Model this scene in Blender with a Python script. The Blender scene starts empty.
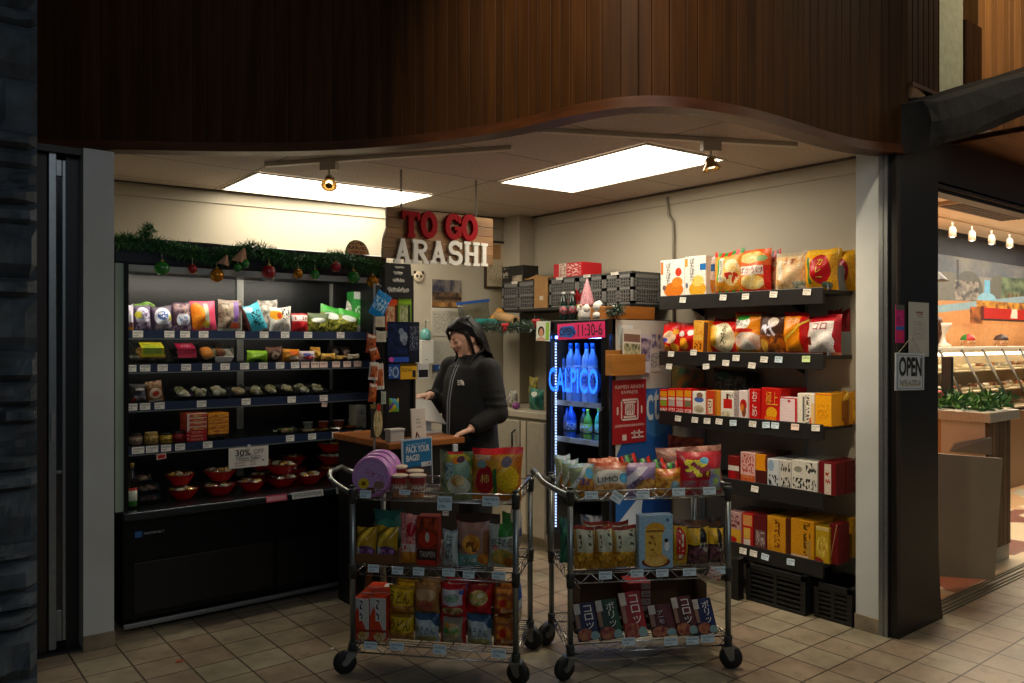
# corner snack shop seen from the passage
EXPOSURE = 0.0
PANEL = 10.5; TUBE = 34.0; SPOT1 = 14.0; SPOT2 = 44.0; LEDS = 2.0; FILLBS = 30.0; GLOW = 2.2
NB_LIGHT = 140.0; AMB = 0.045; PASS = 8.0; PINE = 13.0; FRONT_FILL = 38.0; NEARL = 320.0
import bpy,bmesh,math,random
from mathutils import Vector,Matrix,noise
random.seed(11)
SC = bpy.context.scene
COL = SC.collection
PI = math.pi
H = 1.5                      # eye height
FPX = 804.82                 # focal length in pixels of the 1024 px wide frame
YAW = -0.67606
CY,SY = math.cos(YAW),math.sin(YAW)
def ray(px,py):
 X = (px - 512) / FPX; Y = -(py - 341.5) / FPX
 return Vector((X * CY - SY,X * SY + CY,Y))
def on_z(px,py,z):
 d = ray(px,py); return d * ((z - H) / d.z) + Vector((0,0,H))
def on_y(px,py,y):
 d = ray(px,py); return d * (y / d.y) + Vector((0,0,H))
def on_x(px,py,x):
 d = ray(px,py); return d * (x / d.x) + Vector((0,0,H))
class Pl:
 """a vertical plane: the line of fronts of a shelf.  u runs to the viewer's right"""
 def __init__(s,p,rot):
  s.p = Vector((p[0],p[1])); s.rot = rot
  s.u = Vector((math.cos(rot),math.sin(rot))); s.v = Vector((-math.sin(rot),math.cos(rot)))
 def hit(s,px,py=341.5,back=0.0):
  d = ray(px,py); n = s.v; q = s.p + n * back
  t = q.dot(n) / (d.x * n.x + d.y * n.y)
  return d * t + Vector((0,0,H))
def lin(c):
 if isinstance(c,str):
  c = c.lstrip('#'); c = tuple(int(c[i:i + 2],16) / 255 for i in (0,2,4))
 return tuple(x / 12.92 if x <= 0.04045 else ((x + 0.055) / 1.055) ** 2.4 for x in c[:3]) + (1.0,)
MATS = {}
def newmat(name):
 m = bpy.data.materials.new(name); m.use_nodes = True
 nt = m.node_tree; b = nt.nodes['Principled BSDF']
 return m,nt,b
def plain(name,col,rough=0.5,metal=0.0,spec=0.5,noise_amt=0.0,nscale=20,emit=None,estr=0.0,alpha=None,bump=0.0):
 if name in MATS: return MATS[name]
 m,nt,b = newmat(name)
 c = lin(col)
 b.inputs['Base Color'].default_value = c; b.inputs['Roughness'].default_value = rough
 b.inputs['Metallic'].default_value = metal; b.inputs['Specular IOR Level'].default_value = spec
 if noise_amt or bump:
  tc = nt.nodes.new('ShaderNodeTexCoord'); nz = nt.nodes.new('ShaderNodeTexNoise')
  nz.inputs['Scale'].default_value = nscale; nz.inputs['Detail'].default_value = 5
  nt.links.new(tc.outputs['Object'],nz.inputs['Vector'])
  if noise_amt:
   rp = nt.nodes.new('ShaderNodeMapRange')
   rp.inputs[1].default_value = 0.3; rp.inputs[2].default_value = 0.7
   rp.inputs[3].default_value = 1 - noise_amt; rp.inputs[4].default_value = 1 + noise_amt * 0.6
   nt.links.new(nz.outputs['Fac'],rp.inputs[0])
   mx = nt.nodes.new('ShaderNodeMix'); mx.data_type = 'RGBA'; mx.blend_type = 'MULTIPLY'
   mx.inputs[0].default_value = 1; mx.inputs[6].default_value = c
   nt.links.new(rp.outputs[0],mx.inputs[7]); nt.links.new(mx.outputs[2],b.inputs['Base Color'])
  if bump:
   bp = nt.nodes.new('ShaderNodeBump'); bp.inputs['Strength'].default_value = bump; bp.inputs['Distance'].default_value = 0.01
   nt.links.new(nz.outputs['Fac'],bp.inputs['Height']); nt.links.new(bp.outputs[0],b.inputs['Normal'])
 if emit:
  b.inputs['Emission Color'].default_value = lin(emit); b.inputs['Emission Strength'].default_value = estr
 MATS[name] = m
 return m
def clear(name,tint='#ffffff',gloss=0.12,rough=0.08):
 """thin clear film or glass: mostly see-through with a glossy reflection"""
 if name in MATS: return MATS[name]
 m = bpy.data.materials.new(name); m.use_nodes = True; nt = m.node_tree; nt.nodes.clear()
 o = nt.nodes.new('ShaderNodeOutputMaterial'); t = nt.nodes.new('ShaderNodeBsdfTransparent'); g = nt.nodes.new('ShaderNodeBsdfGlossy')
 t.inputs[0].default_value = lin(tint); g.inputs['Roughness'].default_value = rough
 lw = nt.nodes.new('ShaderNodeLayerWeight'); lw.inputs[0].default_value = 0.25
 mr = nt.nodes.new('ShaderNodeMapRange'); mr.inputs[3].default_value = gloss * 0.5; mr.inputs[4].default_value = min(1,gloss * 4)
 nt.links.new(lw.outputs['Fresnel'],mr.inputs[0])
 mx = nt.nodes.new('ShaderNodeMixShader'); nt.links.new(mr.outputs[0],mx.inputs[0])
 nt.links.new(t.outputs[0],mx.inputs[1]); nt.links.new(g.outputs[0],mx.inputs[2]); nt.links.new(mx.outputs[0],o.inputs[0])
 MATS[name] = m
 return m
def _group(name,ins,fn):
 g = bpy.data.node_groups.new(name,'ShaderNodeTree')
 for n,t in ins: g.interface.new_socket(n,in_out='INPUT',socket_type=t)
 g.interface.new_socket('Mask',in_out='OUTPUT',socket_type='NodeSocketFloat')
 gi = g.nodes.new('NodeGroupInput'); go = g.nodes.new('NodeGroupOutput')
 def mth(op,a,b=None,c=None):
  n = g.nodes.new('ShaderNodeMath'); n.operation = op
  for i,x in enumerate((a,b,c)):
   if x is None: continue
   if isinstance(x,(int,float)): n.inputs[i].default_value = x
   else: g.links.new(x,n.inputs[i])
  return n.outputs[0]
 g.links.new(fn(g,gi,mth),go.inputs[0])
 return g
F_,V_ = 'NodeSocketFloat','NodeSocketVector'
def _rect(g,gi,m):
 s = g.nodes.new('ShaderNodeSeparateXYZ'); g.links.new(gi.outputs[0],s.inputs[0])
 a = m('MULTIPLY',m('GREATER_THAN',s.outputs[0],gi.outputs[1]),m('LESS_THAN',s.outputs[0],gi.outputs[3]))
 b = m('MULTIPLY',m('GREATER_THAN',s.outputs[1],gi.outputs[2]),m('LESS_THAN',s.outputs[1],gi.outputs[4]))
 return m('MULTIPLY',a,b)
def _ell(g,gi,m):
 s = g.nodes.new('ShaderNodeSeparateXYZ'); g.links.new(gi.outputs[0],s.inputs[0])
 a = m('DIVIDE',m('SUBTRACT',s.outputs[0],gi.outputs[1]),gi.outputs[3])
 b = m('DIVIDE',m('SUBTRACT',s.outputs[1],gi.outputs[2]),gi.outputs[4])
 return m('LESS_THAN',m('ADD',m('MULTIPLY',a,a),m('MULTIPLY',b,b)),1.0)
def _diag(g,gi,m):
 s = g.nodes.new('ShaderNodeSeparateXYZ'); g.links.new(gi.outputs[0],s.inputs[0])
 t = m('ADD',m('MULTIPLY',s.outputs[0],gi.outputs[1]),gi.outputs[2])
 q = m('SUBTRACT',s.outputs[1],t)
 return m('MULTIPLY',m('GREATER_THAN',q,0.0),m('LESS_THAN',q,gi.outputs[3]))
G_RECT = _group('RectMask',[('uv',V_),('x0',F_),('y0',F_),('x1',F_),('y1',F_)],_rect)
G_ELL = _group('EllipseMask',[('uv',V_),('cx',F_),('cy',F_),('rx',F_),('ry',F_)],_ell)
G_DIAG = _group('BandMask',[('uv',V_),('slope',F_),('off',F_),('thick',F_)],_diag)
_an = [0]
def art(base,*els,rough=0.35,coord='UV',name=None,spec=0.35,metal=0.0,busy=None):
 """printed surface.  elements, painted in order over the base colour:
 r x0 y0 x1 y1 col | e cx cy rx ry col | d slope off thick col | f cx cy rx ry c1 c2 scale (picture of food)
 n x0 y0 x1 y1 c1 c2 scale | t x0 y0 x1 y1 col nx ny (small marks) | s x0 y0 x1 y1 col n (upright stripes)"""
 _an[0] += 1
 if busy is None: busy = 0.26 if rough < 0.4 else 0.0
 m,nt,b = newmat(name or 'printed_film_%d' % _an[0])
 tc = nt.nodes.new('ShaderNodeTexCoord'); uv = tc.outputs[coord]
 L = nt.links.new
 def grp(g,vals):
  n = nt.nodes.new('ShaderNodeGroup'); n.node_tree = g; L(uv,n.inputs[0])
  for i,v in enumerate(vals): n.inputs[i + 1].default_value = v
  return n.outputs[0]
 def mul(a,b_):
  n = nt.nodes.new('ShaderNodeMath'); n.operation = 'MULTIPLY'; L(a,n.inputs[0]); L(b_,n.inputs[1]); return n.outputs[0]
 def noi(scx,scy,det=2,off=0.0):
  mp = nt.nodes.new('ShaderNodeMapping'); L(uv,mp.inputs[0]); mp.inputs['Scale'].default_value = (scx,scy,1)
  mp.inputs['Location'].default_value = (off,off * 1.7,0)
  nz = nt.nodes.new('ShaderNodeTexNoise'); nz.inputs['Scale'].default_value = 1.0; nz.inputs['Detail'].default_value = det
  L(mp.outputs[0],nz.inputs['Vector']); return nz.outputs['Fac']
 def rng(x,a,b_,c=0.0,d=1.0):
  n = nt.nodes.new('ShaderNodeMapRange'); L(x,n.inputs[0])
  for i,v in enumerate((a,b_,c,d)): n.inputs[i + 1].default_value = v
  return n.outputs[0]
 def mixc(f,a,b_):
  n = nt.nodes.new('ShaderNodeMix'); n.data_type = 'RGBA'
  if isinstance(f,float): n.inputs[0].default_value = f
  else: L(f,n.inputs[0])
  for i,x in ((6,a),(7,b_)):
   if isinstance(x,tuple): n.inputs[i].default_value = x
   else: L(x,n.inputs[i])
  return n.outputs[2]
 cur = lin(base)
 for k,e in enumerate(els):
  t = e[0]; off = 3.1 * k + _an[0] * 0.77
  if t == 'r': cur = mixc(grp(G_RECT,e[1:5]),cur,lin(e[5]))
  elif t == 'e': cur = mixc(grp(G_ELL,e[1:5]),cur,lin(e[5]))
  elif t == 'd': cur = mixc(grp(G_DIAG,e[1:4]),cur,lin(e[4]))
  elif t in 'fn':
   mk = grp(G_ELL if t == 'f' else G_RECT,e[1:5])
   c = mixc(rng(noi(e[7],e[7],3,off),0.38,0.62),lin(e[5]),lin(e[6]))
   cur = mixc(mk,cur,c)
  elif t == 't':
   mk = mul(grp(G_RECT,e[1:5]),rng(noi(e[6] * 1.8,e[7] * 1.7,1,off),0.50,0.54))
   cur = mixc(mk,cur,lin(e[5]))
  elif t == 's':
   sp = nt.nodes.new('ShaderNodeSeparateXYZ'); L(uv,sp.inputs[0])
   n = nt.nodes.new('ShaderNodeMath'); n.operation = 'MULTIPLY'; L(sp.outputs[0],n.inputs[0]); n.inputs[1].default_value = e[6]
   n2 = nt.nodes.new('ShaderNodeMath'); n2.operation = 'FRACT'; L(n.outputs[0],n2.inputs[0])
   n3 = nt.nodes.new('ShaderNodeMath'); n3.operation = 'LESS_THAN'; L(n2.outputs[0],n3.inputs[0]); n3.inputs[1].default_value = 0.5
   cur = mixc(mul(grp(G_RECT,e[1:5]),n3.outputs[0]),cur,lin(e[5]))
 if busy:
  mp = nt.nodes.new('ShaderNodeMapping'); L(uv,mp.inputs[0]); mp.inputs['Scale'].default_value = (11,15,1); mp.inputs['Location'].default_value = (_an[0] * 1.3,_an[0] * 0.7,0)
  nz = nt.nodes.new('ShaderNodeTexNoise'); nz.inputs['Scale'].default_value = 1.0; nz.inputs['Detail'].default_value = 3; L(mp.outputs[0],nz.inputs['Vector'])
  ov = nt.nodes.new('ShaderNodeMix'); ov.data_type = 'RGBA'; ov.blend_type = 'OVERLAY'; ov.inputs[0].default_value = busy
  if isinstance(cur,tuple): ov.inputs[6].default_value = cur
  else: L(cur,ov.inputs[6])
  L(nz.outputs['Color'],ov.inputs[7]); fine = rng(noi(34,30,2,5.5),0.36,0.64,1 - busy,1 + busy * 0.7)
  mu = nt.nodes.new('ShaderNodeMix'); mu.data_type = 'RGBA'; mu.blend_type = 'MULTIPLY'; mu.inputs[0].default_value = 1.0; L(ov.outputs[2],mu.inputs[6]); L(fine,mu.inputs[7]); cur = mu.outputs[2]
  bp = nt.nodes.new('ShaderNodeBump'); bp.inputs['Strength'].default_value = 0.25; bp.inputs['Distance'].default_value = 0.006; L(noi(7,9,2,1.2),bp.inputs['Height']); L(bp.outputs[0],b.inputs['Normal'])
 if isinstance(cur,tuple): b.inputs['Base Color'].default_value = cur
 else: L(cur,b.inputs['Base Color'])
 b.inputs['Roughness'].default_value = rough; b.inputs['Specular IOR Level'].default_value = spec; b.inputs['Metallic'].default_value = metal
 return m
class MB:
 def __init__(s): s.v = []; s.f = []; s.m = []; s.uv = []; s.sm = []
 def face(s,idx,mat=0,uv=None,smooth=False):
  s.f.append(tuple(idx)); s.m.append(mat); s.sm.append(smooth)
  s.uv.append(uv if uv else [(-1.0,-1.0)] * len(idx))
 def add(s,pts):
  i = len(s.v); s.v.extend([tuple(p) for p in pts]); return i
 def box(s,x0,x1,y0,y1,z0,z1,mat=0,M=None,uvfront=False):
  P = [Vector(p) for p in ((x0,y0,z0),(x1,y0,z0),(x1,y1,z0),(x0,y1,z0),(x0,y0,z1),(x1,y0,z1),(x1,y1,z1),(x0,y1,z1))]
  if M is not None: P = [M @ p for p in P]
  i = s.add(P); q = [(0,0),(1,0),(1,1),(0,1)]
  s.face((i,i + 1,i + 5,i + 4),mat,q if uvfront else None)
  s.face((i + 1,i + 2,i + 6,i + 5),mat); s.face((i + 2,i + 3,i + 7,i + 6),mat,q if uvfront == 2 else None)
  s.face((i + 3,i,i + 4,i + 7),mat); s.face((i + 4,i + 5,i + 6,i + 7),mat); s.face((i + 3,i + 2,i + 1,i),mat)
  return s
 def tube(s,pts,r,seg=8,mat=0,caps=True,rfun=None):
  pts = [Vector(p) for p in pts]; rings = []; prev = None; n = len(pts)
  for k,p in enumerate(pts):
   t = (pts[min(k + 1,n - 1)] - pts[max(k - 1,0)])
   t = t.normalized() if t.length > 1e-9 else Vector((0,0,1))
   if prev is None:
    a = Vector((0,0,1)) if abs(t.z) < 0.9 else Vector((1,0,0))
    prev = t.cross(a).normalized()
   prev = (prev - t * prev.dot(t)).normalized(); w = t.cross(prev)
   rr = rfun(k / (n - 1)) * r if rfun else (r[k] if isinstance(r,(list,tuple)) else r)
   rings.append(s.add([p + (prev * math.cos(2 * PI * j / seg) + w * math.sin(2 * PI * j / seg)) * rr for j in range(seg)]))
  for a,b in zip(rings,rings[1:]):
   for j in range(seg):
    k = (j + 1) % seg; s.face((a + j,a + k,b + k,b + j),mat,None,True)
  if caps:
   s.face([rings[0] + j for j in reversed(range(seg))],mat); s.face([rings[-1] + j for j in range(seg)],mat)
  return s
 def lathe(s,prof,seg=20,mat=0,c=(0,0,0),sx=1,sy=1,mats=None,u0=0.25):
  """profile of (r, z); u runs once round, starting behind so the front is u = 0.5"""
  rings = []
  zz = [p[1] for p in prof]; zlo,zhi = min(zz),max(zz)
  for r,z in prof:
   rings.append(s.add([(c[0] + r * sx * math.cos(2 * PI * j / seg),c[1] + r * sy * math.sin(2 * PI * j / seg),c[2] + z) for j in range(seg)]))
  for q,(a,b) in enumerate(zip(rings,rings[1:])):
   for j in range(seg):
    k = (j + 1) % seg
    ua = (j / seg + 0.75) % 1.0; ub = ua + 1 / seg
    va = (prof[q][1] - zlo) / (zhi - zlo + 1e-9); vb = (prof[q + 1][1] - zlo) / (zhi - zlo + 1e-9)
    s.face((a + j,a + k,b + k,b + j),mats[q] if mats else mat,[(ua,va),(ub,va),(ub,vb),(ua,vb)],True)
  if prof[0][0] > 1e-4: s.face([rings[0] + j for j in reversed(range(seg))],mats[0] if mats else mat)
  if prof[-1][0] > 1e-4: s.face([rings[-1] + j for j in range(seg)],mats[-1] if mats else mat)
  return s
 def ball(s,c,rx,ry,rz,mat=0,nu=12,nv=8,jit=0.0):
  c = Vector(c); i0 = len(s.v); rows = []
  for a in range(1,nv):
   th = PI * a / nv; row = []
   for b in range(nu):
    ph = 2 * PI * b / nu; k = 1 + random.uniform(-jit,jit)
    row.append(c + Vector((rx * math.sin(th) * math.cos(ph) * k,ry * math.sin(th) * math.sin(ph) * k,rz * math.cos(th) * k)))
   rows.append(s.add(row))
  t = s.add([c + Vector((0,0,rz))]); bt = s.add([c - Vector((0,0,rz))])
  for a,b in zip(rows,rows[1:]):
   for j in range(nu):
    k = (j + 1) % nu; s.face((a + j,b + j,b + k,a + k),mat,None,True)
  for j in range(nu):
   k = (j + 1) % nu; s.face((t,rows[0] + j,rows[0] + k),mat,None,True); s.face((bt,rows[-1] + k,rows[-1] + j),mat,None,True)
  return s
 def prism(s,poly,y0,y1,mat=0,M=None,uvbox=None,sides=None):
  """polygon in x-z extruded along y (poly anticlockwise seen from the front, -y)"""
  A = [Vector((p[0],y0,p[1])) for p in poly]; B = [Vector((p[0],y1,p[1])) for p in poly]
  if M is not None: A = [M @ p for p in A]; B = [M @ p for p in B]
  a = s.add(A); b = s.add(B); n = len(poly); uv = None
  if uvbox:
   x0,z0,x1,z1 = uvbox; uv = [((p[0] - x0) / (x1 - x0),(p[1] - z0) / (z1 - z0)) for p in poly]
  s.face([a + j for j in range(n)],mat,uv); s.face([b + j for j in reversed(range(n))],mat)
  for j in range(n):
   k = (j + 1) % n; s.face((a + j,b + j,b + k,a + k),mat if sides is None else sides)
  return s
 def flip_fix(s): return s
 def build(s,name,mats,parent=None,bevel=0.0,seg=2,loc=None,rot=None,autosmooth=False,recalc=True):
  me = bpy.data.meshes.new(name); me.from_pydata(s.v,[],s.f)
  if not isinstance(mats,(list,tuple)): mats = [mats]
  for m in mats: me.materials.append(m)
  me.polygons.foreach_set('material_index',s.m); me.polygons.foreach_set('use_smooth',s.sm)
  ul = me.uv_layers.new(name='UVMap'); flat = []
  for u in s.uv:
   for q in u: flat.extend(q)
  ul.data.foreach_set('uv',flat)
  if recalc:
   bm = bmesh.new(); bm.from_mesh(me); bmesh.ops.recalc_face_normals(bm,faces=bm.faces); bm.to_mesh(me); bm.free()
  me.update()
  o = bpy.data.objects.new(name,me); COL.objects.link(o)
  if parent is not None: o.parent = parent
  if loc is not None: o.location = loc
  if rot is not None: o.rotation_euler = rot
  if bevel:
   md = o.modifiers.new('Bevel','BEVEL'); md.width = bevel; md.segments = seg; md.limit_method = 'ANGLE'; md.angle_limit = 0.7
  return o
def tag(o,label,cat,group=None,kind=None):
 if label: o['label'] = label
 if cat: o['category'] = cat
 if group: o['group'] = group
 if kind: o['kind'] = kind
 return o
def empty(name,loc,rot=(0,0,0),label=None,cat=None,group=None):
 o = bpy.data.objects.new(name,None); COL.objects.link(o); o.location = loc
 o.rotation_euler = rot if isinstance(rot,(tuple,list)) else (0,0,rot); o.empty_display_size = 0.05
 return tag(o,label,cat,group)
def struct(name,mb,mats,**k):
 o = mb.build(name,mats,**k); o['kind'] = 'structure'; return o
def copy_tree(o,parent=None):
 c = o.copy(); COL.objects.link(c)
 if parent is not None: c.parent = parent
 for ch in list(o.children): copy_tree(ch,c)
 return c
_txt = {}
def glyphs(s,vertical=False):
 """outline of a string as triangles in the unit box: (verts, faces, aspect w/h)"""
 key = (s,vertical)
 if key in _txt: return _txt[key]
 cu = bpy.data.curves.new('lettering','FONT'); cu.body = '\n'.join(s) if vertical else s
 cu.align_x = 'CENTER'; cu.space_line = 0.85 if vertical else 1.0; cu.resolution_u = 3
 cu.offset = {'CALPICO': 0.018,'OPEN': 0.03,'PACK YOUR': 0.02,'BAGS!': 0.02,'30%': 0.015,'ct': 0.01}.get(s,0.0)
 ob = bpy.data.objects.new('lettering',cu); COL.objects.link(ob)
 dg = bpy.context.evaluated_depsgraph_get(); ev = ob.evaluated_get(dg); me = ev.to_mesh()
 vs = [(v.co.x,v.co.y) for v in me.vertices]; fs = [tuple(p.vertices) for p in me.polygons]
 ev.to_mesh_clear(); bpy.data.objects.remove(ob); bpy.data.curves.remove(cu)
 if not vs: vs = [(0,0),(1,0),(1,1)]; fs = [(0,1,2)]
 x0 = min(v[0] for v in vs); x1 = max(v[0] for v in vs); y0 = min(v[1] for v in vs); y1 = max(v[1] for v in vs)
 w = max(x1 - x0,1e-6); h = max(y1 - y0,1e-6)
 _txt[key] = ([((v[0] - x0) / w,(v[1] - y0) / h) for v in vs],fs,w / h)
 return _txt[key]
def write(s,surf,box,mat,parent,name='lettering',vertical=False,rot=0.0,off=0.0015):
 """lettering laid on a surface: surf(u, v) -> point of the parent's space; box = u0 v0 u1 v1"""
 vs,fs,asp = glyphs(s,vertical); mb = MB()
 cu,cv = (box[0] + box[2]) / 2,(box[1] + box[3]) / 2
 pts = []
 for x,y in vs:
  u = box[0] + x * (box[2] - box[0]); v = box[1] + y * (box[3] - box[1])
  if rot:
   du,dv = u - cu,v - cv; u = cu + du * math.cos(rot) - dv * math.sin(rot); v = cv + du * math.sin(rot) + dv * math.cos(rot)
  p = Vector(surf(u,v)); pts.append((p.x,p.y - off,p.z))
 mb.add(pts)
 for f in fs: mb.face(f)
 o = mb.build(name,mat,parent,recalc=False)
 return o
def flat_surf(w,h,y=0.0,z0=0.0):
 return lambda u,v: ((u - 0.5) * w,y,z0 + v * h)
# ======================= kinds of goods =================================
PAPER = plain('paper_white','#e8e2d4',0.7)
INK = plain('ink_black','#141414',0.6)
def ink(c): return plain('ink_' + c.strip('#'),c,0.5)
CLEAR = clear('clear_film',gloss=0.10)
LID = clear('clear_lid','#f4f8f6',gloss=0.14)
def _bagfun(w,h,d,seed,c=0.05,tight=0.05):
 rr = random.Random(seed); ph = [rr.uniform(0,6.28) for _ in range(8)]
 skew = rr.uniform(-0.045,0.045); ear = rr.uniform(-0.02,0.07); tip = rr.uniform(-0.03,0.03); lean = rr.uniform(-0.015,0.015)
 def prof(u,v):
  a = min(max((v - c) / (1 - 2 * c),0),1); b = abs(2 * u - 1)
  p = math.sin(PI * a) ** 0.55 if 0 < a < 1 else 0
  q = max(0.0,1 - b ** 3.2) ** 0.7
  wr = 0.17 * math.sin(9 * u + 5 * v + ph[0]) + 0.14 * math.sin(13 * v - 7 * u + ph[1]) + 0.16 * math.sin(21 * u + ph[2]) * (abs(v - 0.5) * 2) ** 2
  return p * q * (1 + wr * 0.8)
 def pos(u,v,sgn):
  a = min(max((v - c) / (1 - 2 * c),0),1)
  x = (u - 0.5) * w * (1 - tight * math.sin(PI * a)) + skew * w * (v - 0.5)
  z = v * h + h * v ** 3 * (ear * ((2 * u - 1) ** 2 - 0.45) + tip * (2 * u - 1) + 0.012 * math.sin(7 * u + ph[3]))
  y = d / 2 + sgn * d / 2 * prof(u,v) + 0.004 * math.sin(18 * u + ph[4]) * (1 if (v < c or v > 1 - c) else 0) + lean * h * v
  return (x,y,z)
 return pos
def bag_mesh(w,h,d,seed,c=0.05,nu=12,nv=14):
 pos = _bagfun(w,h,d,seed,c); mb = MB()
 for sgn in (-1,1):
  i0 = mb.add([pos(a / nu,b / nv,sgn) for b in range(nv + 1) for a in range(nu + 1)])
  for b in range(nv):
   for a in range(nu):
    q = i0 + b * (nu + 1) + a; idx = (q,q + 1,q + nu + 2,q + nu + 1)
    uv = [(a / nu,b / nv),((a + 1) / nu,b / nv),((a + 1) / nu,(b + 1) / nv),(a / nu,(b + 1) / nv)]
    if sgn > 0: idx = idx[::-1]; uv = uv[::-1]
    mb.face(idx,0,uv,True)
 return mb,pos
_sd = [100]
def put(o,loc,rot,tilt=0.0,roll=0.0):
 o.location = loc; o.rotation_euler = (tilt,roll,rot)
def bag(name,label,cat,loc,rot,w,h,d,mat,tilt=0.0,txt=(),group=None,roll=0.0,c=0.05):
 _sd[0] += 1
 mb,pos = bag_mesh(w,h,d,_sd[0],c)
 o = mb.build(name,mat,recalc=False); put(o,loc,rot,tilt,roll); tag(o,label,cat,group)
 for t in txt:
  s,box,col = t[0],t[1],t[2]
  write(s,lambda u,v: pos(u,v,-1),box,ink(col),o,vertical=len(t) > 3 and t[3],rot=t[4] if len(t) > 4 else 0.0,off=0.003)
 return o
def carton(name,label,cat,loc,rot,w,h,d,mat,tilt=0.0,txt=(),group=None,roll=0.0,bev=0.003):
 mb = MB().box(-w / 2,w / 2,0,d,0,h,0,uvfront=True)
 o = mb.build(name,mat,bevel=min(bev,d * 0.2,w * 0.1)); put(o,loc,rot,tilt,roll); tag(o,label,cat,group)
 for t in txt:
  write(t[0],flat_surf(w,h),t[1],ink(t[2]),o,vertical=len(t) > 3 and t[3],rot=t[4] if len(t) > 4 else 0.0)
 return o
def bottle(name,label,cat,loc,r,h,bodymat,capmat,labmat=None,group=None,neck=0.32,shoulder=0.62,lab=(0.18,0.52),sq=1.0):
 p = [(r * 0.9,0),(r,h * 0.02),(r,h * lab[0]),(r * 1.0,h * lab[1]),(r,h * shoulder),(r * 0.85,h * (shoulder + 0.08)),(r * neck * 1.3,h * 0.82),(r * neck,h * 0.87),(r * neck,h * 0.91)]
 o = MB().lathe(p,16).build(name,bodymat); o.location = loc; tag(o,label,cat,group)
 MB().lathe([(r * neck * 1.15,h * 0.905),(r * neck * 1.15,h * 0.99),(r * neck,h)],14).build('cap',capmat,o)
 if labmat:
  MB().lathe([(r * 1.02,h * lab[0]),(r * 1.02,h * lab[1])],16).build('paper_label',labmat,o,recalc=False)
 return o
def jar(name,label,loc,r,h,foodmat,lidmat,labmat,group=None):
 o = MB().lathe([(r * 0.92,0),(r,h * 0.06),(r,h * 0.74),(r * 0.86,h * 0.82)],18).build(name,foodmat); o.location = loc; tag(o,label,'jar',group)
 MB().lathe([(r * 0.9,h * 0.82),(r * 0.92,h * 0.98),(r * 0.86,h)],18).build('lid',lidmat,o)
 MB().lathe([(r * 1.015,h * 0.12),(r * 1.015,h * 0.66)],18).build('paper_label',labmat,o,recalc=False)
 return o
def cup(name,label,loc,r,h,mat,lidmat,group=None,cat='cup',tilt=0):
 o = MB().lathe([(r * 0.76,0),(r * 0.78,h * 0.03),(r * 0.98,h * 0.93),(r * 1.04,h * 0.95),(r * 1.04,h * 0.985)],20).build(name,mat); o.location = loc
 o.rotation_euler = (tilt,0,0); tag(o,label,cat,group)
 MB().lathe([(r * 1.03,h * 0.985),(r * 1.0,h),(0.0,h * 1.0)],20).build('lid',lidmat,o)
 return o
def lumps(w,d,z0,hz,n,size,seed,nm=1,sq=0.7):
 rr = random.Random(seed); mb = MB()
 for k in range(n):
  s = size * rr.uniform(0.8,1.2)
  mb.ball((rr.uniform(-w / 2 + s,w / 2 - s) if w > 2 * s else 0,rr.uniform(s * 0.8,d - s * 0.8) if d > 2 * s else d / 2,z0 + s * sq * rr.uniform(0.7,1.0) + rr.uniform(0,hz)),s,s * 0.95,s * sq,rr.randrange(nm),9,6,0.05)
 return mb
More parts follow.
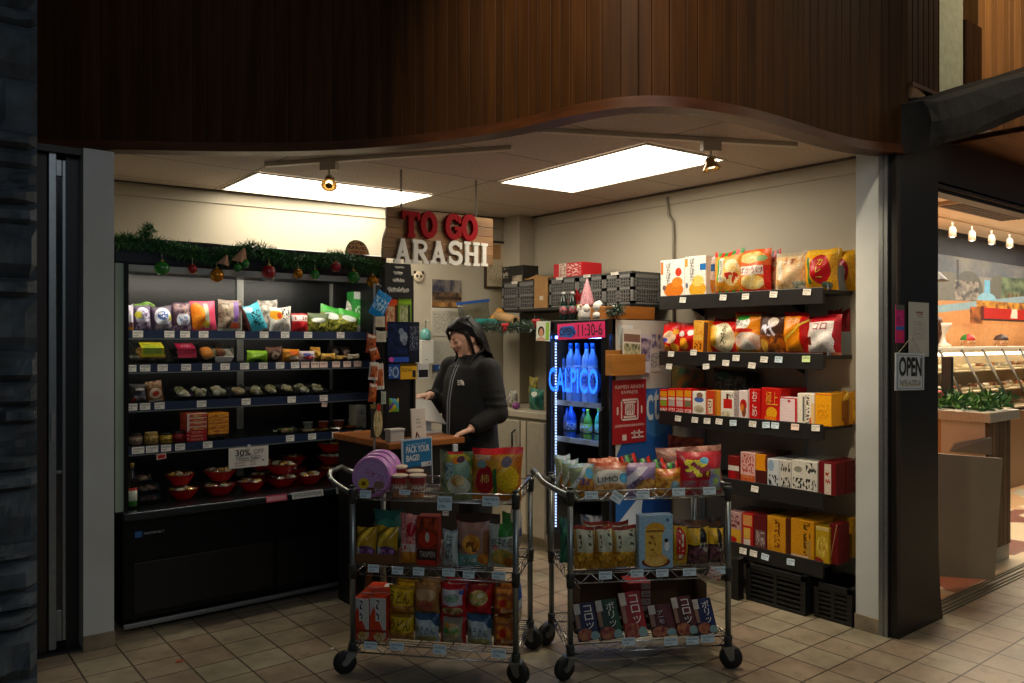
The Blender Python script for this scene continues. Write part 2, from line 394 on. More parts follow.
def tray(name,label,cat,loc,rot,w,d,h,traymat,foodmats,n=8,size=0.02,tilt=0.0,group=None,lid=True,stick=None,stickbox=None):
 """tapered dish of food under a clear lid"""
 mb = MB(); th = h * 0.45; e = 0.82
 lo = [(-w / 2 * e,d * (1 - e) / 2,0),(w / 2 * e,d * (1 - e) / 2,0),(w / 2 * e,d - d * (1 - e) / 2,0),(-w / 2 * e,d - d * (1 - e) / 2,0)]
 hi = [(-w / 2,0,th),(w / 2,0,th),(w / 2,d,th),(-w / 2,d,th)]
 r2 = [(x * 0.94,d / 2 + (y - d / 2) * 0.94,th) for x,y,_ in hi]; r3 = [(x * 0.94,d / 2 + (y - d / 2) * 0.94,0.004) for x,y,_ in lo]
 a = mb.add(lo); b = mb.add(hi); c = mb.add(r2); q = mb.add(r3)
 for j in range(4):
  k = (j + 1) % 4
  mb.face((a + j,a + k,b + k,b + j)); mb.face((b + j,b + k,c + k,c + j)); mb.face((c + j,c + k,q + k,q + j))
 mb.face((a + 3,a + 2,a + 1,a)); mb.face((q,q + 1,q + 2,q + 3))
 o = mb.build(name,traymat); put(o,loc,rot,tilt); tag(o,label,cat,group)
 _sd[0] += 1
 f = lumps(w * 0.84,d * 0.86,0.006,h * 0.3,n,size,_sd[0],len(foodmats)); f.v = [(x,y + d * 0.07,min(z,h * 0.93)) for x,y,z in f.v]
 f.build('food',foodmats,o)
 if lid:
  lm = MB(); ee = 0.86
  A = lm.add([(-w / 2,0,th),(w / 2,0,th),(w / 2,d,th),(-w / 2,d,th)]); B = lm.add([(x * ee,d / 2 + (y - d / 2) * ee,h) for x,y in ((-w / 2,0),(w / 2,0),(w / 2,d),(-w / 2,d))])
  for j in range(4): lm.face((A + j,A + (j + 1) % 4,B + (j + 1) % 4,B + j))
  lm.face((B,B + 1,B + 2,B + 3)); lm.build('lid',LID,o,recalc=False)
 if stick:
  sb = stickbox or (0.2,0.25,0.8,0.75)
  x0,y0,x1,y1 = (sb[0] - .5) * w,sb[1] * d,(sb[2] - .5) * w,sb[3] * d
  m2 = MB(); i = m2.add([(x0,y0,h + 0.001),(x1,y0,h + 0.001),(x1,y1,h + 0.001),(x0,y1,h + 0.001)]); m2.face((i,i + 1,i + 2,i + 3),0,[(0,0),(1,0),(1,1),(0,1)])
  i = m2.add([(x0,-0.001,th * 1.1),(x1,-0.001,th * 1.1),(x1,y0,h + 0.001),(x0,y0,h + 0.001)]); m2.face((i,i + 1,i + 2,i + 3),0,[(0,0),(1,0),(1,.3),(0,.3)])
  m2.build('sticker',stick,o,recalc=False)
 return o
def bowl(label,loc,r,h,bowlmat,foodmats,group=None,n=16,lid=True):
 o = MB().lathe([(r * 0.5,0),(r * 0.56,h * 0.08),(r * 0.9,h * 0.6),(r,h * 0.78),(r * 1.04,h * 0.8),(r * 0.96,h * 0.78),(r * 0.85,h * 0.6),(r * 0.6,h * 0.5),(0,h * 0.5)],24).build('rice_bowl',bowlmat)
 o.location = loc; tag(o,label,'bowl',group); _sd[0] += 1
 mb = MB(); rr = random.Random(_sd[0])
 for k in range(n):
  a = rr.uniform(0,6.28); q = r * 0.75 * math.sqrt(rr.random()); s = r * rr.uniform(0.14,0.24)
  mb.ball((q * math.cos(a),q * math.sin(a),h * 0.72 + rr.uniform(0,h * 0.12)),s,s,s * 0.5,rr.randrange(len(foodmats)),8,5,0.08)
 mb.build('food',foodmats,o)
 if lid:
  MB().lathe([(r * 1.03,h * 0.8),(r * 1.0,h * 0.9),(r * 0.8,h * 1.0),(0,h * 1.03)],24).build('lid',LID,o,recalc=False)
 return o
def bauble(label,loc,r,mat,string=0.03,group='Christmas baubles on the cold case'):
 o = MB().ball((0,0,0),r,r,r,0,20,14).build('bauble',mat); o.location = loc; tag(o,label,'bauble',group)
 MB().lathe([(r * 0.22,r * 0.96),(r * 0.22,r * 1.18),(r * 0.1,r * 1.22)],10).build('cap',plain('bauble_cap','#d9b45a',0.3,0.9),o)
 MB().tube([(0,0,r * 1.2),(0,0.004,r * 1.2 + string)],0.0012,5).build('thread',plain('thread','#c9c0a0',0.7),o)
 return o
def spruce(name,path,rad,n,needle,mats,seed,label,cat='garland',parent=None,droop=0.0):
 """needle-leaved garland wound along a path"""
 rr = random.Random(seed); mb = MB(); P = [Vector(p) for p in path]
 cum = [0]
 for a,b in zip(P,P[1:]): cum.append(cum[-1] + (b - a).length)
 def at(t):
  s = t * cum[-1]
  for k in range(len(P) - 1):
   if s <= cum[k + 1] or k == len(P) - 2:
    q = (s - cum[k]) / (cum[k + 1] - cum[k] + 1e-9); return P[k].lerp(P[k + 1],q),(P[k + 1] - P[k]).normalized()
 mb.tube([at(k / 24)[0] for k in range(25)],0.006,6)
 for k in range(n):
  t = rr.random(); p,d = at(t)
  r = rad(t) if callable(rad) else rad
  a = rr.uniform(0,2 * PI); side = d.cross(Vector((0,0,1)))
  side = side.normalized() if side.length > 1e-4 else Vector((1,0,0)); up = side.cross(d)
  rv = (side * math.cos(a) + up * math.sin(a)); st = p + rv * r * rr.uniform(0.0,0.72)
  dr = (rv + d * rr.uniform(-0.9,0.9) + Vector((0,0,-droop))).normalized(); ln = needle * rr.uniform(0.6,1.25)
  sd = dr.cross(Vector((rr.uniform(-1,1),rr.uniform(-1,1),rr.uniform(-1,1)))).normalized() * needle * 0.07
  i = mb.add([st - sd,st + sd,st + dr * ln]); mb.face((i,i + 1,i + 2),rr.randrange(len(mats)))
 o = mb.build(name,mats,parent,recalc=False)
 return tag(o,label,cat) if parent is None else o
TAGW = art('#ece6d8',('t',0.08,0.55,0.92,0.85,'#4a4a4a',14,9),('t',0.08,0.15,0.6,0.42,'#777777',10,6),rough=0.6,name='price_tag_white')
TAGB = art('#cfe3ea',('t',0.08,0.55,0.92,0.85,'#3a4a5a',14,9),('t',0.08,0.15,0.6,0.42,'#667788',10,6),rough=0.6,name='price_tag_blue')
TAGG = art('#c9dfa0',('t',0.08,0.5,0.92,0.85,'#46502f',14,9),rough=0.6,name='price_tag_green')
TAGP = art('#efd3c4',('t',0.08,0.5,0.92,0.85,'#60483f',14,9),rough=0.6,name='price_tag_pink')
def price_tag(parent,loc,w=0.05,h=0.035,mat=None,rot=0.0,tilt=0.15,roll=0.0,name='price_tag'):
 o = MB().box(-w / 2,w / 2,-0.001,0.0005,-h / 2,h / 2,uvfront=True).build(name,mat or TAGW,parent)
 o.location = loc; o.rotation_euler = (tilt,roll,rot); return o
# ======================= camera =========================================
cam = bpy.data.cameras.new('camera'); cam.sensor_width = 36.0; cam.lens = FPX * 36.0 / 1024.0; cam.clip_start = 0.05
camo = bpy.data.objects.new('camera',cam); COL.objects.link(camo)
camo.location = (0,0,H); camo.rotation_euler = (PI / 2,0,YAW); SC.camera = camo
SC.view_settings.view_transform = 'Standard'; SC.view_settings.look = 'None'; SC.view_settings.gamma = 1
SC.view_settings.use_curve_mapping = False; SC.view_settings.exposure = EXPOSURE
SC.cycles.max_bounces = 6; SC.cycles.transparent_max_bounces = 12
SC.cycles.sample_clamp_indirect = 4.0
CEIL = 2.535; FB = 2.455
# ======================= room materials =================================
def wall_paint(name,col,dirt='#6b5c48',amt=0.25):
 m,nt,b = newmat(name); L = nt.links.new
 tc = nt.nodes.new('ShaderNodeTexCoord'); n1 = nt.nodes.new('ShaderNodeTexNoise'); n1.inputs['Scale'].default_value = 1.7; n1.inputs['Detail'].default_value = 7
 L(tc.outputs['Object'],n1.inputs['Vector'])
 mr = nt.nodes.new('ShaderNodeMapRange'); mr.inputs[1].default_value = 0.5; mr.inputs[2].default_value = 0.8; mr.inputs[4].default_value = amt; L(n1.outputs[0],mr.inputs[0])
 mx = nt.nodes.new('ShaderNodeMix'); mx.data_type = 'RGBA'; L(mr.outputs[0],mx.inputs[0]); mx.inputs[6].default_value = lin(col); mx.inputs[7].default_value = lin(dirt)
 L(mx.outputs[2],b.inputs['Base Color']); b.inputs['Roughness'].default_value = 0.6
 n2 = nt.nodes.new('ShaderNodeTexNoise'); n2.inputs['Scale'].default_value = 120; L(tc.outputs['Object'],n2.inputs['Vector'])
 bp = nt.nodes.new('ShaderNodeBump'); bp.inputs['Strength'].default_value = 0.12; bp.inputs['Distance'].default_value = 0.004; L(n2.outputs[0],bp.inputs['Height']); L(bp.outputs[0],b.inputs['Normal'])
 return m
WALL = wall_paint('cream_wall_paint','#b9b09b','#968973',0.25)
COLP = wall_paint('grey_column_paint','#c6c9c6','#77705f',0.3)
def floor_mat():
 m,nt,b = newmat('beige_floor_tiles'); L = nt.links.new
 tc = nt.nodes.new('ShaderNodeTexCoord'); mp = nt.nodes.new('ShaderNodeMapping'); L(tc.outputs['Object'],mp.inputs[0])
 mp.inputs['Location'].default_value = (-3.832,-2.168,0)
 bk = nt.nodes.new('ShaderNodeTexBrick'); L(mp.outputs[0],bk.inputs['Vector']); bk.offset = 0; bk.squash = 1
 for k,v in (('Scale',1.0),('Mortar Size',0.0045),('Mortar Smooth',0.15),('Bias',0.0),('Brick Width',0.205),('Row Height',0.2035)): bk.inputs[k].default_value = v
 bk.inputs['Color1'].default_value = lin('#a39a80'); bk.inputs['Color2'].default_value = lin('#98846e'); bk.inputs['Mortar'].default_value = lin('#4a4034')
 n1 = nt.nodes.new('ShaderNodeTexNoise'); n1.inputs['Scale'].default_value = 2.2; n1.inputs['Detail'].default_value = 9; n1.inputs['Roughness'].default_value = 0.65; L(tc.outputs['Object'],n1.inputs['Vector'])
 mr = nt.nodes.new('ShaderNodeMapRange'); mr.inputs[1].default_value = 0.32; mr.inputs[2].default_value = 0.68; mr.inputs[3].default_value = 0.5; mr.inputs[4].default_value = 1.22; L(n1.outputs[0],mr.inputs[0])
 mx = nt.nodes.new('ShaderNodeMix'); mx.data_type = 'RGBA'; mx.blend_type = 'MULTIPLY'; mx.inputs[0].default_value = 1; L(bk.outputs['Color'],mx.inputs[6]); L(mr.outputs[0],mx.inputs[7])
 n3 = nt.nodes.new('ShaderNodeTexNoise'); n3.inputs['Scale'].default_value = 9; n3.inputs['Detail'].default_value = 6; n3.inputs['Roughness'].default_value = 0.7; L(tc.outputs['Object'],n3.inputs['Vector'])
 m3 = nt.nodes.new('ShaderNodeMapRange'); m3.inputs[1].default_value = 0.54; m3.inputs[2].default_value = 0.72; m3.inputs[4].default_value = 0.75; L(n3.outputs[0],m3.inputs[0])
 x3 = nt.nodes.new('ShaderNodeMix'); x3.data_type = 'RGBA'; L(m3.outputs[0],x3.inputs[0]); L(mx.outputs[2],x3.inputs[6]); x3.inputs[7].default_value = lin('#6e5a48')
 L(x3.outputs[2],b.inputs['Base Color'])
 r = nt.nodes.new('ShaderNodeMapRange'); r.inputs[3].default_value = 0.3; r.inputs[4].default_value = 0.6; L(n1.outputs[0],r.inputs[0]); L(r.outputs[0],b.inputs['Roughness'])
 bp = nt.nodes.new('ShaderNodeBump'); bp.inputs['Strength'].default_value = 0.5; bp.inputs['Distance'].default_value = 0.003; bp.invert = True; L(bk.outputs['Fac'],bp.inputs['Height']); L(bp.outputs[0],b.inputs['Normal'])
 return m
def ceil_mat():
 m,nt,b = newmat('speckled_ceiling_board'); L = nt.links.new
 tc = nt.nodes.new('ShaderNodeTexCoord'); mp = nt.nodes.new('ShaderNodeMapping'); L(tc.outputs['Object'],mp.inputs[0]); mp.inputs['Location'].default_value = (-1.84,-4.79,0)
 bk = nt.nodes.new('ShaderNodeTexBrick'); L(mp.outputs[0],bk.inputs['Vector']); bk.offset = 0; bk.squash = 1
 for k,v in (('Scale',1.0),('Mortar Size',0.006),('Mortar Smooth',0.3),('Brick Width',1.31),('Row Height',0.655)): bk.inputs[k].default_value = v
 bk.inputs['Color1'].default_value = lin('#d2c2b2'); bk.inputs['Color2'].default_value = lin('#cdbbab'); bk.inputs['Mortar'].default_value = lin('#7d7262')
 n1 = nt.nodes.new('ShaderNodeTexNoise'); n1.inputs['Scale'].default_value = 90; n1.inputs['Detail'].default_value = 3; L(tc.outputs['Object'],n1.inputs['Vector'])
 mr = nt.nodes.new('ShaderNodeMapRange'); mr.inputs[1].default_value = 0.3; mr.inputs[2].default_value = 0.6; mr.inputs[3].default_value = 0.72; mr.inputs[4].default_value = 1.05; L(n1.outputs[0],mr.inputs[0])
 mx = nt.nodes.new('ShaderNodeMix'); mx.data_type = 'RGBA'; mx.blend_type = 'MULTIPLY'; mx.inputs[0].default_value = 1; L(bk.outputs['Color'],mx.inputs[6]); L(mr.outputs[0],mx.inputs[7])
 L(mx.outputs[2],b.inputs['Base Color']); b.inputs['Roughness'].default_value = 0.85
 return m
def wood_mat(name,c1,c2,sc=(26,26,1.6),rough=0.5,tone=0.35,spec=0.4):
 """grain along local z; UV x of a board gives its own tone"""
 m,nt,b = newmat(name); L = nt.links.new
 tc = nt.nodes.new('ShaderNodeTexCoord'); mp = nt.nodes.new('ShaderNodeMapping'); L(tc.outputs['Object'],mp.inputs[0]); mp.inputs['Scale'].default_value = sc
 n1 = nt.nodes.new('ShaderNodeTexNoise'); n1.inputs['Scale'].default_value = 1.0; n1.inputs['Detail'].default_value = 6; L(mp.outputs[0],n1.inputs['Vector'])
 mr = nt.nodes.new('ShaderNodeMapRange'); mr.inputs[1].default_value = 0.3; mr.inputs[2].default_value = 0.7; L(n1.outputs[0],mr.inputs[0])
 mx = nt.nodes.new('ShaderNodeMix'); mx.data_type = 'RGBA'; L(mr.outputs[0],mx.inputs[0]); mx.inputs[6].default_value = lin(c1); mx.inputs[7].default_value = lin(c2)
 sp = nt.nodes.new('ShaderNodeSeparateXYZ'); L(tc.outputs['UV'],sp.inputs[0])
 r2 = nt.nodes.new('ShaderNodeMapRange'); r2.inputs[3].default_value = 1 - tone; r2.inputs[4].default_value = 1 + tone; L(sp.outputs[0],r2.inputs[0])
 m2 = nt.nodes.new('ShaderNodeMix'); m2.data_type = 'RGBA'; m2.blend_type = 'MULTIPLY'; m2.inputs[0].default_value = 1; L(mx.outputs[2],m2.inputs[6]); L(r2.outputs[0],m2.inputs[7])
 L(m2.outputs[2],b.inputs['Base Color']); b.inputs['Roughness'].default_value = rough; b.inputs['Specular IOR Level'].default_value = spec
 return m
FASCIA = wood_mat('dark_cedar_boards','#321c09','#482b10',rough=0.6,tone=0.14,spec=0.12)
FTRIM = wood_mat('stained_trim_wood','#43230f','#5a3317',(6,6,30),0.4,0.1)
HONEY = wood_mat('honey_pine_boards','#a06a34','#bd8446',rough=0.45,tone=0.2)
COUNTER_WOOD = wood_mat('counter_wood','#8a4f22','#a8662f',(3,20,20),0.35,0.05)
BLACK = plain('black_paint','#0d0d0e',0.45)
BLACKM = plain('black_metal','#121315',0.35,0.3)
CHAR = plain('charcoal_laminate','#2a2826',0.45)
ALU = plain('brushed_aluminium','#8f9496',0.35,0.85,noise_amt=0.1,nscale=40)
CHROME = plain('chrome_wire','#b9bdbd',0.22,1.0)
POST = plain('grey_steel_post','#8a908e',0.33,0.9)
WHITE = plain('white_paint','#d8d5cc',0.5)
RUBBER = plain('black_rubber','#141414',0.6)
# ======================= floor ==========================================
fl = MB(); i = fl.add([(-9,-3,0),(14,-3,0),(14,1.97,0),(-9,1.97,0)]); fl.face((i,i + 1,i + 2,i + 3))
i = fl.add([(-9,1.97,0),(4.5,1.97,0),(4.5,9,0),(-9,9,0)]); fl.face((i,i + 1,i + 2,i + 3))
struct('floor',fl,floor_mat(),recalc=False)
LIGHTP = plain('fluorescent_diffuser','#f4f1e6',0.4,emit='#fff3de',estr=PANEL)
# ======================= walls and ceiling ==============================
PXF = [(40,148),(110,149),(180,151),(250,152),(300,152),(350,150),(400,146.5),(450,140),(490,134.5),(520,129.5),(545,123),(580,113),(620,106),(650,104.5),(690,107),(730,113),(770,123),(800,133),(830,143),(855,149.5),(880,152),(907,153)]
fp = [on_z(a,b,FB) for a,b in PXF]
fp = [Vector((0.30,4.80,FB))] + fp
def resample(P,n):
 Q = [P[0] * 2 - P[1]] + P + [P[-1] * 2 - P[-2]]; out = []
 for k in range(1,len(Q) - 2):
  a,b,c,d = Q[k - 1:k + 3]
  for j in range(n):
   t = j / n
   out.append(0.5 * ((2 * b) + (c - a) * t + (2 * a - 5 * b + 4 * c - d) * t * t + (-a + 3 * b - 3 * c + d) * t ** 3))
 out.append(P[-1]); return out
for _ in range(2):
 fp = [fp[0]] + [(fp[k - 1] + fp[k] * 2 + fp[k + 1]) / 4 for k in range(1,len(fp) - 1)] + [fp[-1]]
curve = resample(fp,10)
def nrm(P,k):
 d = P[min(k + 1,len(P) - 1)] - P[max(k - 1,0)]; d.z = 0; d.normalize(); return Vector((d.y,-d.x,0))
cum = [0.0]
for a,b in zip(curve,curve[1:]): cum.append(cum[-1] + (b - a).length)
def cpt(s):
 for k in range(len(curve) - 1):
  if s <= cum[k + 1] or k == len(curve) - 2:
   t = (s - cum[k]) / (cum[k + 1] - cum[k]); return curve[k].lerp(curve[k + 1],t),nrm(curve,k).lerp(nrm(curve,k + 1),t).normalized()
TOPZ = 3.5
mb = MB(); s = 0.0; rr = random.Random(5)
while s < cum[-1] - 0.005:
 w = rr.choice((0.052,0.072,0.072,0.046,0.078)); s1 = min(s + w,cum[-1]); g = 0.0006
 p0,n0 = cpt(s + g); p1,n1 = cpt(s1 - g); n0 = (n0 + n1).normalized(); tone = rr.random()
 A = [p0 + n0 * 0.0104,p0 + (p1 - p0) * 0.05 + n0 * 0.012,p1 - (p1 - p0) * 0.05 + n0 * 0.012,p1 + n0 * 0.0104]
 lo = mb.add([(q.x,q.y,FB + 0.01) for q in A]); hi = mb.add([(q.x,q.y,TOPZ) for q in A])
 for j in range(3): mb.face((lo + j,lo + j + 1,hi + j + 1,hi + j),0,[(tone,0)] * 4)
 s = s1
P = curve; n = len(P)
for off,flip in ((0.0,False),(-0.07,True)):
 i0 = mb.add([(P[k].x + nrm(P,k).x * off,P[k].y + nrm(P,k).y * off,z) for k in range(n) for z in (FB,TOPZ)])
 for k in range(n - 1): mb.face((i0 + 2 * k,i0 + 2 * k + 2,i0 + 2 * k + 3,i0 + 2 * k + 1),0,[(0.1,0)] * 4)
i0 = mb.add([(P[k].x + nrm(P,k).x * o,P[k].y + nrm(P,k).y * o,FB) for k in range(n) for o in (0.0,-0.07)])
for k in range(n - 1): mb.face((i0 + 2 * k,i0 + 2 * k + 1,i0 + 2 * k + 3,i0 + 2 * k + 2),0,[(0.3,0)] * 4)
struct('wall_fascia',mb,FASCIA,recalc=False)
mb = MB()
for z0,z1,o0,o1 in ((FB - 0.006,FB + 0.022,-0.075,0.024),(FB + 0.022,FB + 0.040,0.0,0.018)):
 i0 = mb.add([(P[k].x + nrm(P,k).x * o,P[k].y + nrm(P,k).y * o,z) for k in range(n) for o,z in ((o0,z0),(o1,z0),(o1,z1),(o0,z1))])
 for k in range(n - 1):
  for j in range(4):
   a = i0 + 4 * k + j; b = i0 + 4 * k + (j + 1) % 4
   mb.face((a,b,b + 4,a + 4),0,[(0.5,0)] * 4)
struct('trim_1',mb,FTRIM)
BWA,BWB = Vector((0.95,5.66)),Vector((4.33,5.31))
def backwall_y(x): return BWA.y + (x - BWA.x) / (BWB.x - BWA.x) * (BWB.y - BWA.y)
mb = MB(); d = 0.12
i = mb.add([(0.7,backwall_y(0.7),0),(4.6,backwall_y(4.6),0),(4.6,backwall_y(4.6) + d,0),(0.7,backwall_y(0.7) + d,0),(0.7,backwall_y(0.7),2.7),(4.6,backwall_y(4.6),2.7),(4.6,backwall_y(4.6) + d,2.7),(0.7,backwall_y(0.7) + d,2.7)])
for f in ((0,1,5,4),(1,2,6,5),(2,3,7,6),(3,0,4,7),(4,5,6,7),(3,2,1,0)): mb.face([i + q for q in f])
struct('wall_back',mb,WALL)
struct('wall_right',MB().box(4.33,4.45,2.05,5.32,0,2.7),WALL)
struct('wall_left',MB().box(0.83,0.953,4.46,5.68,0,2.6),WALL)
struct('wall_chase',MB().box(4.17,4.329,5.10,5.315,1.0,CEIL),WALL)
mb = MB(); pts = [(P[k].x - nrm(P,k).x * 0.03,P[k].y - nrm(P,k).y * 0.03,CEIL) for k in range(0,n,3)]
pts = [p for p in pts if p[0] > 0.6]
poly = pts + [(4.42,1.95,CEIL),(4.42,5.4,CEIL),(0.6,5.75,CEIL)]
i = mb.add(poly); top = mb.add([(x,y,CEIL + 0.06) for x,y,z in poly]); mm = len(poly)
mb.face([i + j for j in range(mm)]); mb.face([top + j for j in reversed(range(mm))])
for j in range(mm): mb.face((i + j,top + j,top + (j + 1) % mm,i + (j + 1) % mm))
struct('ceiling',mb,ceil_mat())
mb = MB().box(4.318,4.332,2.16,5.12,CEIL - 0.09,CEIL - 0.012)
struct('trim_2',mb,WALL)
mb = MB().box(4.300,4.330,2.16,5.3,CEIL - 0.010,CEIL - 0.002); struct('trim_3',mb,plain('grid_angle','#5a5147',0.5))
mb = MB(); i = mb.add([(0.955,backwall_y(0.955) - 0.012,CEIL - 0.09),(4.17,backwall_y(4.17) - 0.012,CEIL - 0.09),(4.17,backwall_y(4.17) - 0.012,CEIL - 0.012),(0.955,backwall_y(0.955) - 0.012,CEIL - 0.012)]); mb.face((i,i + 1,i + 2,i + 3))
i = mb.add([(0.955,backwall_y(0.955),CEIL - 0.09),(4.17,backwall_y(4.17),CEIL - 0.09),(4.17,backwall_y(4.17) - 0.012,CEIL - 0.09),(0.955,backwall_y(0.955) - 0.012,CEIL - 0.09)]); mb.face((i,i + 1,i + 2,i + 3))
struct('trim_4',mb,WALL)
mb = MB(); a0,b0 = backwall_y(0.955),backwall_y(4.17)
i = mb.add([(0.955,a0 - 0.03,CEIL - 0.010),(4.17,b0 - 0.03,CEIL - 0.010),(4.17,b0 - 0.03,CEIL - 0.001),(0.955,a0 - 0.03,CEIL - 0.001)]); mb.face((i,i + 1,i + 2,i + 3))
struct('trim_5',mb,plain('grid_angle','#5a5147',0.5))
# ======================= ceiling lights =================================
def light_panel(quad,label):
 c = sum((Vector(q) for q in quad),Vector((0,0))) / 4
 root = empty('ceiling_light',(c.x,c.y,CEIL),0.0,label,'ceiling light','fluorescent ceiling panels')
 mb = MB(); q = [(x - c.x,y - c.y) for x,y in quad]
 i = mb.add([(x,y,-0.004) for x,y in q]); mb.face((i + 3,i + 2,i + 1,i)); mb.build('diffuser',LIGHTP,root,recalc=False)
 mb = MB(); o = [(x * 1.03,y * 1.03) for x,y in q]
 a = mb.add([(x,y,-0.002) for x,y in o]); b = mb.add([(x,y,-0.012) for x,y in o]); cc = mb.add([(x,y,-0.012) for x,y in q]); dd = mb.add([(x,y,-0.003) for x,y in q])
 for j in range(4):
  k = (j + 1) % 4
  mb.face((a + j,a + k,b + k,b + j)); mb.face((b + j,b + k,cc + k,cc + j)); mb.face((cc + j,cc + k,dd + k,dd + j))
 mb.build('frame',plain('panel_frame','#cfc8b8',0.5),root)
light_panel([(1.865,4.80),(3.096,4.75),(3.105,5.395),(1.875,5.45)],'fluorescent ceiling panel running along the back wall above the cold case')
light_panel([(3.17,2.835),(3.775,2.80),(3.785,4.055),(3.195,4.095)],'fluorescent ceiling panel running towards the snack shelves wall')
def track(p0,p1,plamp,aim,label,ends):
 a,b = Vector(p0),Vector(p1); mid = (a + b) / 2; L = (b - a).length; rot = math.atan2(b.y - a.y,b.x - a.x)
 root = empty('track_light',(mid.x,mid.y,CEIL),rot,label,'track light','spot tracks on the shop ceiling')
 TR = plain('track_metal','#d8cdb8',0.5,0.0)
 MB().box(-L / 2,L / 2,-0.018,0.018,-0.022,-0.001).build('track',TR,root,bevel=0.002)
 inv = Matrix.Rotation(-rot,4,'Z'); q = inv @ (Vector((plamp[0],plamp[1],0)) - Vector((mid.x,mid.y,0)))
 MB().box(q.x - 0.05,q.x + 0.05,-0.022,0.022,-0.068,-0.020).build('adapter',TR,root,bevel=0.003)
 d = inv @ (Vector(aim) - Vector((plamp[0],plamp[1],CEIL - 0.13))); d.normalize()
 mbk = MB().tube([(q.x,0,-0.068),(q.x,0,-0.10)],0.006,8)
 mbk.tube([(q.x - 0.034,0,-0.135)] + [(q.x + 0.034 * math.cos(PI - t * PI / 8),0,-0.135 + 0.042 * math.sin(t * PI / 8)) for t in range(1,8)] + [(q.x + 0.034,0,-0.135)],0.003,6)
 mbk.build('yoke',TR,root)
 M = Matrix.Translation((q.x,0,-0.135)) @ d.to_track_quat('Z','Y').to_matrix().to_4x4()
 prof = [(0.012,-0.035),(0.022,-0.028),(0.026,-0.005),(0.044,0.022),(0.046,0.026)]
 mbh = MB().lathe(prof,18); mbh.v = [tuple(M @ Vector(v)) for v in mbh.v]; mbh.f.pop(); mbh.m.pop(); mbh.uv.pop(); mbh.sm.pop()
 mbh.build('lamp_head',plain('lamp_brass','#a98d58',0.35,0.7),root,recalc=False)
 mbe = MB().ball((0,0,0.008),0.020,0.020,0.016,0,12,8); mbe.v = [tuple(M @ Vector(v)) for v in mbe.v]
 mbe.build('bulb',plain('bulb_glow','#ffe2b0',0.4,emit='#ffdf9e',estr=6),root)
 mbr = MB().lathe([(0,0.030),(0.020,0.030),(0.020,0.026)],14)
 for k in range(14):
  t = 2 * PI * k / 14; mbr.tube([(0.026 * math.cos(t),0.026 * math.sin(t),0.027),(0.044 * math.cos(t),0.044 * math.sin(t),0.027)],0.0022,4)
 mbr.v = [tuple(M @ Vector(v)) for v in mbr.v]; mbr.build('louvre',plain('lamp_brass','#a98d58',0.35,0.7),root)
 return Vector((plamp[0],plamp[1],CEIL - 0.135)),Vector(aim) - Vector((plamp[0],plamp[1],CEIL - 0.135))
l1 = track((1.807,4.533),(2.666,3.324),(2.043,4.20),(1.45,3.2,1.0),'left ceiling track with a small ribbed spot lamp in front of the long light panel',0)
l2 = track((2.547,2.958),(3.781,2.347),(3.35,2.56),(3.42,2.30,1.0),'right ceiling track with a small ribbed spot lamp facing the snack shelves',0)
def spot(name,loc,dirv,energy,size,blend,col=(1,0.8,0.55),r=0.03):
 l = bpy.data.lights.new(name,'SPOT'); l.energy = energy; l.spot_size = size; l.spot_blend = blend; l.color = col; l.shadow_soft_size = r
 o = bpy.data.objects.new(name,l); COL.objects.link(o); o.location = loc; o.rotation_euler = Vector(dirv).to_track_quat('-Z','Y').to_euler(); return o
spot('spot_beam',l2[0] + l2[1].normalized() * 0.06,l2[1],SPOT2,math.radians(150),1.0)
spot('spot_beam',l1[0] + l1[1].normalized() * 0.06,l1[1],SPOT1,math.radians(80),0.7)
# ======================= front of the shop, left ========================
struct('wall_column',MB().box(0.817,0.953,4.325,4.46,0.0,FB - 0.020),COLP)
struct('baseboard_left',MB().box(0.814,0.957,4.318,4.33,0.0,0.075),plain('column_base','#8d8068',0.6,noise_amt=0.4,nscale=9),bevel=0.003)
STONE = plain('blue_grey_stone','#48525a',0.8,noise_amt=0.5,nscale=9,bump=0.6)
mb = MB().box(-0.9,0.558,3.872,4.6,0,3.5); z = 0.0; rr = random.Random(3)
while z < 3.45:
 hgt = rr.choice((0.08,0.10,0.13,0.07,0.22)); x = 0.56
 while x > -0.9:
  w = rr.uniform(0.12,0.34); x0 = max(x - w,-0.9); pr = rr.uniform(0.01,0.07); e = 0.012
  gx,gz = 7,4; fr = []
  for b in range(gz + 1):
   for a in range(gx + 1):
    u,v = a / gx,b / gz; edge = min(u,1 - u,v,1 - v)
    k = 0.0 if edge == 0 else 1.0
    X = x0 + 0.004 + (x - x0 - 0.008) * u; Z = z + 0.004 + (hgt - 0.008) * v
    nz = noise.noise(Vector((X * 14,Z * 20,3.3)))
    fr.append((X,3.87 - (pr * k + nz * 0.035 * k) - 0.002,Z))
  i = mb.add(fr)
  for b in range(gz):
   for a in range(gx): mb.face((i + b * (gx + 1) + a,i + b * (gx + 1) + a + 1,i + (b + 1) * (gx + 1) + a + 1,i + (b + 1) * (gx + 1) + a),0,None,False)
  x = x0
 z += hgt
struct('wall_stone',mb,STONE,recalc=False)
a = on_y(39,400,4.40).x; b = on_y(48,400,4.40).x; c = on_y(56,400,4.40).x; d_ = on_y(61.5,400,4.42).x; e = on_y(65.5,400,4.42).x
struct('trim_6',MB().box(a - 0.1,b - 0.004,4.41,4.45,0,FB - 0.018),plain('brown_jamb','#3a2a20',0.5))
dr = struct('door_1',MB().box(b,c,4.385,4.43,0.02,2.415).box(d_,e,4.405,4.43,0.05,2.38).box(c,d_,4.405,4.43,0.05,0.20).box(c,d_,4.405,4.43,2.30,2.38).box(c,d_,4.405,4.43,0.86,0.875),ALU,bevel=0.003)
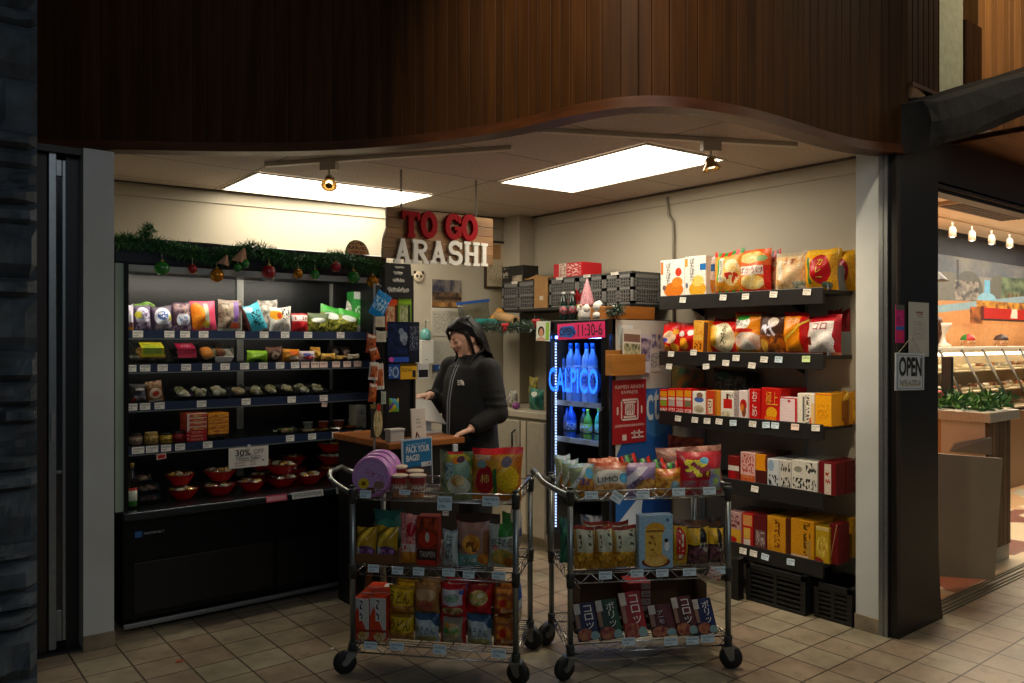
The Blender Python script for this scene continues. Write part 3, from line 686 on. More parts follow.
MB().box(c,d_,4.414,4.420,0.20,2.30).build('pane',plain('dark_glass','#0f1619',0.08,spec=0.8),dr)
MB().box(b + 0.008,c - 0.008,4.380,4.386,1.02,1.16).build('handle',plain('lock_plate','#a9adae',0.3,0.9),dr,bevel=0.004)
struct('trim_7',MB().box(e + 0.002,0.815,4.42,4.46,0,FB - 0.018),BLACK)
struct('trim_8',MB().box(a - 0.3,0.82,4.46,4.5,0,FB - 0.018),plain('pocket_dark','#15110e',0.7))
struct('trim_9',MB().box(a - 0.1,0.95,4.36,4.47,FB - 0.05,FB - 0.018),plain('brown_head','#2c1f16',0.5))
struct('trim_16',MB().box(a - 0.1,0.86,4.36,4.46,0.0,0.012),plain('door_sill','#1c1b1a',0.5))
# ======================= front of the shop, right =======================
struct('wall_pillar',MB().box(4.04,4.40,2.035,2.16,0.0,FB + 0.08),COLP)
struct('baseboard_right',MB().box(4.032,4.05,2.033,2.165,0.0,0.08),plain('column_base','#8d8068',0.6,noise_amt=0.4,nscale=9),bevel=0.003)
mb = MB().box(4.030,4.050,2.012,2.034,0,FB + 0.02).box(4.034,4.046,1.99,2.012,0,FB + 0.02)
struct('trim_10',mb,ALU)
mb = MB(); x0,x1,y0,y1 = 4.05,4.525,1.955,2.10
lv = [(0,0.03),(0.12,0.016),(0.35,0.004),(0.6,0.0),(2.62,0.0)]
R = [mb.add([(x0 - 0.0,y0 - q * 0.4,z),(x1 + q,y0 - q * 0.4,z),(x1 + q,y1,z),(x0,y1,z)]) for z,q in lv]
for p,q in zip(R,R[1:]):
 for j in range(4): mb.face((p + j,p + (j + 1) % 4,q + (j + 1) % 4,q + j))
mb.face([R[-1] + j for j in range(4)]); mb.face([R[0] + j for j in reversed(range(4))])
mb.v[:] = mb.v
struct('wall_black',mb,plain('black_cladding','#0e0c0a',0.42,noise_amt=0.35,nscale=3))
mb = MB().box(4.052,4.085,1.948,1.957,0.1,FB)
struct('trim_11',mb,plain('worn_edge','#2b2017',0.55,noise_amt=0.8,nscale=7))
struct('wall_header',MB().box(4.3,9.0,1.96,2.10,2.37,2.60).box(4.3,9.0,1.99,2.07,2.325,2.37),plain('black_header','#0e0c0a',0.4))
struct('trim_12',MB().box(4.53,9.0,1.965,2.0,2.345,2.36),plain('header_track','#3a342d',0.4,0.4))
q = on_y(907,120,1.93); r_ = on_y(940,97,1.93)
def boards(name,x0,x1,y,z0,z1,mat,w=0.075,depth=0.02,seed=1):
 mb = MB(); x = x0; rr = random.Random(seed)
 while x < x1 - 1e-4:
  xx = min(x + w,x1); t = rr.random(); g = 0.0025
  i = mb.add([(x + g,y + 0.006,z0),(x + g * 2.5,y,z0),(xx - g * 2.5,y,z0),(xx - g,y + 0.006,z0),(x + g,y + 0.006,z1),(x + g * 2.5,y,z1),(xx - g * 2.5,y,z1),(xx - g,y + 0.006,z1)])
  for j in range(3): mb.face((i + j,i + j + 1,i + j + 5,i + j + 4),0,[(t,0)] * 4)
  x = xx
 mb.box(x0,x1,y + 0.006,y + depth,z0,z1)
 return struct(name,mb,mat,recalc=False)
boards('wall_end',q.x,r_.x,1.93,r_.z,TOPZ,FASCIA,0.06,0.1,4)
struct('trim_13',MB().box(q.x,r_.x + 0.005,1.90,2.05,r_.z - 0.02,r_.z),FTRIM)
struct('wall_return',MB().box(q.x - 0.03,q.x,1.94,2.03,FB,TOPZ),FASCIA)
p0 = on_y(938,50,2.15); p1 = on_y(963,50,2.15); p2 = on_y(979,50,2.15)
struct('wall_plaster',MB().box(p0.x,p1.x,2.15,2.3,2.6,4.2),plain('pale_plaster','#b9bb9f',0.8,noise_amt=0.15))
boards('wall_edge',p1.x,p2.x,2.13,2.6,TOPZ,FASCIA,0.12,0.1,6)
boards('wall_pine',p2.x,9.0,2.15,2.60,4.2,HONEY,0.098,0.1,8)
mb = MB()
for k in range(6):
 x0 = 4.75 + k * 0.0; y0 = 1.55 + k * 0.1
 i = mb.add([(4.85,y0,2.63),(9.0,y0,2.63),(9.0,y0 + 0.096,2.63),(4.85,y0 + 0.096,2.63)]); mb.face((i + 3,i + 2,i + 1,i),0,[(random.random(),0)] * 4)
i = mb.add([(4.85,1.55,2.66),(9,1.55,2.66),(9,2.16,2.66),(4.85,2.16,2.66)]); mb.face((i,i + 1,i + 2,i + 3));
struct('ceiling_soffit',mb,wood_mat('soffit_boards','#7d4f2a','#966236',(1.6,26,26),0.5,0.2),recalc=False)
top_ = [(929,97),(938,95),(950,91),(975,84),(1000,76),(1030,68),(1100,45)]; bot_ = [(929,150),(938,146),(950,142),(975,136),(1000,127),(1030,114),(1100,85)]
mb = MB(); rows = []; rr = random.Random(2)
for k in range(7):
 yf = 1.80 - 0.02 * k; t0 = on_y(*top_[k],yf); b0 = on_y(*bot_[k],yf); hgt = t0.z - b0.z; j = lambda: rr.uniform(-0.012,0.012)
 rows.append(mb.add([(t0.x,yf + 0.03,t0.z - 0.012),(t0.x + j() * .3,yf + j() * .5,t0.z - hgt * 0.14 + j()),(b0.x,yf - 0.008 + j() * .5,b0.z + hgt * 0.5 + j()),(b0.x + j() * .3,yf + j() * .5,b0.z + hgt * 0.15 + j()),(b0.x,yf + 0.03,b0.z),(b0.x,yf + 0.19,b0.z + 0.01),(t0.x,yf + 0.22,b0.z + hgt * 0.5),(t0.x,yf + 0.19,t0.z)]))
for p,q in zip(rows,rows[1:]):
 for j in range(8): mb.face((p + j,q + j,q + (j + 1) % 8,p + (j + 1) % 8))
mb.face([rows[0] + j for j in range(8)]); mb.face([rows[-1] + j for j in reversed(range(8))])
struct('trim_14',mb,plain('tarred_log','#191614',0.75,noise_amt=0.6,nscale=12,bump=0.8))
# ======================= open cold case =================================
FX0,FX1 = 1.02,2.56; FY = 4.62
case = empty('cold_case',(1.79,4.80,0),0.0,'long black cold case of sweets and red rice bowls, trimmed with evergreen','fridge')
def cw(mb):          # world to case space
 mb.v = [(x - 1.79,y - 4.80,z) for x,y,z in mb.v]; return mb
CASEB = plain('case_black','#060708',0.4,spec=0.25)
DZ = 0.63
cw(MB().box(FX0,FX1,4.44,5.24,0.07,DZ - 0.03).box(FX0 + 0.02,FX1 - 0.02,4.50,5.2,0.0,0.07)).build('base',CASEB,case,bevel=0.006)
cw(MB().box(FX0 + 0.05,FX1 - 0.75,4.434,4.441,0.10,0.36).box(FX1 - 0.72,FX1 - 0.05,4.434,4.441,0.10,0.36)).build('access_panel',plain('case_panel','#08090a',0.4),case,bevel=0.004)
cw(MB().box(FX0,FX1,4.425,4.445,0.03,0.055)).build('kick_rail',plain('kick_rail_steel','#8e9394',0.4,0.7),case,bevel=0.004)
cw(MB().box(FX0 - 0.005,FX1 + 0.005,4.385,4.46,DZ - 0.045,DZ)).build('nosing',plain('case_nosing','#2a3136',0.2,0.4),case,bevel=0.015,seg=4)
cw(MB().box(FX0,FX1,4.46,5.2,DZ - 0.03,DZ - 0.015)).build('deck',plain('deck_black','#0e0f11',0.3),case)
mb = MB().box(FX0 + 0.02,FX1 - 0.02,5.18,5.24,DZ - 0.02,1.99)
for k in range(22): mb.box(FX0 + 0.12 + k * 0.062,FX0 + 0.155 + k * 0.062,5.176,5.181,1.80,1.808); mb.box(FX0 + 0.12 + k * 0.062,FX0 + 0.155 + k * 0.062,5.176,5.181,1.70,1.706)
cw(mb).build('back_panel',plain('case_back','#14181a',0.3,0.3),case)
for px in (240,333):
 x = on_y(px,300,5.17).x
 cw(MB().box(x - 0.022,x + 0.022,5.165,5.18,DZ,1.95)).build('shelf_upright',plain('upright_grey','#9a9d98',0.4,0.3),case)
ztop = on_y(117,236,4.50).z; zl = on_y(124,264,4.50).z
cw(MB().prism([(FX0 - 0.03,zl),(FX1 + 0.03,zl),(FX1 + 0.03,ztop),(FX0 - 0.03,ztop)],4.50,5.24)).build('header',plain('header_black','#0c1118',0.3),case,bevel=0.012)
cw(MB().box(FX0 + 0.02,FX1 - 0.02,4.505,4.52,zl - 0.035,zl + 0.001)).build('light_lip',plain('lip_white','#a9aaa5',0.4),case,bevel=0.004)
cw(MB().box(FX0 + 0.06,FX1 - 0.06,4.526,4.552,zl - 0.022,zl - 0.002)).build('light_tube',plain('case_tube','#ffffff',0.4,emit='#fff3e0',estr=TUBE),case)
cw(MB().box(FX0 - 0.032,FX0 + 0.006,4.455,5.24,DZ,zl)).build('end_panel',plain('end_panel_pale','#9fb09c',0.25),case)
cw(MB().box(FX0 + 0.006,FX0 + 0.028,4.445,4.50,DZ - 0.01,zl + 0.01)).build('front_post',CASEB,case)
cw(MB().box(FX1 - 0.02,FX1 + 0.02,4.445,5.24,DZ,zl)).build('end_panel',CASEB,case)
b0 = on_y(135,538,4.432); b1 = on_y(142,531,4.432)
cw(MB().box(b0.x,b1.x,4.430,4.434,b0.z,b1.z)).build('maker_mark',plain('mark_blue','#2f5f9e',0.4),case)
def on_case(px0,px1,py0,py1,y):
 a = on_y(px0,py1,y); b = on_y(px1,py0,y)
 return lambda u,v: (a.x + (b.x - a.x) * u - 1.79,y - 4.80,a.z + (b.z - a.z) * v)
write('MASTER-BILT',on_case(144,164,529,535,4.434),(0,0.1,1,0.8),plain('mark_white','#b9bcc0',0.5),case)
CS = {}
STRIP = plain('shelf_strip_blue','#1c2b45',0.35)
for nm,pts,tags_ in (
 (1,(200,331),[137.8,169.3,185,203.5,240,264,285,308,340.5]),
 (2,(200,363.7),[131,145,162.5,186,207,225,244.5,263,280,295,305,315,323.5,336,347,357.5]),
 (3,(200,400.5),[132,145,159.5,201.5,246,291.6,323.6]),
 (4,(200,442),[138,152,166,180,207.6,290,312,335.6,358])):
 z = on_y(pts[0],pts[1],FY).z; CS[nm] = z
 sh = cw(MB().box(FX0 + 0.03,FX1 - 0.03,FY + 0.006,5.17,z - 0.018,z)).build('shelf',plain('case_shelf','#15171a',0.4,0.2),case)
 cw(MB().box(FX0 + 0.03,FX1 - 0.03,FY,FY + 0.006,z - 0.042,z + 0.002)).build('price_strip',STRIP,sh)
 cw(MB().box(FX0 + 0.03,FX1 - 0.03,FY - 0.003,FY + 0.004,z - 0.048,z - 0.042)).build('strip_edge',plain('strip_edge','#7d8484',0.3,0.6),sh)
 MB().box(FX0 + 0.08 - 1.79,FX1 - 0.08 - 1.79,FY + 0.010 - 4.80,FY + 0.022 - 4.80,z - 0.030,z - 0.020).build('light_tube',plain('shelf_fill_%d' % nm,'#ffffff',0.4,emit='#fff3e0',estr=(0,9.0,5.0,2.5,2.2)[nm]),sh)  # hidden glowing bar added under each shelf to brighten the goods
 for px in tags_:
  x = on_y(px,400,FY).x
  price_tag(sh,(x - 1.79,FY - 0.002 - 4.80,z - 0.019),0.052 if nm != 4 or px > 160 else 0.062,0.036,TAGW if px < 300 or nm != 2 else TAGP,tilt=0.0)
 if nm == 4:
  x = on_y(161,456,FY).x
  price_tag(sh,(x - 1.79,FY - 0.006 - 4.80,z - 0.062),0.05,0.03,art('#e9c9c0',('r',0.12,0.15,0.88,0.85,'#d8321f'),rough=0.5),roll=-0.1,name='red_tag')
 if nm == 3:
  x = on_y(324,405,FY).x
  price_tag(sh,(x - 1.79,FY - 0.006 - 4.80,z - 0.06),0.035,0.028,TAGP,roll=0.1,name='clip_tag')
for px0,px1,m in ((266,287,'#c4475a'),(292,323,'#e6e2d6'),(336,353,'#e6e2d6')):
 a = on_y(px0,490,4.383).x; b = on_y(px1,490,4.383).x
 price_tag(case,((a + b) / 2 - 1.79,4.381 - 4.80,DZ - 0.015),b - a,0.038,art(m,('t',0.05,0.2,0.95,0.8,'#555555' if m[1] == 'e' else '#f0d0d0',22,8),rough=0.5),tilt=-0.25,name='deck_label')
a = on_y(228.5,471,4.60); b = on_y(268,442,4.60)
w_,h_ = b.x - a.x,b.z - a.z - 0.03
no = MB().box(-w_ / 2,w_ / 2,0,0.003,-h_ / 2,h_ / 2).build('sale_notice',plain('notice_card','#d9d2c2',0.7)); no.location = ((a.x + b.x) / 2,4.595,(a.z + b.z) / 2 - 0.004)
tag(no,'white card reading 30% OFF clipped to the cold case shelf','sign')
sf = flat_surf(w_,h_,0,-h_ / 2); RI = ink('#8e2f3a')
write('30%',sf,(0.16,0.58,0.54,0.9),INK,no); write('OFF',sf,(0.62,0.64,0.88,0.86),INK,no)
write('Time Sale',sf,(0.24,0.40,0.74,0.54),INK,no)
mbx = MB(); q = [sf(0.5 + 0.31 * math.cos(t * PI / 16) * (1 if abs(math.cos(t * PI / 16)) < 1 else 1),0.47 + 0.125 * math.sin(t * PI / 16)) for t in range(33)]
mbx.tube([(p[0],-0.001,p[2]) for p in q],0.0012,5,caps=False); mbx.build('ring_mark',INK,no)
mk = MB()
for (u0,v0,u1,v1) in ((0.15,0.20,0.42,0.30),(0.52,0.21,0.68,0.31),(0.15,0.07,0.42,0.17),(0.52,0.08,0.68,0.18)):
 p = sf(u0,v0); q = sf(u1,v1); mk.box(p[0],q[0],-0.0006,0.0,p[2],q[2],uvfront=True)
mk.build('red_marks',art('#d9d2c2',('t',0.0,0.1,1,0.9,'#8e2f3a',9,2.5),rough=0.7),no)
MB().box(-0.008,0.008,-0.004,0.0,h_ * 0.5 - 0.006,h_ * 0.5 + 0.014).build('clip',plain('clip_white','#c9c9c4',0.4),no)
MB().lathe([(0,-0.001),(0.005,-0.001),(0.005,0.001)],10).build('dot',INK,no).matrix_local = Matrix.Translation((w_ * 0.36,-0.002,-h_ * 0.2)) @ Matrix.Rotation(PI / 2,4,'X')
# ======================= snack shelves on the right wall ================
SHZ = [1.782,1.425,1.040,0.670,0.297]; SX = 4.03
tags_all = [
 [(682.7,300,0),(723,297.5,0),(745.4,296.5,0),(773.4,294.5,0),(806.9,292,0)],
 [(671,354,0),(693.5,352.5,0),(712,357.5,0),(736,358,0),(669,366.5,0),(706,366.5,0),(725.7,363,0),(751.8,365.5,0),(764,359.5,0),(778.5,359.5,1),(806,359,2)],
 [(678,418.5,0),(694.8,420,0),(707,421,0),(719,421.5,0),(733,423,1),(752.6,424,0),(766,425,1),(775,425.5,1),(795,427,3),(815.6,428,0)],
 [(754.7,489,0)],
 [(743,551,0),(753.4,553.5,0),(765,557,1),(790.6,562,1)]]
names = ['uppermost black wall shelf, of rice cracker bags','second black wall shelf from the top, red and orange bags','third black wall shelf, of small red and white boxes','fourth black wall shelf, of white and dark red boxes','lowest black wall shelf, of mustard yellow boxes']
for k,z in enumerate(SHZ):
 y0,y1 = 2.335,3.485
 sh = empty('wall_shelf',(SX,(y0 + y1) / 2,z),-PI / 2,names[k] + ' on the right wall','shelf',None)
 W = (y1 - y0)
 MB().box(-W / 2,W / 2,0.0,0.298,-0.022,0.0).build('board',CHAR,sh,bevel=0.002)
 MB().prism([(-W / 2,-0.078),(W / 2,-0.078),(W / 2,0.012),(-W / 2,0.012)],-0.008,0.0).build('front_lip',plain('shelf_lip','#1f1d1c',0.4),sh,bevel=0.003)
 MB().prism([(-W / 2 + 0.01,-0.07),(W / 2 - 0.01,-0.07),(W / 2 - 0.01,-0.022),(-W / 2 + 0.01,-0.022)],0.01,0.03).build('stiffener',CHAR,sh)
 for xx in (-W / 2 + 0.12,W / 2 - 0.3):
  mb = MB(); i = mb.add([(xx,0.03,-0.022),(xx,0.298,-0.022),(xx,0.298,-0.12),(xx + 0.012,0.03,-0.022),(xx + 0.012,0.298,-0.022),(xx + 0.012,0.298,-0.12)])
  for f in ((0,1,2),(3,5,4),(0,3,4,1),(1,4,5,2),(2,5,3,0)): mb.face([i + q for q in f])
  mb.build('bracket',BLACKM,sh)
 hh = (0.14,0.13,0.11,0.155,0.12)[k]; r = 0.09
 pl_ = [(0.05,0.0),(0.295,0.0),(0.295,hh)] + [(0.05 + r - r * math.sin(t * PI / 12),hh - r + r * math.cos(t * PI / 12)) for t in range(0,7)]
 M = Matrix.Translation((W / 2 - 0.006,0,0)) @ Matrix.Rotation(PI / 2,4,'Z')
 mb = MB().prism(pl_,-0.002,0.002,M=M)
 mb.build('end_plate',plain('end_plate_steel','#8f979d',0.4,0.3),sh)
 for px,py,t in tags_all[k]:
  p = on_x(px,py,SX - 0.012); wy = -(p.y - (y0 + y1) / 2)
  price_tag(sh,(wy,-0.011,p.z - z),0.048,0.034,(TAGW,TAGB,TAGG,TAGP)[t],tilt=-0.12,roll=random.uniform(-0.1,0.1))
for yy in (3.36,2.62):
 o = MB().box(4.318,4.3295,yy - 0.014,yy + 0.014,0.2,1.95).build('wall_upright',plain('upright_grey','#9a9d98',0.4,0.3),None,bevel=0.002)
 tag(o,'slotted grey upright on the right wall, at the cooler end of the shelves' if yy > 3 else 'slotted grey upright behind the middle of the snack shelves','bracket')
pp = [on_x(667.5,197,4.315),on_x(668.5,215,4.315),on_x(673,222,4.315),on_x(673.5,236,4.315),on_x(674,330,4.315)]
o = MB().tube([Vector((4.314,p.y,p.z)) for p in pp],0.010,8).build('conduit',plain('conduit_grey','#8d8676',0.5)); tag(o,'thin grey electrical conduit running down the right wall from the ceiling','pipe')
MB().box(4.305,4.329,on_x(674,250,4.314).y - 0.02,on_x(674,250,4.314).y + 0.02,1.96,1.98).build('pipe_clip',plain('conduit_grey','#8d8676',0.5),o)
def low_crate(y0,y1,x0,h,label):
 mb = MB(); W = y1 - y0
 mb.box(-W / 2,W / 2,0.0,0.28,0,0.02)
 for s in (-1,1): mb.box(s * W / 2 - (0.03 if s > 0 else 0),s * W / 2 + (0.03 if s < 0 else 0),0.0,0.28,0.02,h)
 mb.box(-W / 2 + 0.03,W / 2 - 0.03,0.265,0.28,0.02,h)
 for j in range(6): mb.box(-W / 2 + 0.03,W / 2 - 0.03,0.004,0.014,0.03 + j * (h - 0.05) / 6,0.03 + j * (h - 0.05) / 6 + 0.014)
 mb.box(-0.012,0.012,0.002,0.012,0.02,h); mb.box(-W / 2,W / 2,0.0,0.02,h - 0.03,h)
 o = mb.build('storage_crate',plain('crate_black','#0f0f10',0.5),None,bevel=0.002); o.location = (x0,(y0 + y1) / 2,0); o.rotation_euler = (0,0,-PI / 2)
 tag(o,label,'crate','black crates under the snack shelves'); return o
low_crate(2.42,2.80,3.99,0.215,'longer low black slatted crate on the floor under the yellow boxes')
low_crate(2.175,2.395,4.03,0.195,'shorter low black slatted crate on the floor against the grey column')
o = MB().box(3.93,3.985,2.81,2.87,0,0.24).box(3.985,4.32,2.82,2.86,0.20,0.24).build('shelf_leg',BLACK,None,bevel=0.003); tag(o,'black upright leg standing under the left part of the lowest snack shelf','leg')
o['category'] = 'support'; o.name = 'support_post'
# ======================= slim drinks cooler =============================
X0,CYA,CYB = 3.70,3.62,4.21
cool = empty('drinks_cooler',(X0,(CYA + CYB) / 2,0),-PI / 2,'slim black glass-door drinks cooler lit blue, with a poster-covered white side','fridge')
W = CYB - CYA; ZT = 1.645
def fr(mb): return mb
SIDE = art('#c9c6bc',('d',0.55,-0.10,0.55,'#2a5fa8'),('d',0.25,0.02,0.16,'#c3d2e4'),('e',0.95,0.20,0.5,0.22,'#1c4a94'),('e',0.72,0.62,0.30,0.10,'#3f78b8'),('r',0,0.72,1,1,'#cfc8ba'),('n',0.05,0.9,0.3,0.98,'#c9d6e0','#e0dccf',6),rough=0.4)
MB().box(-W / 2,-W / 2 + 0.03,0.03,0.60,0.0,ZT).box(-W / 2,W / 2,0.57,0.60,0,ZT).box(-W / 2,W / 2,0.0,0.60,ZT - 0.10,ZT).box(-W / 2,W / 2,0.0,0.60,0,0.16).box(W / 2 - 0.03,W / 2,0.03,0.60,0,ZT).build('cabinet',BLACK,cool)
mb = MB(); i = mb.add([(W / 2 + 0.003,0.055,0.02),(W / 2 + 0.003,0.598,0.02),(W / 2 + 0.003,0.598,ZT - 0.005),(W / 2 + 0.003,0.055,ZT - 0.005)])
mb.face((i,i + 1,i + 2,i + 3),0,[(0,0),(1,0),(1,1),(0,1)]); mb.build('side_graphic',SIDE,cool,recalc=False)
ca = on_y(646.5,421,CYA - 0.006); cb_ = on_y(659.5,389,CYA - 0.006)
write('ct',lambda u,v: (W / 2 + 0.006,ca.x - X0 + (cb_.x - ca.x) * u,ca.z + (cb_.z - ca.z) * v),(0,0,1,1),plain('graphic_white','#d9e2ea',0.5),cool,off=0.0)
MB().box(-W / 2 + 0.03,W / 2 - 0.03,0.555,0.57,0.16,ZT - 0.1).build('lining',plain('cooler_lining','#1c3a6a',0.5),cool)
mb = MB().box(-W / 2,W / 2,-0.02,0.0,0.16,0.20).box(-W / 2,-W / 2 + 0.045,-0.02,0.0,0.20,ZT - 0.1).box(W / 2 - 0.055,W / 2,-0.02,0.0,0.20,ZT - 0.1).box(-W / 2,W / 2,-0.02,0,ZT - 0.1,ZT - 0.002)
dd = mb.build('door',plain('door_black','#0a0b0e',0.3),cool,bevel=0.003)
MB().box(-W / 2 + 0.045,W / 2 - 0.055,-0.012,-0.008,0.20,ZT - 0.1).build('pane',clear('cooler_glass','#eaf2ff',0.05),dd)
MB().tube([(W / 2 - 0.03,-0.02,0.75),(W / 2 - 0.03,-0.055,0.78),(W / 2 - 0.03,-0.055,1.05),(W / 2 - 0.03,-0.02,1.08)],0.008,8).build('handle',BLACKM,dd)
CZ1_ = on_x(575,402,X0 + 0.08).z
LED = plain('led_white','#ffffff',0.4,emit='#d8e6ff',estr=LEDS); FILLB = plain('fill_blue','#3060ff',0.4,emit='#5c9cff',estr=FILLBS)
for sx in (-1,1):
 mb = MB()
 for k in range(64): mb.box(sx * (W / 2 - 0.062) - 0.006,sx * (W / 2 - 0.062) + 0.006,0.012,0.018,0.22 + k * 0.02,0.232 + k * 0.02)
 mb.build('led_strip',LED,cool)
MB().box(-W / 2 + 0.06,W / 2 - 0.06,0.012,0.024,ZT - 0.125,ZT - 0.108).box(-W / 2 + 0.06,W / 2 - 0.06,0.042,0.052,CZ1_ - 0.022,CZ1_ - 0.014).build('blue_fill',FILLB,cool)  # glowing bars added inside to brighten the bottles
CZ1 = on_x(575,402,X0 + 0.08).z; CZ2 = on_x(572,438,X0 + 0.08).z
for z in (CZ1,CZ2,0.50):
 sh = MB().box(-W / 2 + 0.035,W / 2 - 0.035,0.04,0.54,z - 0.012,z).build('shelf',plain('wire_shelf_white','#b9c2c8',0.4),cool)
 MB().box(-W / 2 + 0.035,W / 2 - 0.035,0.028,0.036,z - 0.024,z + 0.010).build('price_strip',plain('strip_white','#d9dad4',0.5),sh)
 for xx in (-0.12,0.06,0.2):
  price_tag(sh,(xx,0.026,z - 0.006),0.07,0.034,TAGW)
def cooler_surf(px0,px1,py0,py1,x):
 a = on_x(px0,py1,x); b = on_x(px1,py0,x); ym = (CYA + CYB) / 2
 return lambda u,v: (-((a.y + (b.y - a.y) * u) - ym),x - X0,a.z + (b.z - a.z) * v)
write('CALPICO',cooler_surf(549,598,369,391,X0 - 0.022),(0,0,1,1),plain('glow_blue_letters','#2a7bff',0.4,emit='#1c62ff',estr=GLOW),cool,name='lit_letters')
a = on_x(557.5,339.5,X0 - 0.025); b = on_x(605,321,X0 - 0.025)
w_,h_ = a.y - b.y,b.z - a.z - 0.01
oc = MB().box(-w_ / 2,w_ / 2,0,0.002,0,h_).build('hours_card',plain('pink_card','#f0226e',0.6)); put(oc,(X0 - 0.0245,(a.y + b.y) / 2,a.z + 0.004),-PI / 2,0,-0.03)
tag(oc,'bright pink card reading OPEN 11:30-6 on top of the drinks cooler','sign')
sf = flat_surf(w_,h_)
MB().prism([sf(u,v)[::2] for u,v in ((0.04,0.2),(0.30,0.1),(0.42,0.4),(0.34,0.85),(0.08,0.8))],-0.0015,0.0).build('blue_blot',plain('blot_blue','#2466c4',0.6),oc)
write('OPEN',sf,(0.05,0.25,0.38,0.75),ink('#0d1c58'),oc,off=0.003); write('11:30-6',sf,(0.45,0.18,0.95,0.88),INK,oc)
a = on_x(535,341,X0 - 0.05); b = on_x(548.5,321,X0 - 0.05); w_,h_ = a.y - b.y,b.z - a.z
pc = MB().box(-w_ / 2,w_ / 2,0,0.002,0,h_,uvfront=True).build('photo_card',art('#dfe0cf',('r',0.70,0.05,0.95,0.95,'#8fbf3a'),('e',0.36,0.48,0.24,0.26,'#1d1512'),('e',0.37,0.42,0.15,0.22,'#c98f6b'),('e',0.36,0.04,0.32,0.16,'#c9a58a'),rough=0.5)); put(pc,(X0 - 0.04,4.215,a.z),-PI / 2,0,0.04)
pc.location.y = (a.y + b.y) / 2
tag(pc,'small white and green photo card taped to the cooler\'s left corner','card')
def side_box(px0,px1,py0,py1,y):
 a = on_y(px0,py1,y); b = on_y(px1,py0,y); return a,b
a,b = side_box(612.5,646,379,445,CYA - 0.008); w_,h_ = b.x - a.x,b.z - a.z
po = MB().box(-w_ / 2,w_ / 2,0,0.004,0,h_).build('red_poster',plain('poster_red','#a81f26',0.45)); po.location = ((a.x + b.x) / 2,CYA - 0.009,a.z)
tag(po,'dark red poster with a white square emblem on the side of the cooler','poster')
sf = flat_surf(w_,h_); PW = plain('poster_white','#e3cfc6',0.6)
write('RAMEN ARASHI',sf,(0.08,0.86,0.92,0.92),PW,po); write('EXPRESS',sf,(0.26,0.78,0.74,0.83),PW,po)
mb = MB()
def ring(x0,z0,x1,z1,t):
 for r in ((x0,z0,x1,z0 + t),(x0,z1 - t,x1,z1),(x0,z0,x0 + t,z1),(x1 - t,z0,x1,z1)):
  p = sf(r[0],r[1]); q = sf(r[2],r[3]); mb.box(p[0],q[0],-0.002,0.0,p[2],q[2])
ring(0.24,0.36,0.76,0.70,0.03); ring(0.36,0.44,0.64,0.62,0.02)
for q in ((0.32,0.63,0.68,0.66),(0.32,0.40,0.68,0.43),(0.40,0.46,0.46,0.60),(0.49,0.46,0.53,0.60),(0.56,0.46,0.60,0.60),(0.38,0.52,0.62,0.54),(0.12,0.46,0.16,0.58),(0.84,0.46,0.88,0.58)):
 p = sf(q[0],q[1]); r = sf(q[2],q[3]); mb.box(p[0],r[0],-0.002,0.0,p[2],r[2])
for q in ((0.62,0.10,0.66,0.19),(0.76,0.06,0.80,0.20),(0.54,0.14,0.90,0.165),(0.56,0.07,0.92,0.095),(0.28,0.05,0.40,0.14)):
 p = sf(q[0],q[1]); r = sf(q[2],q[3]); mb.box(p[0],r[0],-0.002,0.0,p[2],r[2])
mb.build('emblem',PW,po)
mk = MB(); p = sf(0.06,0.25); q = sf(0.94,0.305); mk.box(p[0],q[0],-0.0006,0.0,p[2],q[2],uvfront=True); mk.build('fine_marks',art('#a81f26',('t',0,0.2,1,0.9,'#e3cfc6',22,3),rough=0.5),po)
a,b = side_box(613,646,350,374,CYA - 0.07); w_,h_ = b.x - a.x,b.z - a.z
bx = MB().box(-w_ / 2,w_ / 2,0,0.008,0,h_ * 0.82).box(-w_ / 2,w_ / 2,0.056,0.064,0,h_).box(-w_ / 2,-w_ / 2 + 0.008,0.008,0.056,0,h_ * 0.82).box(w_ / 2 - 0.008,w_ / 2,0.008,0.056,0,h_ * 0.82).box(-w_ / 2,w_ / 2,0,0.064,-0.012,0).build('brochure_box',wood_mat('box_wood','#9a6428','#b67a34',(4,20,20),0.45,0.0),bevel=0.002)
bx.location = ((a.x + b.x) / 2,CYA - 0.066,a.z); tag(bx,'small wooden brochure box on the side of the drinks cooler','box')
for j,(px0,px1,py,tl,lab,mt) in enumerate(((622,640,328,0.12,'photo brochure in the wooden box with a brown banner',art('#d8d2c4',('r',0.05,0.70,0.95,0.88,'#7d5f4e'),('n',0.05,0.1,0.95,0.66,'#4a5a3a','#cfc49a',7),rough=0.4)),(636,655,333,0.3,'purple tinted brochure leaning right in the wooden box',art('#c8c0c4',('n',0.05,0.3,0.95,0.9,'#4a3f66','#b7a7ad',6),rough=0.4)))):
 a2 = on_y(px0,352,CYA - 0.04); b2 = on_y(px1,py,CYA - 0.04)
 tl = tl * 0.4
 br = MB().box(-(b2.x - a2.x) / 2,(b2.x - a2.x) / 2,0,0.006,0,b2.z - a.z - 0.01,uvfront=True).build('brochure',mt); put(br,((a2.x + b2.x) / 2 - 0.04 * j,CYA - 0.048 + 0.014 * j,a.z + 0.004),0,-0.04,tl); tag(br,lab,'brochure')
a,b = side_box(648,662,330,372,CYA - 0.004)
nt_ = MB().box(a.x,b.x,CYA - 0.006,CYA - 0.0045,a.z,b.z,uvfront=True).build('paper_notice',art('#cfc6b8',('n',0.1,0.55,0.9,0.9,'#6a5f8a','#d8cfbf',6),('t',0.1,0.1,0.9,0.45,'#555566',12,14),rough=0.6)); tag(nt_,'paper notice with a purple picture behind the brochures on the cooler','notice')
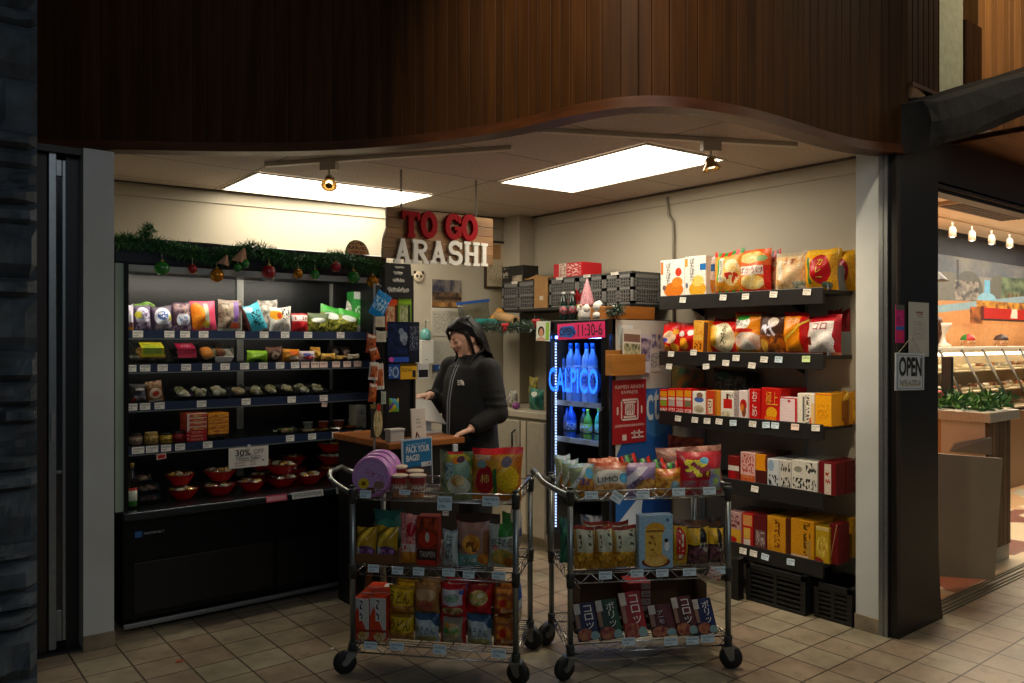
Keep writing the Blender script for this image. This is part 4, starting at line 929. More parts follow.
# ======================= two wire trolleys ==============================
TAGC = TAGB
def trolley(origin,rot,L,D,label,zs,tags,handle_side=-1):
 root = empty('wire_trolley',(origin.x,origin.y,0),rot,label,'trolley','chrome wire trolleys')
 for x in (0,L):
  for y in (0,D):
   p = MB().tube([(x,y,0.10),(x,y,zs[0] + 0.012)],0.0135,12).build('post',POST,root)
   MB().tube([(x,y,zs[0] + 0.012),(x,y,zs[0] + 0.02)],0.0145,12).build('post_cap',RUBBER,p)
   for z in zs: MB().lathe([(0.017,-0.06),(0.0195,-0.005),(0.0195,0.0),(0.015,0.004)],12,c=(x,y,z)).build('collar',plain('collar_grey','#3a3e3e',0.4,0.4),p)
   wr = 0.052; ox,oy = (-0.035 if x == 0 else 0.012),(-0.03 if y == 0 else 0.02)
   cst = MB().tube([(x,y,0.10),(x,y,0.125)],0.017,10).box(x - 0.03,x + 0.03,y - 0.025,y + 0.025,0.096,0.104)
   for s in (-1,1):
    mm = Matrix.Translation((x,y,0)) @ Matrix.Rotation(0.5 if x == 0 else -0.3,4,'Z')
    cst.prism([(-0.012 + ox,0.045),(0.012 + ox,0.045),(0.026,0.098),(-0.026,0.098)],s * 0.021 - 0.0015,s * 0.021 + 0.0015,M=mm)
   cst.build('caster_fork',POST,root)
   wl = MB().lathe([(0.012,-0.016),(wr - 0.006,-0.016),(wr,-0.010),(wr,0.010),(wr - 0.006,0.016),(0.012,0.016)],24).build('caster_wheel',RUBBER,root)
   wl.matrix_local = Matrix.Translation((x,y,wr)) @ Matrix.Rotation(0.5 if x == 0 else -0.3,4,'Z') @ Matrix.Translation((ox,0,0)) @ Matrix.Rotation(PI / 2,4,'X')
   MB().tube([(0,0,-0.019),(0,0,0.019)],0.014,10).build('hub',POST,wl)
 shs = []
 for k,z in enumerate(zs):
  zl_ = z - 0.042; base = zl_ if k == 0 else z
  mb = MB(); r = 0.0032
  for zz in (z,zl_):
   for (a,b) in (((0,0),(L,0)),((L,0),(L,D)),((L,D),(0,D)),((0,D),(0,0))): mb.tube([(a[0],a[1],zz),(b[0],b[1],zz)],r,6)
  for (a,b,ln) in (((0,0),(L,0),L),((L,0),(L,D),D),((L,D),(0,D),L),((0,D),(0,0),D)):
   m = int(ln / 0.045); pts = []
   for j in range(m + 1):
    t = j / m; pts.append((a[0] + (b[0] - a[0]) * t,a[1] + (b[1] - a[1]) * t,(zl_ if j % 2 else z)))
   mb.tube(pts,0.002,5)
  for j in range(1,int(D / 0.028)): y = j * 0.028; mb.tube([(0.0,y,base),(L,y,base)],0.0017,5)
  for j in range(1,5): mb.tube([(L * j / 5,0,base - 0.004),(L * j / 5,D,base - 0.004)],0.0028,5)
  sh = mb.build('wire_shelf',CHROME,root); shs.append((sh,base))
  for (lx,lz,w,h,roll,mt) in tags[k]:
   price_tag(sh,(lx,-0.0065,lz),w,h,mt,roll=roll,tilt=-0.1)
 sg = handle_side; hx = 0 if sg < 0 else L
 zt = zs[0]
 hp = []; HR = 0.165 if L > 0.745 else 0.12
 for t in range(0,13):
  a = t / 12
  hp.append((hx + sg * (HR * math.sin(min(1,a * 3) * PI / 2) if a < 1 / 3 else HR if a < 2 / 3 else HR * math.sin(min(1,(1 - a) * 3) * PI / 2)),D * a,zt - 0.02 + 0.075 * (min(1,a * 3) if a <= 2 / 3 else min(1,(1 - a) * 3))))
 MB().tube(resample([Vector(p) for p in hp],3),0.0125,10).build('handle',POST if sg < 0 else CHROME,root)
 mb = MB().tube([(L - hx,0,zt + 0.01),(L - hx,D,zt + 0.01)],0.008,8); mb.build('end_rail',POST,root)
 return root,shs
def tl(plane,org,px,py,mt=None,w=0.052,h=0.034,roll=0.0):
 p = plane.hit(px,py); d = Vector((p.x,p.y)) - Vector((org.x,org.y))
 return (d.dot(plane.u),p.z,w,h,roll,mt or TAGB)
R1 = math.atan2(-0.75,0.66); U1 = Vector((math.cos(R1),math.sin(R1),0)); FR1 = Vector((2.215,2.735,0)); O1 = FR1 - U1 * 0.75
PL1 = Pl((O1.x,O1.y),R1)
R2 = math.atan2(-0.5,0.865); O2 = Vector((2.447,2.635,0)); PL2 = Pl((O2.x,O2.y),R2)
Z1S = (0.828,0.487,0.135); Z2S = (0.830,0.462,0.148)
t1 = [[tl(PL1,O1,366,494),tl(PL1,O1,405,492,w=0.05,h=0.022),tl(PL1,O1,445,503,w=0.066,h=0.062),tl(PL1,O1,491,501,w=0.074,h=0.042),tl(PL1,O1,446,513,TAGP,0.028,0.02)],
  [tl(PL1,O1,374,568),tl(PL1,O1,398,570),tl(PL1,O1,419,571),tl(PL1,O1,449,572,w=0.058),tl(PL1,O1,469,574),tl(PL1,O1,499,575,w=0.06)],
  [tl(PL1,O1,371,645,w=0.06),tl(PL1,O1,397,646,w=0.064),tl(PL1,O1,440,649,w=0.06,h=0.04),tl(PL1,O1,499,653,w=0.064,h=0.04)]]
t2 = [[tl(PL2,O2,591,495,w=0.06),tl(PL2,O2,616.5,497,w=0.055,h=0.045,roll=0.6),tl(PL2,O2,642.5,494.5,w=0.06),tl(PL2,O2,678,491.5,w=0.06),tl(PL2,O2,709,490.5,w=0.06)],
  [tl(PL2,O2,605,575,w=0.06),tl(PL2,O2,636.6,573,w=0.06),tl(PL2,O2,661.7,572.5,w=0.058),tl(PL2,O2,689,571.5,w=0.062),tl(PL2,O2,718.7,570,w=0.062)],
  [tl(PL2,O2,628,641,w=0.06),tl(PL2,O2,670.5,641,w=0.062),tl(PL2,O2,692,640,w=0.06),tl(PL2,O2,707,638,w=0.064)]]
TR1,S1 = trolley(O1,R1,0.75,0.42,'chrome wire trolley with purple tins and noodle cups on top, left of the two',Z1S,t1)
TR2,S2 = trolley(O2,R2,0.742,0.42,'chrome wire trolley with chocolate boxes on its bottom shelf, right of the two',Z2S,t2)
# ======================= hanging shop sign ==============================
SYP = 4.15
a = on_y(387,207,SYP); b = on_y(493,218,SYP); bl = on_y(380,257,SYP); br = on_y(493,266,SYP)
cx = (a.x + b.x) / 2; zt = (a.z + b.z) / 2; zb = (bl.z + br.z) / 2
sg = empty('hanging_sign',(cx,SYP,zb),0,'hanging plank sign reading TO GO ARASHI in red and white letters','sign')
SW = wood_mat('sign_planks','#6e4a2a','#98703f',(1.5,20,30),0.6,0.3)
hw = (b.x - a.x) / 2; hh = zt - zb; mb = MB(); nb = 5
for k in range(nb):
 z0 = hh * k / nb + 0.001; z1 = hh * (k + 1) / nb - 0.001
 def lx(z): t = z / hh; return -hw - (0.028 if t < 0.35 else 0.028 * max(0,(0.55 - t) / 0.2))
 poly = [(lx(z0),z0),(hw,z0),(hw,z1),(lx(z1),z1)]; t = random.random()
 i0 = len(mb.f); mb.prism(poly,0.0,0.02)
 for j in range(i0,len(mb.f)): mb.uv[j] = [(t,0)] * len(mb.f[j])
mb.build('board',SW,sg,bevel=0.002)
def stroke_letter(strokes,w,h,th,depth):
 mb = MB()
 for st in strokes:
  pts = [Vector((p[0] * w,p[1] * h)) for p in st[0]]; t = th * st[1]
  Lp,Rp = [],[]
  for k,p in enumerate(pts):
   if k == 0: d = pts[1] - pts[0]
   elif k == len(pts) - 1: d = pts[-1] - pts[-2]
   else: d = (pts[k + 1] - pts[k]).normalized() + (pts[k] - pts[k - 1]).normalized()
   d.normalize(); nn = Vector((-d.y,d.x)) * t / 2; Lp.append(p + nn); Rp.append(p - nn)
  for k in range(len(pts) - 1):
   poly = [Rp[k],Rp[k + 1],Lp[k + 1],Lp[k]]
   mb.prism([(q.x,q.y) for q in poly],-depth - 0.0005 * strokes.index(st),0.0)
 return mb
def arc(cx,cy,rx,ry,a0,a1,n=16): return [(cx + rx * math.cos(math.radians(a0 + (a1 - a0) * t / n)),cy + ry * math.sin(math.radians(a0 + (a1 - a0) * t / n))) for t in range(n + 1)]
LET = {
 'T': [([(0.02,.90),(.98,.90)],1.0),([(0.07,.95),(.07,.68)],.7),([(.93,.95),(.93,.68)],.7),([(.5,.9),(.5,.05)],1.3),([(.28,.06),(.72,.06)],.7)],
 'O': [(arc(.5,.5,.38,.42,0,360,28),1.25)],
 'G': [(arc(.5,.5,.38,.42,40,330,24),1.2),([(.55,.44),(.98,.44)],.8),([(.84,.46),(.84,.12)],1.0),([(.85,.95),(.85,.66)],.7)],
 'A': [([(.20,.05),(.5,.95)],.95),([(.80,.05),(.5,.95)],1.15),([(.28,.33),(.72,.33)],.7),([(0,.05),(.38,.05)],.7),([(.62,.05),(1,.05)],.7),([(.36,.95),(.62,.95)],.7)],
 'R': [([(.24,.03),(.24,.97)],1.2),([(.05,.94),(.5,.94)] + arc(.55,.73,.27,.21,90,-90,12) + [(.24,.52)],.85),([(.5,.5),(.86,.06)],1.1),([(.03,.05),(.45,.05)],.7),([(.68,.05),(1,.05)],.7)],
 'S': [(arc(.5,.72,.33,.22,20,270,14) + arc(.5,.28,.35,.23,90,-160,14),1.05),([(.85,.97),(.85,.68)],.65),([(.14,.03),(.14,.34)],.65)],
 'H': [([(.22,.03),(.22,.97)],1.15),([(.78,.03),(.78,.97)],1.15),([(.22,.5),(.78,.5)],.8)] + [([(x,y),(x + .40,y)],.7) for x in (.02,.58) for y in (.05,.95)],
 'I': [([(.5,.03),(.5,.97)],1.15),([(.1,.05),(.9,.05)],.7),([(.1,.95),(.9,.95)],.7)]}
LR = plain('letter_red','#8c0a13',0.7,spec=0.1); LWH = plain('letter_white','#d8d4c8',0.55)
for ch,x0,x1,y0,y1,mt in (('T',403,420.5,212,236,LR),('O',422,437.5,213,236.5,LR),('G',446.5,462.5,215,238,LR),('O',462.5,478,216,239.5,LR),
        ('A',394.5,411.5,239.5,262,LWH),('R',412,429,241,262.5,LWH),('A',430.5,447,242,263,LWH),('S',448,463.5,242,264,LWH),('H',464,480,243,265,LWH),('I',480.5,489,244,265.5,LWH)):
 yl = SYP - 0.026 if mt is LR else SYP - 0.018
 p = on_y(x0,y1,yl); q = on_y(x1,y0,yl)
 lo = stroke_letter(LET[ch],q.x - p.x,q.z - p.z,0.030 if mt is LR else 0.026,0.022 if mt is LR else 0.016).build('letter',mt,sg)
 lo.location = (p.x - cx,yl - SYP + (0.026 if mt is LR else 0.018),p.z - zb)
for px,py in ((402,208),(477,214)):
 p = on_y(px,py,SYP); mb = MB(); z = p.z - 0.01; k = 0
 while z < CEIL - 0.004:
  rr_ = 0.007; pts = [(rr_ * math.cos(t * PI / 6) * (1 if k % 2 else 0),rr_ * math.cos(t * PI / 6) * (0 if k % 2 else 1),0.010 * math.sin(t * PI / 6)) for t in range(13)]
  mb.tube([(p.x - cx + q[0],0.01 + q[1],z - zb + q[2]) for q in pts],0.0024,5,caps=False); z += 0.0145; k += 1
 mb.build('chain',plain('chain_steel','#5d564a',0.4,0.8),sg)
# ======================= till counter ===================================
KX0,KX1,KY0,KY1,KZ = 2.115,2.60,3.66,4.30,0.97
ct = empty('till_counter',((KX0 + KX1) / 2,KY0,0),0,'till counter with a brown wooden top and black body before the cashier','counter')
hx = (KX1 - KX0) / 2
MB().box(-hx,hx,0,KY1 - KY0,KZ - 0.035,KZ).build('top',COUNTER_WOOD,ct,bevel=0.006)
MB().box(-hx + 0.03,hx - 0.02,0.03,KY1 - KY0 - 0.01,0.0,KZ - 0.035).build('body',plain('counter_black','#0e0d0d',0.5),ct)
a = on_y(403,478,3.60); b = on_y(433.5,436.5,3.60); w_,h_ = b.x - a.x,b.z - a.z
ps = empty('promotion_sign',((a.x + b.x) / 2,3.605,a.z - 0.05),(0,-0.03,0),'blue sign reading PACK YOUR BAGS! in front of the till counter','sign')
MB().box(-w_ / 2,w_ / 2,0,0.004,0,h_ + 0.05).build('backing',plain('sign_backing','#b9c4cc',0.5),ps)
mb = MB().box(-w_ / 2 + 0.012,w_ / 2 - 0.006,-0.0015,0.0,0,h_ + 0.04,uvfront=True)
mb.build('print',art('#1f6390',('n',0.0,0.0,1,0.42,'#16303f','#4a3a30',5),('r',0,0.45,1,1,'#236f9f'),('r',0.62,0.40,0.98,0.50,'#c3cdd2'),('t',0.65,0.42,0.95,0.48,'#7a5050',14,10),('t',0.1,0.88,0.8,0.93,'#9fc4dc',22,30),rough=0.4),ps)
sf = flat_surf(w_,h_ + 0.05); SWH = plain('sign_white','#d6dfe2',0.5)
write('PACK YOUR',sf,(0.14,0.70,0.90,0.84),SWH,ps,off=0.003); write('BAGS!',sf,(0.14,0.53,0.56,0.66),SWH,ps,off=0.003)
MB().tube([(0.02,0.006,h_ + 0.05),(0.02,0.03,h_ + 0.075),(0.02,0.05,KZ - a.z + 0.03)],0.004,6).build('hook',plain('clip_red','#7a2030',0.4),ps)
a = on_y(453.5,452,3.65); b = on_y(458,437,3.65)
o = MB().box(a.x,b.x,3.650,3.664,a.z,KZ - 0.036).build('card_reader_cable',plain('white_plastic','#b9bdc4',0.4),None,bevel=0.003); o.name = 'scanner_handle'; tag(o,'narrow white plastic handle hanging under the right end of the till counter','handle'); o['category'] = 'scanner'
tb = empty('till_tablet',(on_y(427,430,3.95).x,3.95,KZ),0.0,'white till tablet seen from behind, tilted on its stand on the counter','tablet')
a0,b0,c0,d0 = (on_y(403,397,3.90),on_y(431,400,3.98),on_y(447,424,3.92),on_y(416,419,3.84))
P4 = [Vector((p.x,p.y,p.z)) - Vector(tb.location) for p in (d0,c0,b0,a0)]
nrm_ = (P4[1] - P4[0]).cross(P4[3] - P4[0]).normalized() * 0.012
mb = MB(); i = mb.add(P4); j = mb.add([p - nrm_ for p in P4])
mb.face((i,i + 1,i + 2,i + 3)); mb.face((j + 3,j + 2,j + 1,j))
for k in range(4): mb.face((i + k,j + k,j + (k + 1) % 4,i + (k + 1) % 4))
mb.build('housing',plain('tablet_white','#c4c2bc',0.35),tb,bevel=0.004,seg=3)
cc = sum(P4,Vector()) / 4 - nrm_ * 1.1
mb = MB(); i = mb.add([cc + (p - cc - nrm_ * 0) * 0.92 - nrm_ * 0.05 for p in [q - nrm_ * 1.06 for q in P4]]); mb.face((i,i + 1,i + 2,i + 3)); mb.build('screen',plain('screen_dark','#10151c',0.1,emit='#9fb4c8',estr=0.25),tb,recalc=False)
MB().prism([(-0.07,0.0),(0.09,0.0),(0.05,0.012),(-0.04,0.012)],-0.05,0.06).build('foot',plain('tablet_white','#c4c2bc',0.35),tb,bevel=0.003)
MB().prism([(-0.03,0.01),(0.03,0.01),(0.03,0.13),(-0.02,0.12)],0.0,0.03).build('neck',plain('tablet_white','#c4c2bc',0.35),tb,bevel=0.003)
a = on_y(412.5,433,3.74); b = on_y(427.5,408,3.74)
ch_ = MB().box(-(b.x - a.x) / 2,(b.x - a.x) / 2,0,0.012,0,b.z - KZ,uvfront=True).build('card_stand',art('#c9c0b4',('t',0.3,0.5,0.65,0.56,'#5a524a',9,40),('t',0.3,0.36,0.7,0.42,'#5a524a',9,40),('t',0.3,0.6,0.6,0.66,'#5a524a',9,40),rough=0.4),bevel=0.002)
put(ch_,((a.x + b.x) / 2,3.745,KZ),0.08,-0.08); tag(ch_,'small upright pale card stand on the counter in front of the tablet','stand')
p = on_y(400,438,3.76)
o = MB().box(-0.045,0.045,0,0.05,0,0.055).box(-0.049,0.049,-0.004,0.054,0.055,0.068).build('white_box',plain('box_white','#b9b4ab',0.5),bevel=0.003); o.name = 'lidded_box'; put(o,(on_y(395.5,438,3.72).x,3.70,KZ),0.1); tag(o,'small white lidded box on the left end of the till counter','box')
p = on_y(404,430,3.90)
o = MB().box(-0.075,0.06,0,0.08,0,0.10).box(-0.07,0.055,0.01,0.07,0.10,0.112).build('receipt_printer',plain('printer_black','#0d0f12',0.4),bevel=0.006); put(o,(p.x,3.86,KZ),0.0); tag(o,'black receipt printer with a pale lid on the counter behind the card stand','printer')
MB().box(-0.02,0.03,0.02,0.06,0.112,0.118).build('paper_roll',plain('roll_paper','#b5b1a6',0.6),o)
p = on_y(402,400,4.05)
o = MB().lathe([(0.03,0),(0.036,0.04),(0.03,0.14),(0.02,0.2),(0.022,0.24),(0.0,0.26)],16).build('figurine',plain('figurine_brown','#8a4a22',0.5,noise_amt=0.5,nscale=25)); o.location = (p.x,4.12,KZ); tag(o,'small orange-brown figurine at the back of the till counter','figurine')
p0 = on_y(389,412,3.68); p1 = on_y(399,398,3.68)
o = bag('candy_pack','small green, yellow and purple triangular pack hung at the counter corner','packet',(((p0.x + p1.x) / 2),3.675,p0.z),0,p1.x - p0.x,p1.z - p0.z,0.012,art('#7fb53a',('d',1,0.1,0.3,'#7a3fa0'),('d',1,-0.3,0.3,'#d8b62a'),('d',-1,1.1,0.5,'#4aa8b8')))
# ======================= black goods rack on the counter ================
ry = 3.82
r0 = on_y(384,440,ry).x; r1 = on_y(418.5,400,ry).x; rz = on_y(398,265,ry).z
rk = empty('counter_rack',((r0 + r1) / 2,ry,KZ),0,'tall black goods rack at the left end of the till counter beside the cold case','rack')
W = r1 - r0
MB().box(-W / 2 - 0.006,-W / 2 + 0.010,-0.01,0.012,0,rz - KZ - 0.02).build('post',BLACKM,rk)
MB().box(-W / 2,W / 2,0.02,0.03,0.0,0.02).box(W / 2 - 0.02,W / 2 - 0.006,0.02,0.034,0,0.55).box(-W / 2,W / 2 - 0.01,0.034,0.044,0.02,rz - KZ - 0.05).build('back_panel',BLACK,rk)
def rack_rect(px0,px1,py0,py1,y=ry):
 a = on_y(px0,py1,y); b = on_y(px1,py0,y); return a.x - (r0 + r1) / 2,b.x - (r0 + r1) / 2,a.z - KZ,b.z - KZ
x0,x1,z0,z1 = rack_rect(384.5,412,264.5,297,ry - 0.02)
hd = MB().prism([(x0,z0),(x1 + 0.004,z0),(x1 - 0.012,z1),(x0 + 0.002,z1)],-0.026,-0.018).build('header_board',plain('chalk_black','#0d0c0c',0.6),rk)
CH = plain('chalk_white','#d9d2c4',0.7)
sfh = lambda u,v: (x0 + (x1 - x0) * u,-0.027,z0 + (z1 - z0) * v)
rr = random.Random(9); mb = MB()
for row,(u0,u1,v,hgt,n_) in enumerate(((0.34,0.66,0.86,0.06,4),(0.30,0.60,0.66,0.14,4),(0.26,0.68,0.44,0.14,6),(0.08,0.84,0.14,0.18,9))):
 for k in range(n_):
  u = u0 + (u1 - u0) * k / n_; du = (u1 - u0) / n_
  pts = [sfh(u + du * t,v + hgt * (0.5 + 0.5 * math.sin(t * 6.28 + k * 1.9)) * rr.uniform(0.6,1)) for t in (0,0.25,0.5,0.75,1.0,1.15)]
  mb.tube(pts,0.0032,5)
mb.build('brush_marks',CH,rk)
RK = []
def rack_pack(nm,px0,px1,py0,py1,mt,label,d=0.02,y=ry - 0.012):
 a = on_y(px0,py1,y); b = on_y(px1,py0,y)
 o = MB().box(-(b.x - a.x) / 2,(b.x - a.x) / 2,0,d,0,b.z - a.z,uvfront=True).build(nm,mt,bevel=0.0015); o.location = ((a.x + b.x) / 2,y,a.z); tag(o,label,'packet' if 'poster' not in nm and 'card' not in nm else 'poster'); return o
rack_pack('snack_box',385.5,397.5,299,330,art('#d4602a',('r',0,0.82,1,1,'#e8501e'),('n',0.1,0.25,0.75,0.75,'#b8642c','#e0bf94',5),('r',0.8,0.2,1,0.8,'#3a2418'),('e',0.5,0.10,0.4,0.10,'#cfc4ae')),'small orange snack box on the counter rack under the black script board')
rack_pack('snack_box',398.5,411.5,299,330,art('#7faa38',('r',0,0.84,1,1,'#94bf2a'),('n',0.1,0.25,0.72,0.78,'#6c8a3a','#c8c69a',5),('r',0.72,0.2,0.9,0.8,'#2f3a1c'),('e',0.5,0.10,0.4,0.10,'#cfc4ae')),'small green snack box on the counter rack beside the orange one')
for q in ((386.5,396.5,331,337.5),(398.5,408.5,331,337.5)):
 x0_,x1_,z0_,z1_ = rack_rect(*q,y=ry - 0.015); price_tag(rk,((x0_ + x1_) / 2,-0.014,(z0_ + z1_) / 2),x1_ - x0_,z1_ - z0_,TAGW,tilt=0)
o = rack_pack('dark_poster',387.5,419.5,322,363,art('#10182e',('r',0.68,0,1,1,'#1b2030'),('n',0.0,0.2,0.62,0.95,'#0e1830','#1c2c55',6),('e',0.50,0.62,0.12,0.14,'#8f99a8'),('e',0.42,0.76,0.08,0.08,'#7e8a9a'),('e',0.52,0.50,0.07,0.08,'#6e7888'),('t',0.70,0.3,0.96,0.9,'#6f7688',12,12),('r',0.08,0.02,0.66,0.14,'#2f56b8'),('e',0.12,0.08,0.08,0.06,'#c850b0'),rough=0.3),'dark navy poster with a pale grey figure in the middle of the counter rack',d=0.004,y=ry - 0.02)
rack_pack('sticker_card',388.5,400,364,379,art('#1c4a94',('e',0.62,0.45,0.28,0.38,'#93a8c0'),('e',0.62,0.45,0.17,0.25,'#2c4c80'),('t',0.02,0.2,0.3,0.8,'#a8bcd8',6,3),rough=0.4),'small blue card with a round pale badge on the counter rack',d=0.004)
rack_pack('sticker_card',400.5,417,363,379.5,art('#dba522',('r',0,0.82,1,1,'#5a430f'),('t',0.05,0.45,0.7,0.7,'#6a5210',12,8),('r',0.72,0.1,0.92,0.55,'#20202a'),rough=0.4),'small yellow card with a dark square on the counter rack',d=0.004)
rack_pack('payment_card',417.5,429,363.5,379,art('#c8c8c4',('r',0.1,0.1,0.92,0.6,'#16161c'),rough=0.35),'small pale card with a black panel beside the yellow card',d=0.004,y=ry + 0.03)
hy = 3.74
hp = on_y(376,283,hy); hz = on_y(376,460,hy)
o = MB().box(hp.x - 0.006,hp.x + 0.006,hy + 0.016,hy + 0.018,hz.z,hp.z).tube([(hp.x,hy + 0.017,hp.z - 0.01),(hp.x + 0.035,hy + 0.03,hp.z - 0.004),(hp.x + 0.075,ry - 0.005,hp.z - 0.01)],0.003,6).build('clip_strip',plain('strip_plastic','#8a8a88',0.3)); tag(o,'plastic clip strip hung from the counter rack, carrying small packs','strip')
RED1 = art('#b84a22',('n',0.1,0.15,0.9,0.85,'#7c2410','#e08040',6),('r',0.1,0.8,0.9,0.95,'#d8cbb8'))
RED2 = art('#c9bfae',('n',0.1,0.15,0.9,0.78,'#8e2c16','#d47a4a',6),('r',0.05,0.02,0.95,0.14,'#e2dccf'))
for k,(px0,px1,py0,py1,mt,lab,rl) in enumerate((
 (367.5,383,290,316,art('#1f86c8',('t',0.05,0.25,0.95,0.75,'#bfe6f6',7,4),rough=0.25),'bright blue little pack with white marks at the top of the clip strip',0.5),
 (374,384,316.5,327,art('#d9ccb0',('t',0.2,0.2,0.8,0.8,'#b9a98a',6,6)),'upper blank cream tag on the clip strip below the blue pack',0.0),
 (374,384,331,342,art('#d6cdb6',('t',0.2,0.2,0.8,0.8,'#b9a98a',6,6)),'lower blank cream tag on the clip strip below the blue pack',0.0),
 (366,376,334,353,RED1,'little red-orange pack on the clip strip, uppermost of the red ones',0.1),
 (371,380,347,360,RED1,'little tilted brown-red pack behind the clip strip',-0.3),
 (366.5,376,362,380,RED2,'little pale pack with red food on the left of the clip strip',0.1),
 (375,385,363,390,RED2,'little pale-edged red pack on the right of the clip strip',-0.04),
 (367.5,375.5,383,402,RED1,'little dark red pack low on the left of the clip strip',0.08),
 (379,384,391,404,art('#b8bfae',('t',0.1,0.1,0.9,0.9,'#7f8a74',8,8)),'little pale green tag low on the clip strip',0.0),
 (371,384,403,438,art('#3a352c',('e',0.55,0.42,0.36,0.42,'#c9b37c'),('f',0.55,0.42,0.34,0.40,'#b59a5e','#e0d09a',7),('e',0.62,0.86,0.18,0.1,'#b03420'),('r',0,0.86,0.4,1,'#8e7a3a')),'larger dark pack with a pale fish-shaped cracker, lowest on the clip strip',0.0))):
 a = on_y(px0,py1,hy); b = on_y(px1,py0,hy)
 bag('hanging_pack',lab,'packet',((a.x + b.x) / 2,hy - 0.012 * (k % 3),a.z),0,b.x - a.x,b.z - a.z,0.014 if 'tag' not in lab else 0.003,mt,roll=rl,c=0.03)
# ======================= things on the back wall ========================
def on_back(px,py,off=0.01):
 d = ray(px,py)
 m = (BWB.y - BWA.y) / (BWB.x - BWA.x); c = BWA.y - m * BWA.x - off
 t = c / (d.y - m * d.x); return d * t + Vector((0,0,H))
BROT = math.atan2(BWB.y - BWA.y,BWB.x - BWA.x)
def wall_card(nm,px0,px1,py0,py1,mt,label,cat,off=0.006,d=0.004,bev=0.0):
 a = on_back(px0,py1,off); b = on_back(px1,py0,off); w = (Vector((b.x,b.y)) - Vector((a.x,a.y))).length
 o = MB().box(-w / 2,w / 2,0,d,0,b.z - a.z,uvfront=True).build(nm,mt,bevel=bev); put(o,((a.x + b.x) / 2,(a.y + b.y) / 2,a.z),BROT); tag(o,label,cat); return o,w,b.z - a.z
o,w,h = wall_card('wall_calendar',432,461.5,280.5,336,art('#b9b4a4',('r',0,0.50,1,1,'#3a2a1e'),('n',0.0,0.78,1,1,'#2a2c40','#8a8078',3),('n',0.0,0.60,1,0.78,'#3a2a1c','#8a6a4a',4),('n',0.1,0.64,1,0.70,'#161210','#4a3420',3),('n',0.0,0.52,1,0.60,'#6a4420','#b8884a',3),('t',0.06,0.06,0.94,0.40,'#9a9588',9,22),('r',0,0.44,1,0.50,'#cfcabb'),rough=0.5),'wall calendar with a brown landscape photo above a white month sheet','calendar',d=0.006)
o,w,h = wall_card('notice_sheet',433,459,340,378,art('#a9a597',('t',0.1,0.3,0.9,0.95,'#96927f',8,30),rough=0.6),'pale paper sheet on the back wall under the calendar','notice')
a = on_back(418.5,277,0.004)
pd = MB().lathe([(0.0,0.0),(0.044,0.0),(0.044,0.008),(0.036,0.012),(0,0.013)],24).build('bear_badge',plain('bear_cream','#cdbfa4',0.5)); tag(pd,'round cream bear face badge on the wall below the hanging sign','badge')
pd.location = a; pd.rotation_euler = (PI / 2,0,BROT)
for sx in (-1,1):
 MB().ball((sx * 0.017,0.006,0.012),0.011,0.013,0.004,0,10,6).build('eye_patch',plain('bear_dark','#3a2c24',0.5),pd)
 MB().ball((sx * 0.034,0.036,0.006),0.013,0.013,0.006,0,10,6).build('ear',plain('bear_dark','#3a2c24',0.5),pd)
MB().ball((0,-0.012,0.013),0.006,0.004,0.003,0,8,5).build('nose',plain('bear_dark','#3a2c24',0.5),pd)
a = on_back(486,287,0.02); b = on_back(506.5,243,0.02); w = (Vector((b.x - a.x,b.y - a.y))).length; h = b.z - a.z
wb = MB().box(-w / 2,w / 2,0.004,0.016,0,h,uvfront=True).build('framed_board',art('#cbbd9f',('r',0.30,0.62,0.72,0.95,'#b98a5e'),('t',0.1,0.1,0.9,0.5,'#a89a80',9,6),rough=0.4)); put(wb,((a.x + b.x) / 2,(a.y + b.y) / 2,a.z),BROT); tag(wb,'brown-framed pale notice board on the back wall right of the hanging sign','board')
mb = MB()
for q in ((-w / 2 - .012,w / 2 + .012,-.012,.008),(-w / 2 - .012,w / 2 + .012,h - .008,h + .012),(-w / 2 - .012,-w / 2 + .008,0,h),(w / 2 - .008,w / 2 + .012,0,h)): mb.box(q[0],q[1],-0.004,0.016,q[2],q[3])
mb.build('frame',plain('frame_brown','#3b2a1c',0.45),wb,bevel=0.002)
a = on_back(421,364,0.075); b = on_back(434,340,0.075); w = b.x - a.x
ds = MB().box(-w / 2,w / 2,0,0.07,0,b.z - a.z).build('soap_dispenser',plain('dispenser_white','#c7c5ba',0.4),bevel=0.006); put(ds,((a.x + b.x) / 2,(a.y + b.y) / 2,a.z),BROT); tag(ds,'white and teal soap dispenser with a pump on the back wall','dispenser')
hb = b.z - a.z
MB().lathe([(0.04,0),(0.044,0.02),(0.042,0.06),(0.025,0.085),(0.014,0.09)],16,c=(0,0.035,hb)).build('bottle',plain('teal_plastic','#5d9a94',0.25),ds)
MB().tube([(0,0.035,hb + 0.09),(0,0.035,hb + 0.15),(0,0.0,hb + 0.155),(0,-0.015,hb + 0.14)],0.006,8).build('pump',plain('pump_clear','#a9a79c',0.3),ds)
MB().box(-0.02,0.0,-0.002,0.0,0.03,0.036).build('logo_dash',ink('#4d8a3a'),ds)
a = on_back(434,371,0.03); o = MB().box(0,0.085,0,0.028,0,0.05).build('blue_holder',plain('holder_blue','#24467e',0.4),bevel=0.004); put(o,a,BROT); o.name = 'tissue_holder'; tag(o,'small blue holder on the back wall right of the soap dispenser','holder')
MB().lathe([(0.0,0),(0.016,0),(0.016,0.004)],12).build('round_mark',plain('mark_pale','#8fa3bd',0.4),o).matrix_local = Matrix.Translation((0.055,0.0,0.025)) @ Matrix.Rotation(PI / 2,4,'X')
